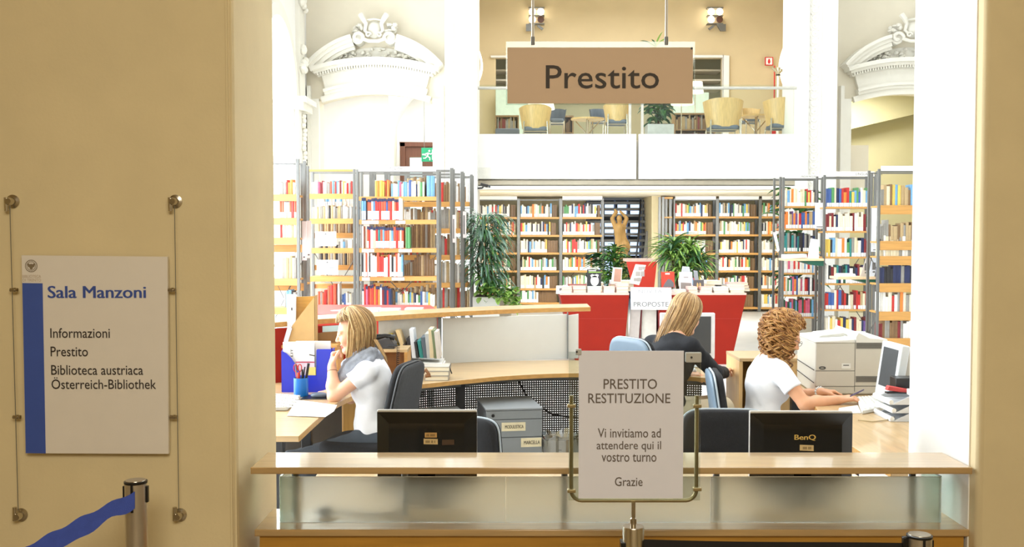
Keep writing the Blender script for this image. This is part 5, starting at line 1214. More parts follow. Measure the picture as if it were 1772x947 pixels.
# --- bookcases on the right
def right_case(label, px0, px1, Y, ptop, rows, pal, sign, case, depth=.34, lab_=.05, back=0, hm=(.19, .26), lip=.02, indiv=True, wmin=.016, wmax=.034):
    xa, xb = PX(px0, Y), PX(px1, Y); sh = [PZ(p, Y) for p in rows]
    te = bookcase(label, xa, xb, Y, depth, PZ(ptop, Y), [(z, 0, lip) for z in sh], sign=sign, post=.03)
    for k, z in enumerate(sh):
        rowset(case, k, fill(xa + .035, xb - .04, Y + .01, z + .0005, pal[k % len(pal)], *hm, wmin, wmax, rr, lab_=lab_), indiv)
    return te, xa, xb, sh
YF_ = 13.75
DEEP = ['purple', 'navy', 'dark red', 'ivory', 'white', 'blue', 'teal', 'grey', 'dark green', 'cream', 'black']
tF, xFa, xFb, shF = right_case('bookcase headed LINGUA TEDESCA with white labelled books', 1425, 1512, YF_, 307, (358.5, 400.5, 445, 491, 536, 581), [MIX, ['purple', 'dark green', 'dark red', 'ivory', 'ivory', 'white', 'cream', 'ivory', 'blue', 'navy'], MIX, DEEP, ['navy', 'black', 'blue', 'cream', 'ivory', 'tan', 'red', 'red', 'red', 'dark red'], ['white', 'ivory', 'red', 'dark red', 'grey', 'navy', 'yellow', 'purple', 'cream']],
           (PZ(297, YF_), PZ(305.5, YF_), 'LINGUA TEDESCA', (1481, 1527, 299, 303.5)), 'LINGUA TEDESCA', wmin=.022, wmax=.04, hm=(.19, .26))
YE_ = 14.6
tE, xEa, xEb, shE = right_case('slim bookcase with leafy plant behind it, nearest the white pillar', 1349, 1421, YE_, 310, (357.5, 396, 436, 473, 511, 549), [PALE, ['orange', 'red', 'purple', 'blue', 'ivory', 'white', 'tan'], ['grey', 'black', 'teal', 'grey', 'navy'], ['white', 'pink', 'light blue', 'ivory', 'red'], MIX, ['brown', 'red', 'dark green', 'white', 'light blue', 'pink']],
           (PZ(303, YE_), PZ(309, YE_), 'LINGUA INGLESE', (1385, 1413, 303.8, 307.5)), 'E', hm=(.2, .27), indiv=False)
YG_ = 12.0
tG, xGa, xGb, shG = right_case('tall bookcase with wide orange shelf lips at the edge of the bright jamb', 1519, 1600, YG_, 297, (356, 394 + 24, 444, 491, 540, 586), [['tan', 'tan', 'brown', 'cream', 'grey', 'yellow', 'light blue'], OLD, ['cream', 'grey', 'white'], ['grey', 'orange', 'black', 'navy'], ['orange', 'red', 'ivory', 'white', 'yellow', 'grey'], ['brown', 'brown', 'white', 'grey', 'dark red']],
           (PZ(287.5, YG_), PZ(296, YG_), None, None), 'tall', lip=.1, lab_=0, hm=(.17, .25), wmin=.024, wmax=.045)
for tt, px0, px1, y0, y1, Y in ((tF, 1509, 1519, 357, 436, 12.6), (tE, 1411, 1427, 351, 396, 14.0)):
    b = MB(); a, c = P(px0, y0, Y), P(px1, y1, Y); b.box(a.x, c.x, Y, Y + .012, c.z, a.z); h_ = b.build('label_holder', mat('label_white', (236, 240, 246), .5), tt, bevel=.002)
    b = MB(); b.box(a.x + .02, c.x - .01, Y - .001, Y, c.z + .02, c.z + .03); b.build('print', ink_pale, h_)
for px, Y, tt in ((1516, 12.7, tG), (1506, 13.2, tG), (1408, 14.9, tE), (1354, 14.2, tE)):
    b = MB(); b.box(PX(px - 2, Y), PX(px + 2, Y), Y - .02, Y + .02, 0, PZ(300, 13.2)); b.build('upright', steel, tt, bevel=.003)
# reading boards fixed to the frame ends
for nm, (p0, p1, py), Y, tt, st_ in (('lower', (1358, 1426, 449), 13.6, tE, 1), ('upper', (1450, 1527, 481), 12.6, tF, 2)):
    a, c = P(p0, py, Y), P(p1, py, Y); z = a.z
    t = thing('reading_board', 'pale board with green underside before the ' + ('slim' if st_ == 1 else 'LINGUA TEDESCA') + ' bookcase', 'shelf', ((a.x + c.x)/2, Y, z))
    b = MB(); b.box(a.x, c.x, Y, Y + .34, z - .02, z + .01); b.build('board', mat('pale_board', (236, 206, 164), .4), t, bevel=.003)
    b = MB(); b.prism([(a.x + .2, Y + .02, z - .021), (c.x, Y + .02, z - .021), (c.x, Y + .02, z - .09), (c.x - .12, Y + .02, z - .08)], (0, .28, 0)); b.build('bracket', mat('board_green', (36, 92, 74), .5), t)
    for px in (p1 - 8, p1 - 2): b = MB(); x = PX(px, Y + .3, py); b.box(x - .014, x + .014, Y + .28, Y + .31, 0, z - .02); b.build('leg', steel, t)
    if st_ == 1:
        b = MB(); q = pxpoly([(1398, 450), (1417, 449), (1417, 415), (1404, 413)], Y + .1); b.prism(q[::-1], (0, .03, 0)); tag(b.build('display_folder', mat('bright_paper', (246, 247, 250)), loc=(q[0].x, Y + .1, z + .01)), 'white folder standing on the board before the slim bookcase', 'folder')
        b = MB(); q = pxpoly([(1359, 448), (1397, 446), (1396, 440), (1360, 441)], Y + .04); b.prism(q[::-1], (0, .22, 0)); tag(b.build('paper_tray', paper, loc=(q[0].x, Y + .04, z + .01), bevel=.003), 'white paper tray on the board before the slim bookcase', 'tray')
    else:
        for i_, (q_, col, lb_) in enumerate((([(1488, 480), (1501, 480), (1507, 447), (1499, 447)], (206, 196, 186), 'tan leaning leaflet'), ([(1503, 479), (1513, 478), (1523, 447), (1510, 445)], (216, 222, 232), 'bluish white leaning leaflet'))):
            q = pxpoly(q_, Y + .1 - .03*i_); b = MB(); b.prism(q[::-1], (0, .012, 0)); o = tag(b.build('leaflet', mat('leaflet_%d' % i_, col, .5), loc=(q[0].x, Y + .1, z + .01)), lb_ + ' on the board before the LINGUA TEDESCA bookcase', 'leaflet')
            b = MB(); m_ = sum(q, Vector())/4; b.obox(m_ + Vector((0, -.0008, .01)), (.04, .001, .09)); b.obox(m_ + Vector((-.0, -.0012, -.06)), (.03, .001, .02)); b.build('print', ink_pale, o)
        b = MB(); q = pxpoly([(1452, 479), (1482, 479), (1480, 474), (1456, 474)], Y + .05); b.prism(q[::-1], (0, .2, 0)); tag(b.build('open_book', paper, loc=(q[0].x, Y + .05, z + .01), bevel=.002), 'open white book lying on the board before the LINGUA TEDESCA bookcase', 'book')
# small white clip board on the slim bookcase's front upright
b = MB(); q = pxpoly([(1338, 402), (1343, 402), (1349, 433), (1346, 437)], 14.2); b.prism(q[::-1], (0, .02, 0)); b.build('label_holder', MATS['label_white'], tE)

# --- far rows below the gallery
YR = 22.5
far_rows = (376, 407, 437.5, 468.5, 499.5, 524)
def far_case(label, px0, px1, group, sgn, rows, seed):
    r2 = random.Random(seed); xa, xb = PX(px0, YR), PX(px1, YR); sh = [PZ(p, YR) for p in rows]
    te = bookcase(label, xa, xb - .012, YR, .36, PZ(346, YR), [(z, 0, .04) for z in sh], sign=(PZ(339.5, YR), PZ(345.5, YR), None, None) if sgn else None, post=.035, group=group)
    for k, z in enumerate(sh):
        full = r2.uniform(.68, .97) if k < 5 else r2.uniform(.4, .6)
        xm_ = xa + (xb - xa)*full
        rowset('far', k, fill(xa + .03, xm_, YR + .01, z, PALE, .22, .3, .022, .042, r2, lab_=.07, d=.2), False)
        if xb - .05 - xm_ > .06: rowset('far', k, fill(xm_, xb - .05, YR + .1, z, ['brown'], .26, .27, .05, .06, r2, lab_=0, d=.18), False)
    return te
for i, (a, c, s) in enumerate(((824, 897, 1), (898.5, 970, 0), (971.5, 1044, 1))):
    far_case(['far bookcase partly hidden by the weeping plant', 'middle far bookcase between the weeping plant and the stair', 'far bookcase directly beside the stair, white header on top'][i], a, c, 'far bookcases left of the stair', s, far_rows, 40 + i)
for i, (a, c, s) in enumerate(((1166, 1240, 1), (1241.5, 1314, 1), (1315.5, 1388, 1))):
    far_case(['far bookcase behind the bright spiky plant', 'middle far bookcase right of the spiky plant', 'far bookcase behind the slim bookcase'][i], a, c, 'far bookcases right of the stair', s, (375, 406, 438, 468.5, 500, 532), 50 + i)
te = thing('shelf_frame', 'end frames of steel uprights at the start of the far right bookcases', 'shelf frame', (PX(1150, 22), 22.1, 0))
for px in (1141, 1147, 1156, 1163):
    b = MB(); x = PX(px, 22.0); b.box(x - .025, x + .025, 22.0 if px < 1150 else 22.3, 22.05 if px < 1150 else 22.35, 0, PZ(341, 22)); b.build('upright', steel, te)
b = MB(); b.box(PX(1141, 22.1), PX(1163, 22.1), 22.05, 22.3, PZ(344, 22), PZ(341, 22)); b.build('cap_board', shelf_wood, te)
for z in (PZ(375, 22), PZ(407, 22), PZ(440, 22), PZ(470, 22)):
    b = MB(); b.box(PX(1142, 22.1), PX(1162, 22.1), 22.06, 22.3, z - .03, z); b.build('shelf', shelf_wood, te)

# --- place the books: the nearest as single things, the rest as one mass
CASEN = {'TURISMO': 'of TURISMO bookcase', 'B': 'of two-notice bookcase', 'A': 'of bookcase at the opening edge', 'LINGUA TEDESCA': 'of LINGUA TEDESCA bookcase', 'tall': 'of bookcase with wide lips'}
ROWS.sort(key=lambda q: ['TURISMO', 'LINGUA TEDESCA', 'A', 'tall', 'B'].index(q['case']))
cnt = {}
for i, q in enumerate(ROWS):
    if i >= 296: STUFF.append(q); continue
    k = (q['case'], q['row']); cnt[k] = cnt.get(k, 0) + 1
    mb = MB(); book_shape(mb, q, 0, 1, 2)
    mats_ = [BM[q['col']], page, blab] + ([BM['white'], BM['navy']] if q.get('band') else [])
    o = mb.build('book', mats_, loc=(q['x'], q['y'], q['z']), smooth=0)
    tag(o, '%s book, %s from left on %s shelf %s' % (q['col'], ORD[min(31, cnt[k] - 1)], ORD[q['row']], CASEN[q['case']]), 'book', 'books on the ' + ORD[q['row']] + ' shelf ' + CASEN[q['case']])
mb = MB(); order = KEYS
for q in STUFF: book_shape(mb, dict(q, band=None), order.index(q['col']), len(order), len(order) + 1)
o = mb.build('books', [BM[k] for k in order] + [page, blab], smooth=0, recalc=False)
tag(o, 'many small mixed books filling the far, stepped and slim bookcases', 'books', kind='stuff')
# ------------------------------------------------------------------ red display tables with the new books
YT = 13.6
def display_table(label, front, side, depth=.75):
    t = thing('display_table', label, 'display table', (PX((front[0] + front[1])/2, YT), YT + depth/2, 0))
    a, b_, c, d = [P(*q, YT) for q in front[2]]
    b = MB(); b.prism([d, c, b_, a], (0, .03, 0)); b.build('front_panel', red_lam, t, bevel=.004)
    for u, v in ((a, d), (b_, c)):
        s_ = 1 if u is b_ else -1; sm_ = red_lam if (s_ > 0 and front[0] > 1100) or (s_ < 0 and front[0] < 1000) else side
        b = MB(); e_ = Vector((0, .031, 0)); b.prism([u + e_, v + e_, v + Vector((0, depth, 0)), u + Vector((0, depth, 0))], (-.03*s_, 0, 0)); b.build('side_panel', sm_, t)
    b = MB(); b.prism([a, b_, b_ + Vector((0, depth, 0)), a + Vector((0, depth, 0))], (0, 0, .03)); b.build('top', mat('table_top_pink', (226, 190, 176), .5), t, bevel=.004)
    b = MB(); z = a.z - (a.z - d.z)*.33; b.box(a.lerp(d, .33).x + .01, b_.lerp(c, .33).x - .01, YT - .0015, YT + .001, z - .002, z + .002); b.build('joint_line', mat('joint_red', (160, 36, 30), .5), t)
    return a.z + .03
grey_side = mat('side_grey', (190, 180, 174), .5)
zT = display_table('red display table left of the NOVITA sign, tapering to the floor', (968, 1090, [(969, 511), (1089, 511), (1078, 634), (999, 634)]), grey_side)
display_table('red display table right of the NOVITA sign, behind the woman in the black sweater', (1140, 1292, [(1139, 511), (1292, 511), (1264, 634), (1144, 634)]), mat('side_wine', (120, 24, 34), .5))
t = thing('display_cupboard', 'white cupboard between the two red display tables under the paper sign', 'cupboard', (PX(1112, 13.7), 14, 0))
b = MB(); b.box(PX(1111, 13.7), PX(1137, 13.7), 13.72, 14.3, 0, zT - .03); b.build('body', mat('cup_white', (222, 218, 208), .5), t, bevel=.004)
b = MB(); b.prism([P(1086, 634, 13.66), P(1102, 634, 13.66), P(1110, 515, 13.66), P(1093, 515, 13.66)], (0, .03, 0)); b.build('side_board', grey_side, t)
b = MB(); b.prism([P(1103, 634, 13.69), P(1105, 634, 13.69), P(1113, 515, 13.69), P(1111, 515, 13.69)], (0, .03, 0)); b.build('wine_strip', MATS['side_wine'], t)
t = thing('paper_sign', 'white paper sign reading NOVITA and PROPOSTE at the gap of the red tables', 'sign', P(1126, 517, YT - .04))
b = MB(); b.prism(pxpoly([(1091, 497), (1161.5, 498), (1163, 536.5), (1092, 536)], YT - .04)[::-1], (0, .006, 0)); sg = b.build('sheet', mat('bright_paper', (246, 247, 250)), t)
text_px('NOVIT\u00c0', 1105, 1145.5, 499.5, 507.5, YT - .042, mat('very_pale_ink', (170, 166, 168), .6), sg)
text_px('I', 1125.7, 1126.3, 510, 516, YT - .042, MATS['very_pale_ink'], sg); text_px('PROPOSTE', 1096.5, 1157, 522.5, 531, YT - .042, ink_pale, sg, bold=.005)
# lying books along the table edges
rr = random.Random(9); lie = [('pinkish', (226, 190, 180)), ('cream', (232, 220, 190)), ('white', (236, 234, 228)), ('rose', (222, 176, 170)), ('pale grey', (206, 204, 200))]
def lying(x0, x1, y, z, h, dep, nm, col, label):
    mb = MB(); mb.box(x0, x1, y, y + dep, z, z + .004, 0); mb.box(x0 + .004, x1 - .004, y + .004, y + dep - .004, z + .004, z + h - .004, 1); mb.box(x0, x1, y, y + dep, z + h - .004, z + h, 0); mb.box(x0, x0 + .004, y, y + dep, z, z + h, 0)
    tag(mb.build('lying_book', [mat('lie_' + nm.replace(' ', '_'), col, .5, var=.04), page], loc=(x0, y, z), bevel=.001), label, 'book', 'books lying on the red display tables')
pos = [(971, 990, 2), (991.5, 1015, 2), (1017, 1042, 2), (1044, 1065, 2), (1067, 1089, 3), (1167, 1190, 1), (1192, 1209, 2), (1212, 1234, 2), (1236, 1263, 2), (1264, 1290, 3)]
for i, (p0, p1, n) in enumerate(pos):
    z = zT
    for k in range(n):
        h = rr.uniform(.03, .045); nm, col = rr.choice(lie); x0, x1 = PX(p0 + rr.uniform(0, 1.5), YT), PX(p1 - rr.uniform(0, 1.5), YT)
        lying(x0, x1, YT + .02 + .01*rr.random(), z, h, .24, nm, col, '%s book %s the %s pile along the %s red table' % (nm, ['lowest in', 'second in', 'topmost in'][k], ORD[i if i < 5 else i - 5], 'left' if i < 5 else 'right')); z += h + .001
for j, (px, py, nm, col, wd) in enumerate(((1000, 495, 'wine red', (150, 40, 50), .3), (1030, 497, 'white', (240, 238, 232), .26), (1075, 496, 'white and blue', (220, 226, 236), .34), (1250, 494, 'grey', (150, 150, 156), .3), (1275, 495, 'rose', (222, 186, 180), .3), (1232, 497, 'white', (238, 238, 238), .24))):
    z0 = zT; x = PX(px, YT + .5); b = MB(); hh = .06 + .02*(j % 3); n = 3
    for k in range(n):
        nm2, col2 = lie[(j + k) % 5] if k < n - 1 else (nm, col); hz = hh/n*1.4
        lying(x - wd/2 + .01*k, x + wd/2 - .012*k, YT + .36, z0, hz, .26, nm2, col2, '%s book, %s of the rear pile %s' % (nm2, ['lowest', 'middle one', 'topmost'][k], ['behind the white card', 'behind the dark chef book', 'behind the leaning newspaper cover', 'beside the grey dark book', 'at the far table end', 'just past the grey dark book'][j])); z0 += hz + .001
def standing(pts, Y, col, label, th=.025, deco=None, face=None):
    q = pxpoly(pts, Y); b = MB(); b.prism(q[::-1], (0, th, 0)); o = b.build('display_book', mat('disp_' + str(len(MATS)), col, .45, var=.04), loc=((q[0].x + q[1].x)/2, Y, min(q[0].z, q[1].z)), bevel=.002)
    tag(o, label, 'book')
    if deco: deco(o, Y - .0012)
    return o
def d_chef(o, Y):
    b = MB(); b.cyl(P(1029, 486, Y), P(1029, 486, Y) + Vector((0, .001, 0)), .055, .055, 20); b.v = [Vector((v.x, v.y, P(1029, 486, Y).z + (v.z - P(1029, 486, Y).z)*1.25)) for v in b.v]
    b.prism(pxpoly([(1023, 480), (1034.5, 480), (1036, 476), (1032.5, 474.5), (1029, 476), (1025, 474.5), (1021.5, 476.5)], Y)[::-1], (0, .001, 0)); b.build('portrait', paper, o)
    b = MB(); 
    for x in (1026.3, 1031.6): b.obox(P(x, 485, Y - .0006), (.016, .001, .006))
    b.obox(P(1029, 491, Y - .0006), (.03, .001, .006)); b.build('portrait_line', ink, o)
    b = MB(); b.obox(P(1025, 468.6, Y), (.1, .001, .012)); b.build('title', paper, o); b = MB(); b.obox(P(1029, 471.3, Y), (.16, .001, .014)); b.build('title_band', leaf_c, o)
standing([(1016, 499), (1040.5, 499), (1039.5, 466.5), (1016, 466.5)], YT + .12, (46, 46, 50), 'dark cookery book standing on the red table with a pale face in a chef hat', deco=d_chef)
standing([(962, 509), (987, 508), (984, 494.5), (962.5, 494.5)], YT + .05, (240, 232, 216), 'small white card standing at the corner of the red table', .004, lambda o, Y: (lambda b: (b.obox(P(974, 501, Y), (.09, .001, .03)), b.build('print', ink_pale, o)))(MB()))
def d_tan(o, Y):
    b = MB(); b.prism(pxpoly([(1062, 487), (1074, 488), (1076, 466), (1064, 465)], Y)[::-1], (0, .001, 0)); b.build('picture', mat('pict_tan', (196, 150, 130), .6), o)
standing([(1057, 492), (1075, 492), (1077, 463.5), (1061, 463)], YT + .35, (236, 232, 226), 'white book with a tan cover picture leaning on the left red table', deco=d_tan)
def d_news(o, Y):
    b = MB(); rr = random.Random(2)
    for (x, y, w_, h_) in ((1100, 484, .05, .04), (1106, 484, .05, .05), (1104, 474, .06, .06), (1112, 474, .05, .07), (1108, 465, .05, .05), (1114, 464, .04, .04)): b.obox(P(x, y, Y), (w_, .001, h_))
    b.build('picture', mat('pict_grey', (176, 168, 162), .6), o)
standing([(1089, 490), (1106, 494), (1118, 459), (1100, 457.5)], YT + .3, (232, 226, 218), 'tilted newspaper like cover standing before the small red panel', deco=d_news)
def d_red(o, Y):
    b = MB(); b.prism(pxpoly([(1147, 497), (1166, 497), (1166, 490), (1161, 484), (1156, 483), (1150, 491)], Y)[::-1], (0, .001, 0)); b.build('picture', mat('pict_mono', (110, 108, 112), .6), o)
    b = MB(); b.obox(P(1155, 474, Y), (.06, .001, .02)); b.build('title', paper, o)
standing([(1145, 497.5), (1167.5, 497.5), (1167, 470.5), (1144.5, 471)], YT + .3, (222, 66, 48), 'red covered book with a grey picture standing on the right red table', deco=d_red)
def d_white(o, Y):
    b = MB(); b.prism(pxpoly([(1178, 500), (1196, 500), (1196, 490), (1178, 489)], Y)[::-1], (0, .001, 0)); b.build('picture', mat('pict_grey2', (140, 130, 124), .6), o); b = MB(); b.obox(P(1187, 480, Y), (.06, .001, .008)); b.build('title', ink_pale, o)
standing([(1176, 503), (1198.5, 503), (1198, 471), (1175.5, 471)], YT + .25, (228, 216, 214), 'pale rose book with a grey lower picture standing on the right red table', deco=d_white)
def d_gold(o, Y):
    b = MB()
    for x in (1207, 1211.5): b.prism(pxpoly([(x - 2, 499), (x + 2, 499), (x + 1.4, 491), (x - .8, 489)], Y)[::-1], (0, .001, 0))
    b.build('picture', mat('pict_gold', (222, 180, 116), .5), o)
standing([(1199.5, 502), (1218.5, 502), (1218, 484.5), (1200, 485)], YT + .22, (92, 90, 92), 'dark grey book with two golden figures standing on the right red table', deco=d_gold)
standing([(1202, 486), (1209, 486), (1207, 469), (1200, 468)], YT + .5, (168, 172, 180), 'blue grey leaflet leaning behind the dark grey book', .01)
standing([(1179, 472), (1195, 472), (1193, 462), (1181, 461)], YT + .45, (196, 200, 206), 'pale grey leaflet peeking over the rose book', .01)
# low red table on the left behind the raised counter
t = thing('red_table', 'red topped table behind the raised counter before the TURISMO bookcase', 'table', (-1.6, 10.6, 0))
zr = PZ(546, 10.1); b = MB(); b.prism([ON(500, 549, zr), ON(770, 549, zr), ON(745, 533, zr), ON(520, 532, zr)], (0, 0, .03)); b.build('top', red_top, t, bevel=.003)
b = MB(); b.prism([ON(505, 550, zr), ON(760, 550, zr), ON(760, 550, zr) - Vector((.04, 0, .45)), ON(505, 550, zr) + Vector((.04, 0, -.45))], (0, .03, 0)); b.build('front_panel', red_lam, t)
for qx, qy in ((520, 10.15), (745, 10.15), (540, 10.95), (730, 10.95)):
    b = MB(); xx = PX(qx, qy, 548); b.box(xx - .025, xx + .025, qy - .02, qy + .03, 0, zr); b.build('leg', steel, t)
z = zr + .031
b = MB(); b.prism([ON(572, 538, z), ON(626, 540, z), ON(640, 536, z), ON(608, 534.5, z)][::-1], (0, 0, .003)); tag(b.build('paper_sheet', paper, loc=ON(605, 537, z)), 'white paper sheet lying on the red table behind the raised counter', 'paper')
for i, (p0, p1, py, nm, col) in enumerate(((627, 655, 540, 'white and blue', (206, 218, 232)), (656, 690, 541, 'grey', (190, 196, 204)), (700, 730, 540, 'white', (236, 236, 240)))):
    c = ON(p0, py, z); x1 = PX(p1, c.y, py); mb = MB(); mb.box(c.x, x1, c.y, c.y + .22, z, z + .03, 0); mb.box(c.x + .01, x1 - .01, c.y - .001, c.y + .001, z + .005, z + .025, 1)
    tag(mb.build('lying_book', [mat('ltb_%d' % i, col, .4), page], loc=(c.x, c.y, z), bevel=.002), nm + ' book lying on the red table in front of the TURISMO bookcase', 'book')
# bright red stand farther back
t = thing('display_stand', 'bright red tapered stand behind the tilted newspaper cover', 'display stand', (PX(1112, 16.2), 16.4, 0))
q = pxpoly([(1084, 453), (1137, 453), (1127, 545), (1106, 545)], 16.0); b = MB(); b.prism(q[::-1], (0, .03, 0)); b.build('front_panel', red_bright, t, bevel=.004)
b = MB(); b.prism([q[0], q[1], q[1] + Vector((0, .5, 0)), q[0] + Vector((0, .5, 0))], (0, 0, .04)); b.build('top', MATS['table_top_pink'], t)
b = MB(); b.prism([q[3] + Vector((.05, .1, 0)), q[2] + Vector((-.05, .1, 0)), q[2] + Vector((-.05, .1, -q[2].z)), q[3] + Vector((.05, .1, -q[3].z))], (0, .3, 0)); b.build('foot', red_lam, t)

# ------------------------------------------------------------------ plants
def blade(mb, base, d, L, wd, droop, n=7, mi=0, fold=.25, up=Vector((0, 0, 1))):
    d = Vector(d).normalized(); p = Vector(base); A, B, C = [], [], []
    for i in range(n + 1):
        u = i/n; w_ = wd*math.sin(math.pi*min(1, .08 + u*.92))**.7*(1 if u < 1 else 0) if i < n else 0
        s = d.cross(up); s = s.normalized() if s.length > 1e-3 else Vector((1, 0, 0)); nrm = s.cross(d)
        A.append(p - s*w_/2 + nrm*w_*fold); B.append(p.copy()); C.append(p + s*w_/2 + nrm*w_*fold)
        p = p + d*(L/n); d = (d + Vector((0, 0, -droop/n))).normalized()
    mb.strip(A, B, mi); mb.strip(B, C, mi)
def planter(t, x, y, w_, d_, z0, z1, m):
    b = MB(); b.box(x - w_/2, x + w_/2, y, y + d_, z0, z1); b.build('planter', m, t, bevel=.01); b = MB(); b.box(x - w_/2 + .02, x + w_/2 - .02, y + .02, y + d_ - .02, z1 - .01, z1 + .008); b.build('soil', soil, t)
rr = random.Random(31)
# weeping plant with ivy beside the stepped bookcases
Y = 13.9; x = PX(838, Y); zp = PZ(514, Y)
t = thing('weeping_plant', 'tall weeping narrow leaved plant in a white planter beside the stepped bookcases', 'plant', (x, Y + .25, 0))
planter(t, PX(841, Y), Y, .36, .5, 0, zp, white_pl)
b = MB()
for s in (-.06, .02, .08): b.tube([(x + s, Y + .25, zp), (x + s*1.4 - .02, Y + .25, zp + .5), (x + s*.6, Y + .22, PZ(395, Y))], [.018, .014, .006], 7)
b.build('stem', bark, t)
b = MB()
for k in range(560):
    u = rr.random(); z = zp + .15 + (PZ(372, Y) - zp - .15)*u; a = rr.uniform(0, 2*math.pi); r0 = rr.uniform(0, .18)
    d = Vector((math.cos(a)*.8 + .25, math.sin(a)*.7, rr.uniform(.0, .9))); blade(b, (x + r0*math.cos(a) + .02, Y + .2 + r0*math.sin(a), z), d, rr.uniform(.22, .42), rr.uniform(.016, .03), rr.uniform(1.6, 3.2), 6, rr.choice((0, 0, 0, 1, 2)))
b.build('foliage', [leaf_d, leaf_a, leaf_b], t, recalc=False)
b = MB()
for k in range(230):
    u = rr.random(); xx = x - .05 + .5*u + rr.uniform(-.05, .05); zz = zp + rr.uniform(-.02, .28)*(1 - u*.5) - .22*u*u*rr.random()
    blade(b, (xx, Y - .02 + rr.uniform(-.12, .3), zz), (rr.uniform(-1, 1), -rr.uniform(.2, 1), rr.uniform(-.6, .6)), rr.uniform(.06, .12), rr.uniform(.05, .08), .6, 4, rr.choice((0, 1, 1)))
b.build('trailing_ivy', [leaf_b, leaf_c], t, recalc=False)
b = MB(); b.box(PX(862, Y + .3), PX(885, Y + .3), Y + .35, Y + .8, 0, zp - .02); tag(b.build('planter_box', mat('planter_beige', (196, 186, 166), .6), loc=(PX(872, Y), Y + .5, 0), bevel=.01), 'beige planter box behind the trailing ivy of the weeping plant', 'planter')
# dense green plant before the stair
Y = 16.8; x = PX(1064, Y); zb = PZ(500, Y)
t = thing('bushy_plant', 'dense bright green bushy plant at the foot of the carved wooden figure', 'plant', (x, Y, 0))
planter(t, x, Y - .2, .4, .4, 0, zb, MATS['planter_beige'])
b = MB()
for k in range(420):
    a = rr.uniform(0, 6.28); r0 = abs(rr.gauss(0, .17)); z = zb + rr.uniform(.02, .7)*(1 - r0*.9)
    blade(b, (x + r0*math.cos(a), Y + r0*.6*math.sin(a), z), (math.cos(a), math.sin(a)*.8, rr.uniform(-.1, 1)), rr.uniform(.1, .2), rr.uniform(.035, .06), 1.2, 4, rr.choice((0, 0, 1, 2)))
for k in range(40):
    blade(b, (x - .2, Y - .1, zb + rr.uniform(.35, .6)), (-1, rr.uniform(-.4, .4), rr.uniform(0, .5)), rr.uniform(.2, .42), .04, 1.0, 5, 1)
b.build('foliage', [leaf_b, leaf_a, leaf_c], t, recalc=False)
b = MB(); b.tube([(x, Y, zb), (x, Y, zb + .4)], .02, 6); b.build('stem', bark, t)
# spiky dracaena behind the right red table
Y = 14.75; x = PX(1174, Y); zb = PZ(515, Y)
t = thing('spiky_plant', 'bright spiky variegated plant behind the right red table', 'plant', (x, Y, 0))
planter(t, x, Y - .2, .4, .4, 0, zb, MATS['planter_beige'])
b = MB(); heads = [(x - .1, Y, PZ(440, Y)), (x + .14, Y, PZ(432, Y)), (x + .05, Y - .05, PZ(465, Y)), (x - .05, Y + .1, PZ(425, Y)), (x + .27, Y, PZ(455, Y))]
for h in heads: b.tube([(x, Y, zb), h], [.02, .012], 7)
b.build('stem', bark, t)
b = MB()
for h in heads:
    for k in range(80):
        a = rr.uniform(0, 6.28); el = rr.uniform(-.2, 1.2)
        blade(b, (h[0], h[1], h[2] + rr.uniform(-.1, .06)), (math.cos(a), math.sin(a), el), rr.uniform(.25, .45), rr.uniform(.028, .042), rr.uniform(.8, 1.9), 7, rr.choice((0, 1, 1, 2)))
b.build('foliage', [leaf_b, leaf_c, leaf_a], t, recalc=False)
# broad leaved plant behind the slim bookcase
Y = 16.0; x = PX(1382, Y)
t = thing('broad_leaf_plant', 'broad leaved green plant growing behind the slim bookcase', 'plant', (x, Y, 0))
planter(t, x, Y - .2, .45, .4, 0, .5, MATS['planter_beige'])
b = MB(); b.tube([(x, Y, .5), (x, Y, 2.3)], .02, 7); b.build('stem', bark, t)
b = MB()
for k in range(70):
    a = rr.uniform(0, 6.28); z = rr.uniform(.9, 2.35); blade(b, (x, Y, z), (math.cos(a), math.sin(a)*.7, rr.uniform(.1, .8)), rr.uniform(.3, .55), rr.uniform(.09, .14), 1.3, 6, rr.choice((0, 0, 1)))
for px, py in ((1340, 370), (1350, 365), (1372, 330)):
    c = P(px, py, Y); blade(b, (c.x + .1, Y, c.z - .05), (-1, -.2, .5), .34, .1, .9, 6, 0)
b.build('foliage', [leaf_b, leaf_a], t, recalc=False)

# carved wooden figure with raised arms
Y = 17.6; kpx = lambda a, c: P(a, c, Y)
S = SDF(); W = .0085
S.cap(kpx(1073, 475), kpx(1074, 440), .12, .11, .05).cap(kpx(1074, 440), kpx(1072, 415), .105, .07, .05).cap(kpx(1072, 415), kpx(1072, 396), .07, .095, .05).ell(kpx(1072, 379), (.045, .05, .065), k=.02)
S.cap(kpx(1072, 396), kpx(1072, 385), .045, .035, .02)
for s in (-1, 1):
    S.cap(kpx(1072 + 7*s, 394), kpx(1072 + 12.5*s, 378), .04, .032, .02).cap(kpx(1072 + 12.5*s, 378), kpx(1070 + 4*s, 367), .03, .024, .012)
S.cap(kpx(1067, 368), kpx(1064, 363), .024, .016); S.cap(kpx(1078, 404), kpx(1081, 430), .05, .075, .04); S.ell(kpx(1081, 426), (.085, .1, .08), k=.05)
t = thing('wooden_sculpture', 'carved wooden figure with raised arms standing before the staircase', 'sculpture', (PX(1072, Y), Y, 0))
S.build('figure', wood('carved_wood', (176, 134, 72), .6, 'z'), t, vox=.012, noise=(.006, 28))
b = MB(); b.box(PX(1060, Y), PX(1085, Y), Y - .14, Y + .14, 0, PZ(470, Y)); b.build('plinth', wood('carved_wood', (176, 134, 72)), t, bevel=.01)

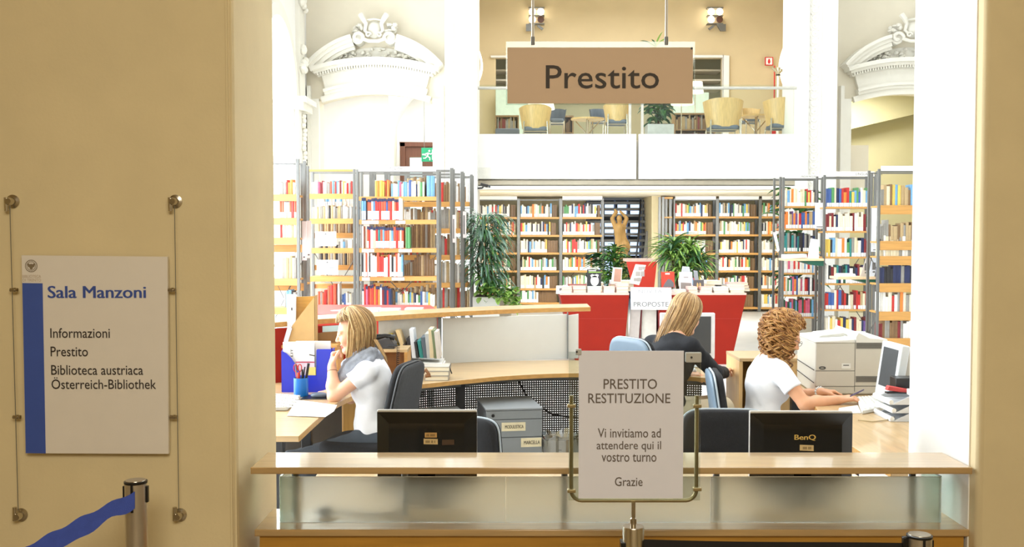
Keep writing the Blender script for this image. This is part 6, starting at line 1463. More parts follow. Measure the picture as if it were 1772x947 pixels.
# ------------------------------------------------------------------ gallery furniture
ply = wood('bent_ply', (216, 180, 118), .35, 'z'); cushion = mat('grey_blue_cushion', (104, 112, 124), .8, var=.06)
ZG = ZT - .09
def tub_chair(label, px0, px1, pytop, Y, seen='back', upholst=None):
    """bent plywood shell open to local +y, chrome legs, grey cushions"""
    x0, x1 = PX(px0, Y, pytop), PX(px1, Y, pytop); w_ = x1 - x0; xc_ = (x0 + x1)/2; zt = PZ(pytop, Y); zm = zt - .46*w_/.68 - .03
    ang = 0 if seen == 'back' else math.pi
    t = thing('tub_chair', label, 'chair', (xc_, Y + .25, ZG), 'gallery reading chairs')
    T = Matrix.Translation((xc_, Y + .28, 0)) @ Matrix.Rotation(ang, 4, 'Z')
    b = MB(T); n = 20; A, B = [], []
    for i in range(n + 1):
        a = math.radians(-105 + 210*i/n); r = w_/2; fl = 1.04
        A.append((r*fl*math.sin(a), -.28*math.cos(a)*fl, zt - .05*abs(math.sin(a))**3)); B.append((r*.82*math.sin(a), -.26*math.cos(a)*.9, zm))
    for k in (0, 1):
        sc = 1 - .035*k; b.strip([(p[0]*sc, p[1]*sc, p[2]) for p in A], [(p[0]*sc, p[1]*sc, p[2]) for p in B])
    b.strip(A, [(p[0]*.965, p[1]*.965, p[2]) for p in A]); b.build('shell', upholst or ply, t, recalc=False, smooth=1.0)
    b = MB(T @ Matrix.Translation((0, .0, zm - .01)) @ Matrix.Rotation(math.pi/2, 4, 'X')); b.pad(w_*.76, .46, .09, 0, 6); b.build('seat_cushion', cushion, t, smooth=.9)
    for sx in (-1, 1):
        for sy in (-1, 1):
            b = MB(T); b.tube([(sx*w_*.36, sy*.2, zm + (.12 if sy < 0 else -.02)), (sx*w_*.37, sy*.21, zm - .05), (sx*w_*.38, sy*.22, ZG)], .014, 8); b.build('leg', chrome, t)
    b = MB(T); b.tube([(-w_*.37, -.2, zm - .05), (w_*.37, -.2, zm - .05)], .01, 6); b.tube([(-w_*.37, .2, zm - .05), (w_*.37, .2, zm - .05)], .01, 6); b.build('seat_rail', chrome, t)
tub_chair('plywood tub chair at the right end of the gallery, cut by the white pillar', 1328, 1394, 168, 18.0)
tub_chair('plywood tub chair left of the one at the gallery pillar, seen from behind', 1222.5, 1291.5, 168.5, 18.0)
tub_chair('plywood tub chair with its back under the hanging sign, left of the railing posts', 1047, 1092, 175, 18.0)
tub_chair('plywood tub chair under the left end of the hanging sign with white lamp behind', 899, 955, 180, 18.0)
tub_chair('grey upholstered tub chair beside the left plywood chair under the sign', 948, 981, 182, 18.9, 'front', cushion)
tub_chair('grey upholstered tub chair in the middle under the hanging sign', 1022, 1052, 182, 18.9, 'front', cushion)
tub_chair('small farther plywood chair between the two right gallery chairs', 1289, 1321, 181, 19.6, 'front')
b = MB()
def low_seat(label, p0, p1, py, Y):
    t = thing('bench_seat', label, 'bench', (PX((p0 + p1)/2, Y), Y, ZG)); b = MB(); b.box(PX(p0, Y), PX(p1, Y), Y, Y + .5, ZG + .1, PZ(py, Y)); b.build('cushion', cushion, t, bevel=.03)
    for q in (p0 + 3, p1 - 3): b = MB(); b.box(PX(q, Y) - .02, PX(q, Y) + .02, Y + .1, Y + .4, ZG, ZG + .1); b.build('leg', chrome, t)
low_seat('grey upholstered bench at the left end of the gallery', 857, 899, 222, 18.6)
def round_table(label, px, py, Y, r, col=None):
    z = PZ(py, Y); x = PX(px, Y); t = thing('reading_table', label, 'table', (x, Y, ZG), 'gallery reading tables')
    b = MB(); b.lathe((x, Y, z), [(r, -.03), (r, 0)], 28); b.build('top', ply, t)
    b = MB(); b.cyl((x, Y, ZG), (x, Y, z - .03), .025, .025, 10); 
    for a in range(3): b.tube([(x, Y, z - .3), (x + .25*math.cos(a*2.1 + .4), Y + .25*math.sin(a*2.1 + .4), z - .04)], .012, 6); b.tube([(x, Y, ZG + .1), (x + .3*math.cos(a*2.1 + .4), Y + .3*math.sin(a*2.1 + .4), ZG)], .014, 6)
    b.build('pedestal', chrome, t)
round_table('round pale reading table between the two grey chairs under the sign', 1016, 205, 18.7, .3)
round_table('round pale reading table between the two right gallery chairs', 1306, 200, 19.0, .3)
shade_m = glow('lamp_shade_white', (255, 246, 226), 1.6)
for px0, px1, pt, pb, Y, lb_ in ((912, 960, 168, 189.5, 18.4, 'white lamp shade below the left part of the hanging sign'), (1158, 1201, 164, 181, 18.5, 'white lamp shade below the right part of the hanging sign'), (1189, 1217.5, 142, 161.5, 19.5, 'small white lamp shade at the right edge of the hanging sign')):
    x = PX((px0 + px1)/2, Y, pb); r = (PX(px1, Y, pb) - PX(px0, Y, pb))/2; z0, z1 = PZ(pb, Y), PZ(pt, Y)
    t = thing('floor_lamp', lb_, 'lamp', (x, Y, ZG), 'gallery floor lamps')
    b = MB(); n = 24; b.lathe((x, Y, 0), [(r, z0), (r*.84, z1)], n); b.build('lamp_shade', shade_m, t, smooth=.6)
    b = MB(); b.tube([(x, Y + .02, ZG), (x, Y + .02, z0)], .009, 6); b.build('pole', chrome, t); b = MB(); b.lathe((x, Y, ZG), [(.15, 0), (.15, .015), (.02, .03)], 18); b.build('base', chrome, t)
# gallery shelves with old books
def low_case(label, p0, p1, py, Y, seed):
    r2 = random.Random(seed); t = thing('low_bookcase', label, 'bookcase', (PX((p0 + p1)/2, Y), Y + .15, ZG)); x0, x1 = PX(p0, Y), PX(p1, Y); zt = PZ(py, Y); wm = wood('old_shelf', (150, 118, 78), .5, 'x')
    b = MB(); b.box(x0, x1, Y, Y + .32, zt - .03, zt); b.build('top', wm, t)
    for xx in (x0, x1 - .025): b = MB(); b.box(xx, xx + .025, Y, Y + .3, ZG, zt - .03); b.build('side', wm, t)
    b = MB(); b.box(x0 + .025, x1 - .025, Y + .28, Y + .3, ZG, zt - .03); b.build('back', wm, t)
    zz = [ZG + .05, ZG + .05 + (zt - ZG)*.48]
    mb = MB()
    for z in zz:
        b = MB(); b.box(x0 + .025, x1 - .025, Y + .01, Y + .28, z - .02, z); b.build('shelf', wm, t)
        for q in fill(x0 + .04, x1 - .04, Y + .05, z, ['brown', 'tan', 'grey', 'brown', 'dark red'], .18, .27, .02, .04, r2, lab_=0): book_shape(mb, q, KEYS.index(q['col']), len(KEYS), len(KEYS))
    o = mb.build('books', [BM[k] for k in KEYS] + [page], smooth=0, recalc=False); tag(o, 'old brown books standing in the ' + label, 'books', kind='stuff')
low_case('low brown bookcase at the left end of the gallery', 857, 898, 199.5, 19.6, 1); low_case('low brown bookcase between the gallery plant and the chairs', 1165, 1236, 195.5, 19.4, 2); low_case('low brown bookcase behind the middle of the gallery', 975, 992, 200, 20.2, 3)
# gallery plant
Y = 18.2; x = PX(1138, Y); zq = PZ(216, Y)
t = thing('rubber_plant', 'tall dark leaved plant in a pale planter on the gallery, its tip above the sign', 'plant', (x, Y, ZG))
planter(t, x + .02, Y - .15, .46, .4, ZG, zq, mat('planter_grey', (196, 196, 192), .5))
b = MB(); b.tube([(x, Y, zq), (x - .03, Y, zq + .8), (x - .06, Y, PZ(84, Y))], [.022, .016, .008], 7); b.build('stem', bark, t)
b = MB()
for k in range(90):
    a = rr.uniform(0, 6.28); z = zq + rr.uniform(.0, .5); blade(b, (x + rr.uniform(-.1, .1), Y, z), (math.cos(a), math.sin(a)*.6, rr.uniform(-.2, 1)), rr.uniform(.18, .34), rr.uniform(.07, .11), 1.5, 5, rr.choice((0, 0, 0, 1)))
for ang, L in ((-1.0, .3), (.35, .3), (.75, .26), (-.4, .16)): blade(b, (x - .06, Y, PZ(82, Y)), (math.sin(ang), -.1, math.cos(ang)), L, .08, .5, 6, 2 if ang > 0 else 0)
b.build('foliage', [leaf_a, leaf_b, leaf_c], t, recalc=False)
# spotlights, fire sign, pipe, wall lights
hot = glow('spot_lamp_lit', (255, 244, 224), 7); dull = mat('spot_lamp_off', (96, 60, 46), .4)
for px, py, fl, lb_ in ((928.5, 26, -1, 'four lamp wall spotlight above the left end of the hanging sign'), (1238, 26, 1, 'four lamp wall spotlight right of the hanging sign')):
    Y = 23.8; c = P(px, py, Y); t = thing('wall_spotlight', lb_, 'spotlight', c)
    b = MB(); b.box(c.x - .18, c.x + .18, Y, Y + .17, c.z + .155, c.z + .18); b.box(c.x - .18, c.x + .18, Y, Y + .17, c.z - .02, c.z); b.box(c.x - .18, c.x + .18, Y, Y + .17, c.z - .20, c.z - .18); b.build('bracket', steel, t)
    for i, (sx, sz) in enumerate(((-.095, .075), (.095, .075), (-.095, -.1), (.095, -.1))):
        q = c + Vector((sx, 0, sz)); b = MB(); b.lathe((0, 0, 0), [(.03, -.12), (.078, 0), (.07, .012), (.0, .02)], 18); M_ = Matrix.Translation(q) @ Matrix.Rotation(math.pi/2, 4, 'X'); b.v = [M_ @ v for v in b.v]
        b.build('lamp', hot if i < 3 else dull, t, smooth=.6)
    b = MB(); s = fl; b.prism([(c.x + s*.02, Y, c.z - .2), (c.x + s*.24, Y, c.z - .2), (c.x + s*.24, Y, c.z - .36), (c.x + s*.12, Y, c.z - .36)], (0, .05, 0)); b.prism([(c.x - s*.05, Y, c.z - .22), (c.x - s*.16, Y, c.z - .3), (c.x - s*.12, Y, c.z - .34), (c.x, Y, c.z - .24)], (0, .05, 0)); b.build('barn_door', steel, t)
sr = mat('sign_red', (206, 38, 40), .4); Y = 23.9
t = thing('fire_sign', 'red fire extinguisher sign high on the gallery wall', 'sign', P(1330, 106, Y))
b = MB(); a, c = P(1323.5, 99, Y), P(1337.5, 113.5, Y); b.box(a.x, c.x, Y - .02, Y, c.z, a.z); pn = b.build('panel', sr, t)
b = MB(); w_, h_ = c.x - a.x, a.z - c.z; b.box(a.x + w_*.12, c.x - w_*.12, Y - .022, Y - .02, c.z + h_*.1, a.z - h_*.1); iw = b.build('inner_panel', white_pl, pn)
b = MB(); b.ell((a.x + w_/2, Y - .023, c.z + h_*.45), (w_*.16, .004, h_*.26), nu=14); b.box(a.x + w_*.4, a.x + w_*.6, Y - .024, Y - .022, c.z + h_*.62, c.z + h_*.78); b.build('extinguisher_mark', sr, iw)
b = MB(); b.tube([(PX(1336.5, Y), Y - .01, PZ(114, Y)), (PX(1336.5, Y), Y - .01, ZG)], .014, 6); b.box(PX(1335, Y) - .05, PX(1339, Y), Y - .05, Y, ZG, PZ(214, Y)); tag(b.build('red_pipe', sr, loc=(PX(1336.5, Y), Y, ZG)), 'thin red pipe below the fire extinguisher sign', 'pipe')
Y = 22.4; x = PX(1343, Y); t = thing('uplight', 'white pole lamp with winged head on the gallery', 'lamp', (x, Y, ZG))
b = MB(); b.tube([(x, Y, ZG), (x, Y, PZ(131, Y))], .03, 10); b.build('pole', white_pl, t); b = MB(); b.cyl((x, Y, PZ(131, Y)), (x, Y, PZ(129, Y)), .05, .05, 14); b.build('collar', black_pl, t)
b = MB()
for s in (-1, 1): b.tube([(x, Y, PZ(127, Y)), (x + s*.05, Y, PZ(122, Y)), (x + s*.13, Y, PZ(117 if s < 0 else 121, Y))], [.035, .04, .02], 8)
b.cyl((x, Y, PZ(129, Y)), (x, Y, PZ(117, Y)), .03, .05, 10); b.build('lamp_head', mat('lamp_metal', (190, 184, 160), .3, .5), t)
for px, s, lb_, wl in ((1353, -1, 'curved white wall light at the right end of the gallery', 1), (829, 1, 'curved white wall light at the left pillar of the gallery', 0)):
    Y = 23.5 if wl else 19.0; x = PX(px, Y); t = thing('wall_light', lb_, 'lamp', P(px, 112, Y))
    b = MB(); A, B = [], []
    for i in range(13):
        u = i/12; z = PZ(80 + 64*u, Y); A.append((x + s*.09*math.sin(math.pi*u) - s*.02, Y, z)); B.append((x + s*.09*math.sin(math.pi*u) - s*.02, Y + .2, z))
    b.strip(A, B); b.strip([(p[0] - s*.035, p[1], p[2]) for p in A], [(p[0] - s*.035, p[1], p[2]) for p in B]); b.strip(A, [(p[0] - s*.035, p[1], p[2]) for p in A]); b.build('diffuser', glow('wall_light_glow', (255, 252, 244), 1.2), t, recalc=False, smooth=1)
    b = MB(); b.box(x - s*.08 - .02, x - s*.08 + .02, Y, Y + .2, PZ(146, Y), PZ(78, Y)); b.build('bracket', mat('lamp_metal', (190, 184, 160)), t, bevel=.005)
# camera on the pillar
Y = 17.0; c = P(838, 322, Y); t = thing('security_camera', 'small black camera fixed to the white pillar below the gallery', 'camera', c)
b = MB(); b.obox(c + Vector((0, 0, .012)), (.13, .07, .05), Matrix.Rotation(.25, 3, 'Y')); b.build('body', black_pl, t, bevel=.012); b = MB(); b.tube([P(826, 326, Y + .02), P(834, 325.5, Y + .02), P(836, 324, Y)], .014, 8); b.build('arm', black_pl, t)
b = MB(); b.cyl(c + Vector((.07, -.01, -.005)), c + Vector((.1, -.015, -.012)), .02, .02, 12); b.build('lens', mat('lens', (40, 44, 50), .1), t)
# ------------------------------------------------------------------ people
def head_parts(S, c, M, sc=.96, neck=None):
    def L(x, y, z): return c + M @ (Vector((x, y, z))*sc)
    def e(p, r, k=.02, R=None): S.ell(L(*p), [q*sc for q in r], M if R is None else M @ R, k)
    e((-.012, 0, .032), (.094, .073, .088)); e((.03, 0, -.03), (.062, .060, .085), .03)
    for s in (-1, 1):
        S.cap(L(-.0, .052*s, -.07), L(.068, .016*s, -.104), .02*sc, .018*sc, .03)
        e((.062, .034*s, -.03), (.026, .024, .028), .025)
        S.cap(L(.084, .012*s, .022), L(.074, .048*s, .02), .010*sc, .009*sc, .015)
        e((-.006, .072*s, -.012), (.021, .009, .031), .008, Matrix.Rotation(-.25*s, 3, 'Z'))
        S.cut(L(.094, .031*s, .004), [.011*sc, .017*sc, .009*sc], M, .012)
        S.ell(L(.0815, .031*s, .004), [.0125*sc]*3, None, .004)
        S.ell(L(.0835, .031*s, .0092), [.0125*sc, .0150*sc, .0085*sc], M, .004)
    e((.078, 0, -.101), (.018, .02, .015), .02)
    S.cap(L(.090, 0, .012), L(.112, 0, -.026), .0075*sc, .0105*sc, .012)
    for s in (-1, 1): S.ell(L(.103, .010*s, -.032), [.009*sc, .007*sc, .007*sc], M, .007)
    S.cap(L(.090, -.018, -.061), L(.090, .018, -.061), .0065*sc, None, .008); S.cap(L(.096, 0, -.060), L(.096, 0, -.0605), .006*sc, None, .008)
    S.cap(L(.088, -.014, -.072), L(.088, .014, -.072), .007*sc, None, .008); S.cap(L(.093, -.004, -.073), L(.093, .004, -.073), .006*sc, None, .006)
    S.cut(L(.104, 0, -.0665), [.012*sc, .024*sc, .0016*sc], M, .003)
    return L
def lips_pick(c, M, sc=.96):
    Mi = np.array(M.transposed())
    def f(C):
        q = (C - np.array(c)) @ Mi.T/sc
        r = np.zeros(len(C), np.int32)
        r[(q[:, 0] > .082) & (np.abs(q[:, 1]) < .024) & (q[:, 2] > -.081) & (q[:, 2] < -.054)] = 1
        r[(q[:, 0] > .07) & (np.abs(np.abs(q[:, 1]) - .033) < .02) & (np.abs(q[:, 2] - .026) < .005)] = 2
        return r
    return f
def hand_parts(S, wr, xd, zd, side, curl=(.5, .7, .5), thumb=.6, sc=.92, spread=.06, thumb_curl=.5):
    R = frame(xd, zd)
    def L(x, y, z): return wr + R @ (Vector((x, y*side, z))*sc)
    S.cap(L(-.01, 0, 0), L(.03, 0, 0), .022*sc, .022*sc, .015)
    for y, r in ((.026, .0125), (.009, .0135), (-.009, .013), (-.025, .012)): S.cap(L(.01, y*.6, 0), L(.082, y, .002), .014*sc, r*sc, .012)
    for i, (y, ls, r) in enumerate(((.028, (.040, .024, .019), .0086), (.0095, (.044, .028, .020), .009), (-.0095, (.041, .026, .019), .0086), (-.027, (.032, .02, .017), .0076))):
        p = Vector((.088, y, .001)); a = 0; ay = spread*(1.5 - i)
        for j in range(3):
            cj = curl[j]*(1 + .08*i); a += cj
            d = Vector((math.cos(a)*math.cos(ay), math.sin(ay), -math.sin(a))); q = p + d*ls[j]
            S.cap(L(*p), L(*q), r*(1 - .1*j)*sc, r*(1 - .1*(j + 1))*sc, .0035); p = q
    p = Vector((.022, .026, -.004)); d = Vector((math.cos(thumb), math.sin(thumb), -.25)).normalized()
    for j, (ln, r) in enumerate(((.042, .0125), (.032, .0102), (.026, .0092))):
        q = p + d*ln; S.cap(L(*p), L(*q), r*sc, r*.92*sc, .006 if j else .014); p = q
        d = (d + Vector((.25*thumb_curl, -.5*thumb_curl, -.3*thumb_curl))).normalized()
def torso_parts(S, pel, wst, chs, nck, fw, o=0, wide=1.0, k=.05, bust=True):
    up1 = (wst - pel).normalized(); up2 = (nck - chs).normalized(); upm = (chs - wst).normalized()
    S.ell(pel, (.118 + o, .172*wide + o, .125 + o), frame(fw - up1*fw.dot(up1), up1), k)
    S.ell(wst, (.092 + o, .128*wide + o, .13 + o), frame(fw - upm*fw.dot(upm), upm), k)
    Rm = frame(fw - up2*fw.dot(up2), up2); S.ell(chs, (.105 + o, .150*wide + o, .16 + o), Rm, k)
    if bust:
        for s in (-1, 1): S.ell(chs + Rm @ Vector((.072, .068*s, -.03)), (.055 + o, .06 + o, .062 + o), Rm, .04)
    return Rm
def person(name, label, J, cols, group=None):
    skin, lipm, brow = cols['skin'], cols['lips'], cols['brow']
    t = thing(name, label, 'person', (J['pel'].x, J['pel'].y, 0))
    hc, fw = J['head'], J['hfw']; M = frame(J['hfw'], J['hup']); bf = J['bfw']
    S = SDF(); head_parts(S, hc, M); S.cap(hc + M @ Vector((-.025, 0, -.06)), J['nck'] + Vector((0, 0, .005)), .05, .056, .03)
    torso_parts(S, J['pel'], J['wst'], J['chs'], J['nck'], bf, -.012)
    S.cap(J['nck'], J['shN'], .05, .048, .04).cap(J['nck'], J['shF'], .05, .048, .04)
    for s in 'NF':
        S.cap(J['sh' + s], J['el' + s], .046, .037, .03).cap(J['el' + s], J['wr' + s].lerp(J['el' + s], .65), .037, .040, .02).cap(J['wr' + s].lerp(J['el' + s], .65), J['wr' + s], .040, .0245, .02)
        hand_parts(S, J['wr' + s], *J['hand' + s][0], **J['hand' + s][1])
        S.cap(J['hip' + s], J['kn' + s], .08, .055, .05).cap(J['kn' + s], J['kn' + s].lerp(J['an' + s], .35), .055, .055, .03).cap(J['kn' + s].lerp(J['an' + s], .35), J['an' + s], .055, .036, .03)
        S.cap(J['an' + s], J['an' + s] + J['toe']*.16 + Vector((0, 0, -.04)), .036, .028, .03)
    body = S.build('body', [skin, lipm, brow], t, vox=.0048, pick=lips_pick(hc, M))
    for s in (-1, 1):
        b = MB(); c = hc + M @ (Vector((.0845, .031*s, .004))*.96); b.ell(c, (.0105, .0105, .0105), M, 12, 8); e = b.build('eye', white_pl, t, smooth=1.2)
        b = MB(); b.ell(c + M @ Vector((.0062, 0, -.001)), (.0052, .0052, .0052), M, 10, 6); b.build('iris', mat('iris_brown', (60, 42, 30), .2), e, smooth=1.2)
        b = MB(); b.tube([hc + M @ (Vector((.0955 - .9*abs(q)**1.6*14, (.031*s + q), .0035 - abs(q)*.12))*.96) for q in [-.012 + .003*i for i in range(9)]], .0011, 5); b.build('eyelash', mat('lash', (46, 32, 26), .6), t, smooth=1.2)
    # top with sleeves
    S = SDF(); o = .010; Rm = torso_parts(S, J['pel'] + (J['wst'] - J['pel'])*.25, J['wst'], J['chs'], J['nck'], bf, o*.9, k=.05)
    cut_n = (J['nck'] - J['chs']).normalized()
    for s in 'NF':
        S.cap(J['nck'] - cut_n*.012, J['sh' + s], .052, .056, .05, clip=None)
        d = (J['el' + s] - J['sh' + s]); L_ = d.length; d.normalize()
        if J['sleeve'] < .99:
            S.cap(J['sh' + s], J['el' + s], .056, .058, .03, clip=(tuple(J['sh' + s] + d*L_*J['sleeve']), tuple(d)))
        else:
            w = J['wr' + s]; e = J['el' + s]; S.cap(J['sh' + s], e, .058, .053, .03); dd = (w - e).normalized()
            S.cap(e, w, .053, .042, .02, clip=(tuple(w - dd*.01), tuple(dd)))
    q = J['nck'] + cut_n*.02 + bf*.02; S.cut(q, (.075, .068, .05), Rm, .01)
    hem = J['pel'] + (J['pel'] - J['wst']).normalized()*.035
    S.build(J['topname'], cols['top'], t, vox=.006, noise=(.0028, 42))
    # trousers and shoes
    S = SDF(); S.ell(J['pel'] - Vector((0, 0, .01)), (.126, .180, .115), frame(bf, Vector((0, 0, 1))), .05)
    for s in 'NF':
        S.cap(J['hip' + s], J['kn' + s], .092, .066, .05).cap(J['kn' + s], J['kn' + s].lerp(J['an' + s], .35), .066, .064, .03)
        dd = (J['an' + s] - J['kn' + s]).normalized(); S.cap(J['kn' + s].lerp(J['an' + s], .35), J['an' + s], .064, .054, .03, clip=(tuple(J['an' + s] - dd*.02), tuple(dd)))
    S.build('trousers', cols['trousers'], t, vox=.007, noise=(.003, 36))
    for s in 'NF':
        S = SDF(); a = J['an' + s]; S.cap(a + Vector((0, 0, -.03)), a + J['toe']*.17 + Vector((0, 0, -.048)), .044, .036, .03).ell(a - J['toe']*.03 + Vector((0, 0, -.05)), (.05, .042, .035), None, .02)
        S.build('shoe', cols['shoe'], t, vox=.007)
    return t, M, Rm
def hair_mesh(t, c, M, style, mats, seed, n=300, length=.2, face=58, side_len=None, sc=1.0, vol=0.0, fringe=72, extra=None, dirdrop=None, shell=True):
    rr = random.Random(seed); mb = MB(); nm = len(mats)
    a_, b_, c_ = (.104 + vol)*sc, (.085 + vol)*sc, (.098 + vol)*sc; off = Vector((-.012, 0, .032))
    grav = Vector((0, 0, -1))
    if shell:
        nu, nv = 40, 22; grid = {}
        for i in range(nv + 1):
            for j in range(nu):
                az = -math.pi + 2*math.pi*j/nu; frontal = abs(math.degrees(az)) < face
                pm = math.radians(62 if frontal else 128); pol = pm*i/nv
                grid[i, j] = c + M @ (off + Vector(((a_ - .012 - vol*.8*max(0, math.cos(az)))*math.sin(pol)*math.cos(az), (b_ - .009)*math.sin(pol)*math.sin(az), (c_ - .010)*math.cos(pol))))
        vs_ = [grid[i, j] for i in range(nv + 1) for j in range(nu)]
        mb.add(vs_, [(i*nu + j, i*nu + (j + 1) % nu, (i + 1)*nu + (j + 1) % nu, (i + 1)*nu + j) for i in range(nv) for j in range(nu)], 0)
    for k in range(n):
        az = rr.uniform(-180, 180); frontal = abs(az) < face
        if frontal and rr.random() < .35: az = rr.choice((-1, 1))*rr.uniform(face, 180); frontal = False
        A = math.radians(az); lay = rr.uniform(-.008, .008); p0 = rr.uniform(2, 34)
        pe = (rr.uniform(fringe - 22, fringe + 3) if frontal else rr.uniform(88, 104))
        pts = []
        sweep = math.radians(rr.uniform(8, 26))*(1 if az > 0 else -1)*(1 if frontal else .25)
        m = 9
        for i in range(m):
            u = i/(m - 1); pol = math.radians(p0 + (pe - p0)*u); Az = A + sweep*u
            pts.append(c + M @ (off + Vector(((a_ + lay - vol*.8*max(0, math.cos(Az)))*math.sin(pol)*math.cos(Az), (b_ + lay)*math.sin(pol)*math.sin(Az), (c_ + lay)*math.cos(pol)))))
        if not frontal:
            L = length*rr.uniform(.6, 1.12)*(1 if style == 'straight' else rr.uniform(.55, 1.3)); d = (pts[-1] - pts[-2]).normalized(); p = pts[-1].copy(); st_ = 7
            inw = (c + M @ off) - p; inw.z = 0; inw = inw.normalized() if inw.length > 0 else inw
            for i in range(st_):
                g = grav if dirdrop is None else dirdrop(p, az)
                d = (d*.55 + g*.75 + inw*(.10 if i > 2 else .02) + Vector((rr.uniform(-1, 1), rr.uniform(-1, 1), 0))*.05).normalized(); p = p + d*(L/st_); pts.append(p.copy())
        mi = rr.randrange(nm)
        if style == 'straight':
            r0 = rr.uniform(.0026, .0048); rs = [r0*(.6 + .4*min(1, i/2))*(1 - .72*max(0, (i/(len(pts) - 1) - .55)/.45)) for i in range(len(pts))]
            mb.tube(pts, rs, 5, mi, caps=False)
        else:
            # curl around the path
            segs = []
            for i in range(len(pts) - 1):
                for s_ in range(6): segs.append(pts[i].lerp(pts[i+1], s_/6))
            segs.append(pts[-1]); ph = rr.uniform(0, 6.28); fr = rr.uniform(.36, .6)*rr.choice((-1, 1)); R0 = rr.uniform(.012, .022)*(.3 if frontal else 1); ctr = c + M @ off
            for sub in range(6):      # strands running together in one ringlet
                out = []; oa = sub*1.05; dph = rr.uniform(-.35, .35); mi2 = mi if rr.random() < .6 else rr.randrange(nm)
                for i, p in enumerate(segs):
                    u = i/len(segs); t_ = (segs[min(i+1, len(segs)-1)] - segs[max(0, i-1)]).normalized(); nrm = p - ctr; nrm = nrm - t_*nrm.dot(t_); nrm = nrm.normalized() if nrm.length > 1e-5 else t_.orthogonal(); bn = t_.cross(nrm)
                    R1 = R0*min(1, .12 + u*2.0); sp = .0052*(1 - .6*u)
                    out.append(p + nrm*(R1*.9*math.cos(ph + dph + fr*i) + R1*.5 + sp*math.cos(oa)) + bn*(R1*1.1*math.sin(ph + dph + fr*i) + sp*1.6*math.sin(oa)))
                r0 = rr.uniform(.0026, .004); mb.tube(out, [r0*(1 - .65*i/len(out)) for i in range(len(out))], 5, mi2, caps=False)
    if extra: extra(mb, rr)
    return mb.build('hair', mats, t, recalc=False, smooth=1.4)
def V(px, py, Y): return P(px, py, Y)
skin_a = mat('skin_light', (226, 172, 140), .5, var=.04, scale=20, sub=.15); skin_b = mat('skin_warm', (222, 164, 126), .5, var=.04, scale=20, sub=.15)
lip_m = mat('lips', (196, 104, 96), .4); 
def hairmats(nm, cols): return [mat(nm + '_%d' % i, c_, .42, var=.14, scale=40, spec=.4) for i, c_ in enumerate(cols)]

# --- woman with the grey scarf, in profile at the left worktop
J = dict(head=V(611.5, 575, 6.24), hfw=Vector((-.955, -.10, -.25)), hup=Vector((-.22, 0, 1)), bfw=Vector((-1, .03, 0)),
         nck=V(641, 625, 6.26), chs=V(647, 662, 6.26), wst=V(645, 713, 6.25), pel=V(652, 752, 6.25),
         shN=V(634, 643, 6.10), elN=V(578, 687, 6.08), wrN=V(574.5, 634, 6.15), shF=V(632, 641, 6.43), elF=V(607, 688, 6.52), wrF=V(573, 679, 6.36),
         handN=((Vector((.1, .06, 1)), Vector((-1, -.15, .12)), -1), dict(curl=(1.15, 1.25, .7), thumb=.55, thumb_curl=.5, sc=.9)),
         handF=((Vector((-1, -.05, -.12)), Vector((-.1, 0, 1)), 1), dict(curl=(.35, .45, .3), thumb=.5, sc=.9)),
         hipN=V(650, 763, 6.15), hipF=V(650, 763, 6.36), knN=V(503, 803, 6.12), knF=V(503, 800, 6.38), anN=Vector((-1.05, 6.12, .10)), anF=Vector((-1.0, 6.40, .10)), toe=Vector((-1, 0, 0)), sleeve=.42, topname='t_shirt')
cols = dict(skin=skin_a, lips=lip_m, brow=mat('brow_blond', (150, 112, 72), .6), top=mat('white_cotton', (238, 238, 242), .85, var=.02, bump=.12, bscale=45), trousers=mat('grey_denim', (74, 82, 92), .85, var=.14, scale=9, bump=.1, bscale=300), shoe=mat('dark_shoe', (40, 36, 34), .5))
t1, M1, R1 = person('person', 'woman in a white t-shirt and grey scarf sitting in profile, chin on hand', J, cols)
hb = hairmats('blond_hair', [(184, 148, 98), (156, 120, 74), (204, 172, 122), (132, 98, 58)])
def ex1(mb, rr):
    for k in range(70):    # side locks before the ear, hanging toward the chest
        d = rr.random(); q = rr.uniform(-.02, .03)
        mb.tube([V(604 + 12*d, 552 + 6*d, 6.155 + q), V(601 + 13*d, 575, 6.14 + q*.6), V(601 + 12*d, 598, 6.135 + q*.4), V(598 + 11*d, 616 + 8*rr.random()*(1 - d), 6.13)], [.003, .0045, .004, .0012], 5, rr.randrange(4), caps=False)
    for k in range(14): mb.tube([V(646 + k*.5, 588, 6.2), V(656 + k*.4, 604, 6.185), V(665 + k*.25, 618, 6.175), V(671, 630, 6.175)], [.003, .004, .0035, .001], 5, rr.randrange(4), caps=False)
hair_mesh(t1, J['head'], M1, 'straight', hb, 5, n=1250, length=.13, face=84, vol=.022, fringe=66, extra=ex1)
S = SDF(); nk = J['nck']
ring = [nk + Vector((.062*math.cos(a), .072*math.sin(a), .020 + .012*math.cos(a))) for a in [2*math.pi*i/14 for i in range(15)]]
for i in range(14):
    for dz in (-.016, 0, .016): S.cap(ring[i] + Vector((0, 0, dz)), ring[i+1] + Vector((0, 0, dz + .004*math.sin(i))), .0165, .0165, .006)
paths = [[V(648, 607, 6.20), V(634, 618, 6.145), V(614, 634, 6.13), V(597, 652, 6.14), V(585, 669, 6.15)],
         [V(642, 606, 6.17), V(622, 617, 6.14), V(604, 633, 6.135), V(592, 654, 6.15), V(582, 668, 6.16)],
         [V(650, 611, 6.22), V(640, 624, 6.135), V(622, 641, 6.12), V(604, 657, 6.13), V(590, 671, 6.145)],
         [V(630, 606, 6.2), V(612, 618, 6.17), V(600, 630, 6.16), V(590, 648, 6.17), V(580, 664, 6.18)]]
for pp_ in paths:
    for i in range(4): S.cap(pp_[i], pp_[i+1], .021, .023, .006)
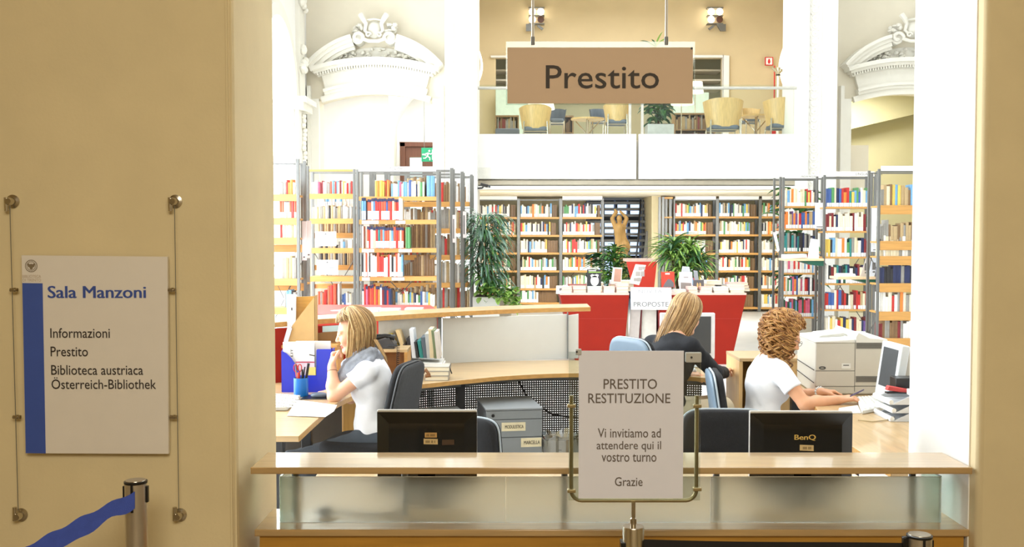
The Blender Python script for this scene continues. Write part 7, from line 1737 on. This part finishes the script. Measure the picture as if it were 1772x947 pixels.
for a_, c_ in ((V(630, 616, 6.22), V(596, 650, 6.2)), (V(622, 612, 6.25), V(600, 632, 6.24))): S.cap(a_, c_, .035, .035, .01)
S.build('scarf', mat('grey_scarf', (150, 154, 164), .9, var=.1, scale=50, bump=.2, bscale=160), t1, vox=.005, noise=(.0012, 70))
b = MB(); c = J['wrN'].lerp(J['elN'], .16); d = (J['elN'] - J['wrN']).normalized(); u = d.orthogonal().normalized(); w_ = d.cross(u)
b.tube([c + (u*math.cos(a) + w_*math.sin(a))*.0285 for a in [2*math.pi*i/20 for i in range(21)]], .0018, 6); b.build('bracelet', mat('thin_cord', (110, 70, 50), .6), t1)

# --- woman in the black sweater, seen from behind
bf = Vector((.80, .60, 0)); sd = Vector((.60, -.80, 0))        # sd points to her right, toward the counter
ch = V(1163, 612, 6.86)
J = dict(head=V(1188, 545, 6.92), hfw=Vector((.78, .52, -.36)), hup=Vector((.28, .22, 1)), bfw=bf,
         nck=V(1166, 585, 6.84), chs=V(1158, 622, 6.80), wst=V(1150, 675, 6.78), pel=V(1146, 712, 6.78),
         shN=V(1166, 597, 6.84) + sd*.155, shF=V(1160, 600, 6.84) - sd*.165, elN=V(1237, 645, 6.93), wrN=V(1254, 645, 7.12), elF=V(1170, 652, 7.1), wrF=V(1189, 648, 7.17),
         handN=((Vector((.35, .85, .12)), Vector((-.2, .1, 1)), 1), dict(curl=(.5, .6, .4), thumb=.6)),
         handF=((Vector((1, -.12, -.02)), Vector((.0, -.25, 1)), -1), dict(curl=(.45, .5, .4), thumb=.5)),
         hipN=V(1150, 716, 6.78) + sd*.1, hipF=V(1148, 716, 6.78) - sd*.1, knN=V(1252, 706, 6.9), knF=V(1240, 700, 7.25), anN=Vector((1.42, 7.0, .10)), anF=Vector((1.3, 7.32, .10)), toe=Vector((.8, .6, 0)), sleeve=1.0, topname='sweater')
cols = dict(skin=skin_a, lips=lip_m, brow=MATS['brow_blond'], top=mat('black_knit', (26, 27, 32), .9, var=.2, scale=60, bump=.12, bscale=220), trousers=mat('khaki_cotton', (206, 190, 160), .85, var=.05, bump=.08), shoe=MATS['dark_shoe'])
t2, M2, R2 = person('person', 'blond woman in a black sweater seen from behind, writing at the worktop', J, cols)
hb2 = hairmats('dark_blond_hair', [(182, 146, 98), (154, 118, 74), (206, 174, 126), (128, 96, 58)])
hair_mesh(t2, J['head'], M2, 'straight', hb2, 9, n=1250, length=.27, face=60, vol=.010, fringe=70, dirdrop=lambda p, az: Vector((-.55, -.18, -1)).normalized())

# --- curly haired woman leaning over the right desk
J = dict(head=V(1357, 583, 6.2), hfw=Vector((.88, .12, -.46)), hup=Vector((.44, .05, 1)), bfw=Vector((1, .05, 0)),
         nck=V(1333, 625, 6.2), chs=V(1325, 660, 6.2), wst=V(1320, 713, 6.2), pel=V(1316, 752, 6.2),
         shN=V(1349, 643, 6.03), shF=V(1346, 641, 6.37), elN=V(1393, 700, 5.93), wrN=V(1450, 692, 5.97), elF=V(1388, 688, 6.42), wrF=V(1421, 679, 6.22),
         handN=((Vector((1, .05, .10)), Vector((-.1, -.25, 1)), 1), dict(curl=(.35, .55, .45), thumb=.45, thumb_curl=.5)),
         handF=((Vector((1, -.3, .05)), Vector((0, .2, 1)), -1), dict(curl=(.5, .8, .5), thumb=.5)),
         hipN=V(1316, 758, 6.1), hipF=V(1316, 758, 6.3), knN=Vector((1.96, 6.06, .52)), knF=Vector((1.96, 6.34, .52)), anN=Vector((1.98, 6.05, .10)), anF=Vector((1.98, 6.35, .10)), toe=Vector((1, 0, 0)), sleeve=.55, topname='t_shirt')
cols = dict(skin=skin_b, lips=lip_m, brow=mat('brow_brown', (104, 70, 44), .6), top=MATS['white_cotton'], trousers=mat('dark_denim', (44, 50, 66), .85, var=.14, bump=.1), shoe=MATS['dark_shoe'])
t3, M3, R3 = person('person', 'curly haired woman in a white t-shirt leaning over the keyboard with a pen', J, cols)
hb3 = hairmats('curly_hair', [(168, 116, 62), (120, 78, 40), (206, 160, 98), (146, 98, 52), (184, 134, 76)])
hair_mesh(t3, J['head'], M3, 'curly', hb3, 13, n=190, length=.18, face=80, vol=.024, fringe=62)
b = MB()
for s in (-1, 1):
    c = J['head'] + M3 @ Vector((.098, .031*s, .004)); b.tube([c + M3 @ Vector((0, .021*math.cos(a), .016*math.sin(a))) for a in [2*math.pi*i/18 for i in range(19)]], .0014, 6)
    b.tube([c + M3 @ Vector((0, .021*s, .004)), J['head'] + M3 @ Vector((.0, .074*s, .004))], .0014, 6)
b.tube([J['head'] + M3 @ Vector((.1, -.011, .006)), J['head'] + M3 @ Vector((.1, .011, .006))], .0014, 6); b.build('glasses', mat('glasses_metal', (90, 90, 100), .3, .6), t3)
b = MB(); c = J['wrF'].lerp(J['elF'], .05); d = (J['elF'] - J['wrF']).normalized(); u = d.orthogonal().normalized(); w_ = d.cross(u)
for k in range(12):
    a = 2*math.pi*k/12; b.obox(c + (u*math.cos(a) + w_*math.sin(a))*.030, (.012, .012, .012), frame(d, u))
b.build('wristwatch', mat('white_band', (226, 226, 224), .4), t3)
b = MB(); b.tube([V(1471, 686, 5.92), V(1484, 680, 5.9), V(1495, 674.5, 5.88)], [.004, .0045, .003], 8); tag(b.build('pen', mat('violet_pen', (78, 66, 96), .4), loc=V(1484, 680, 5.9)), 'dark violet pen held by the curly haired woman', 'pen')
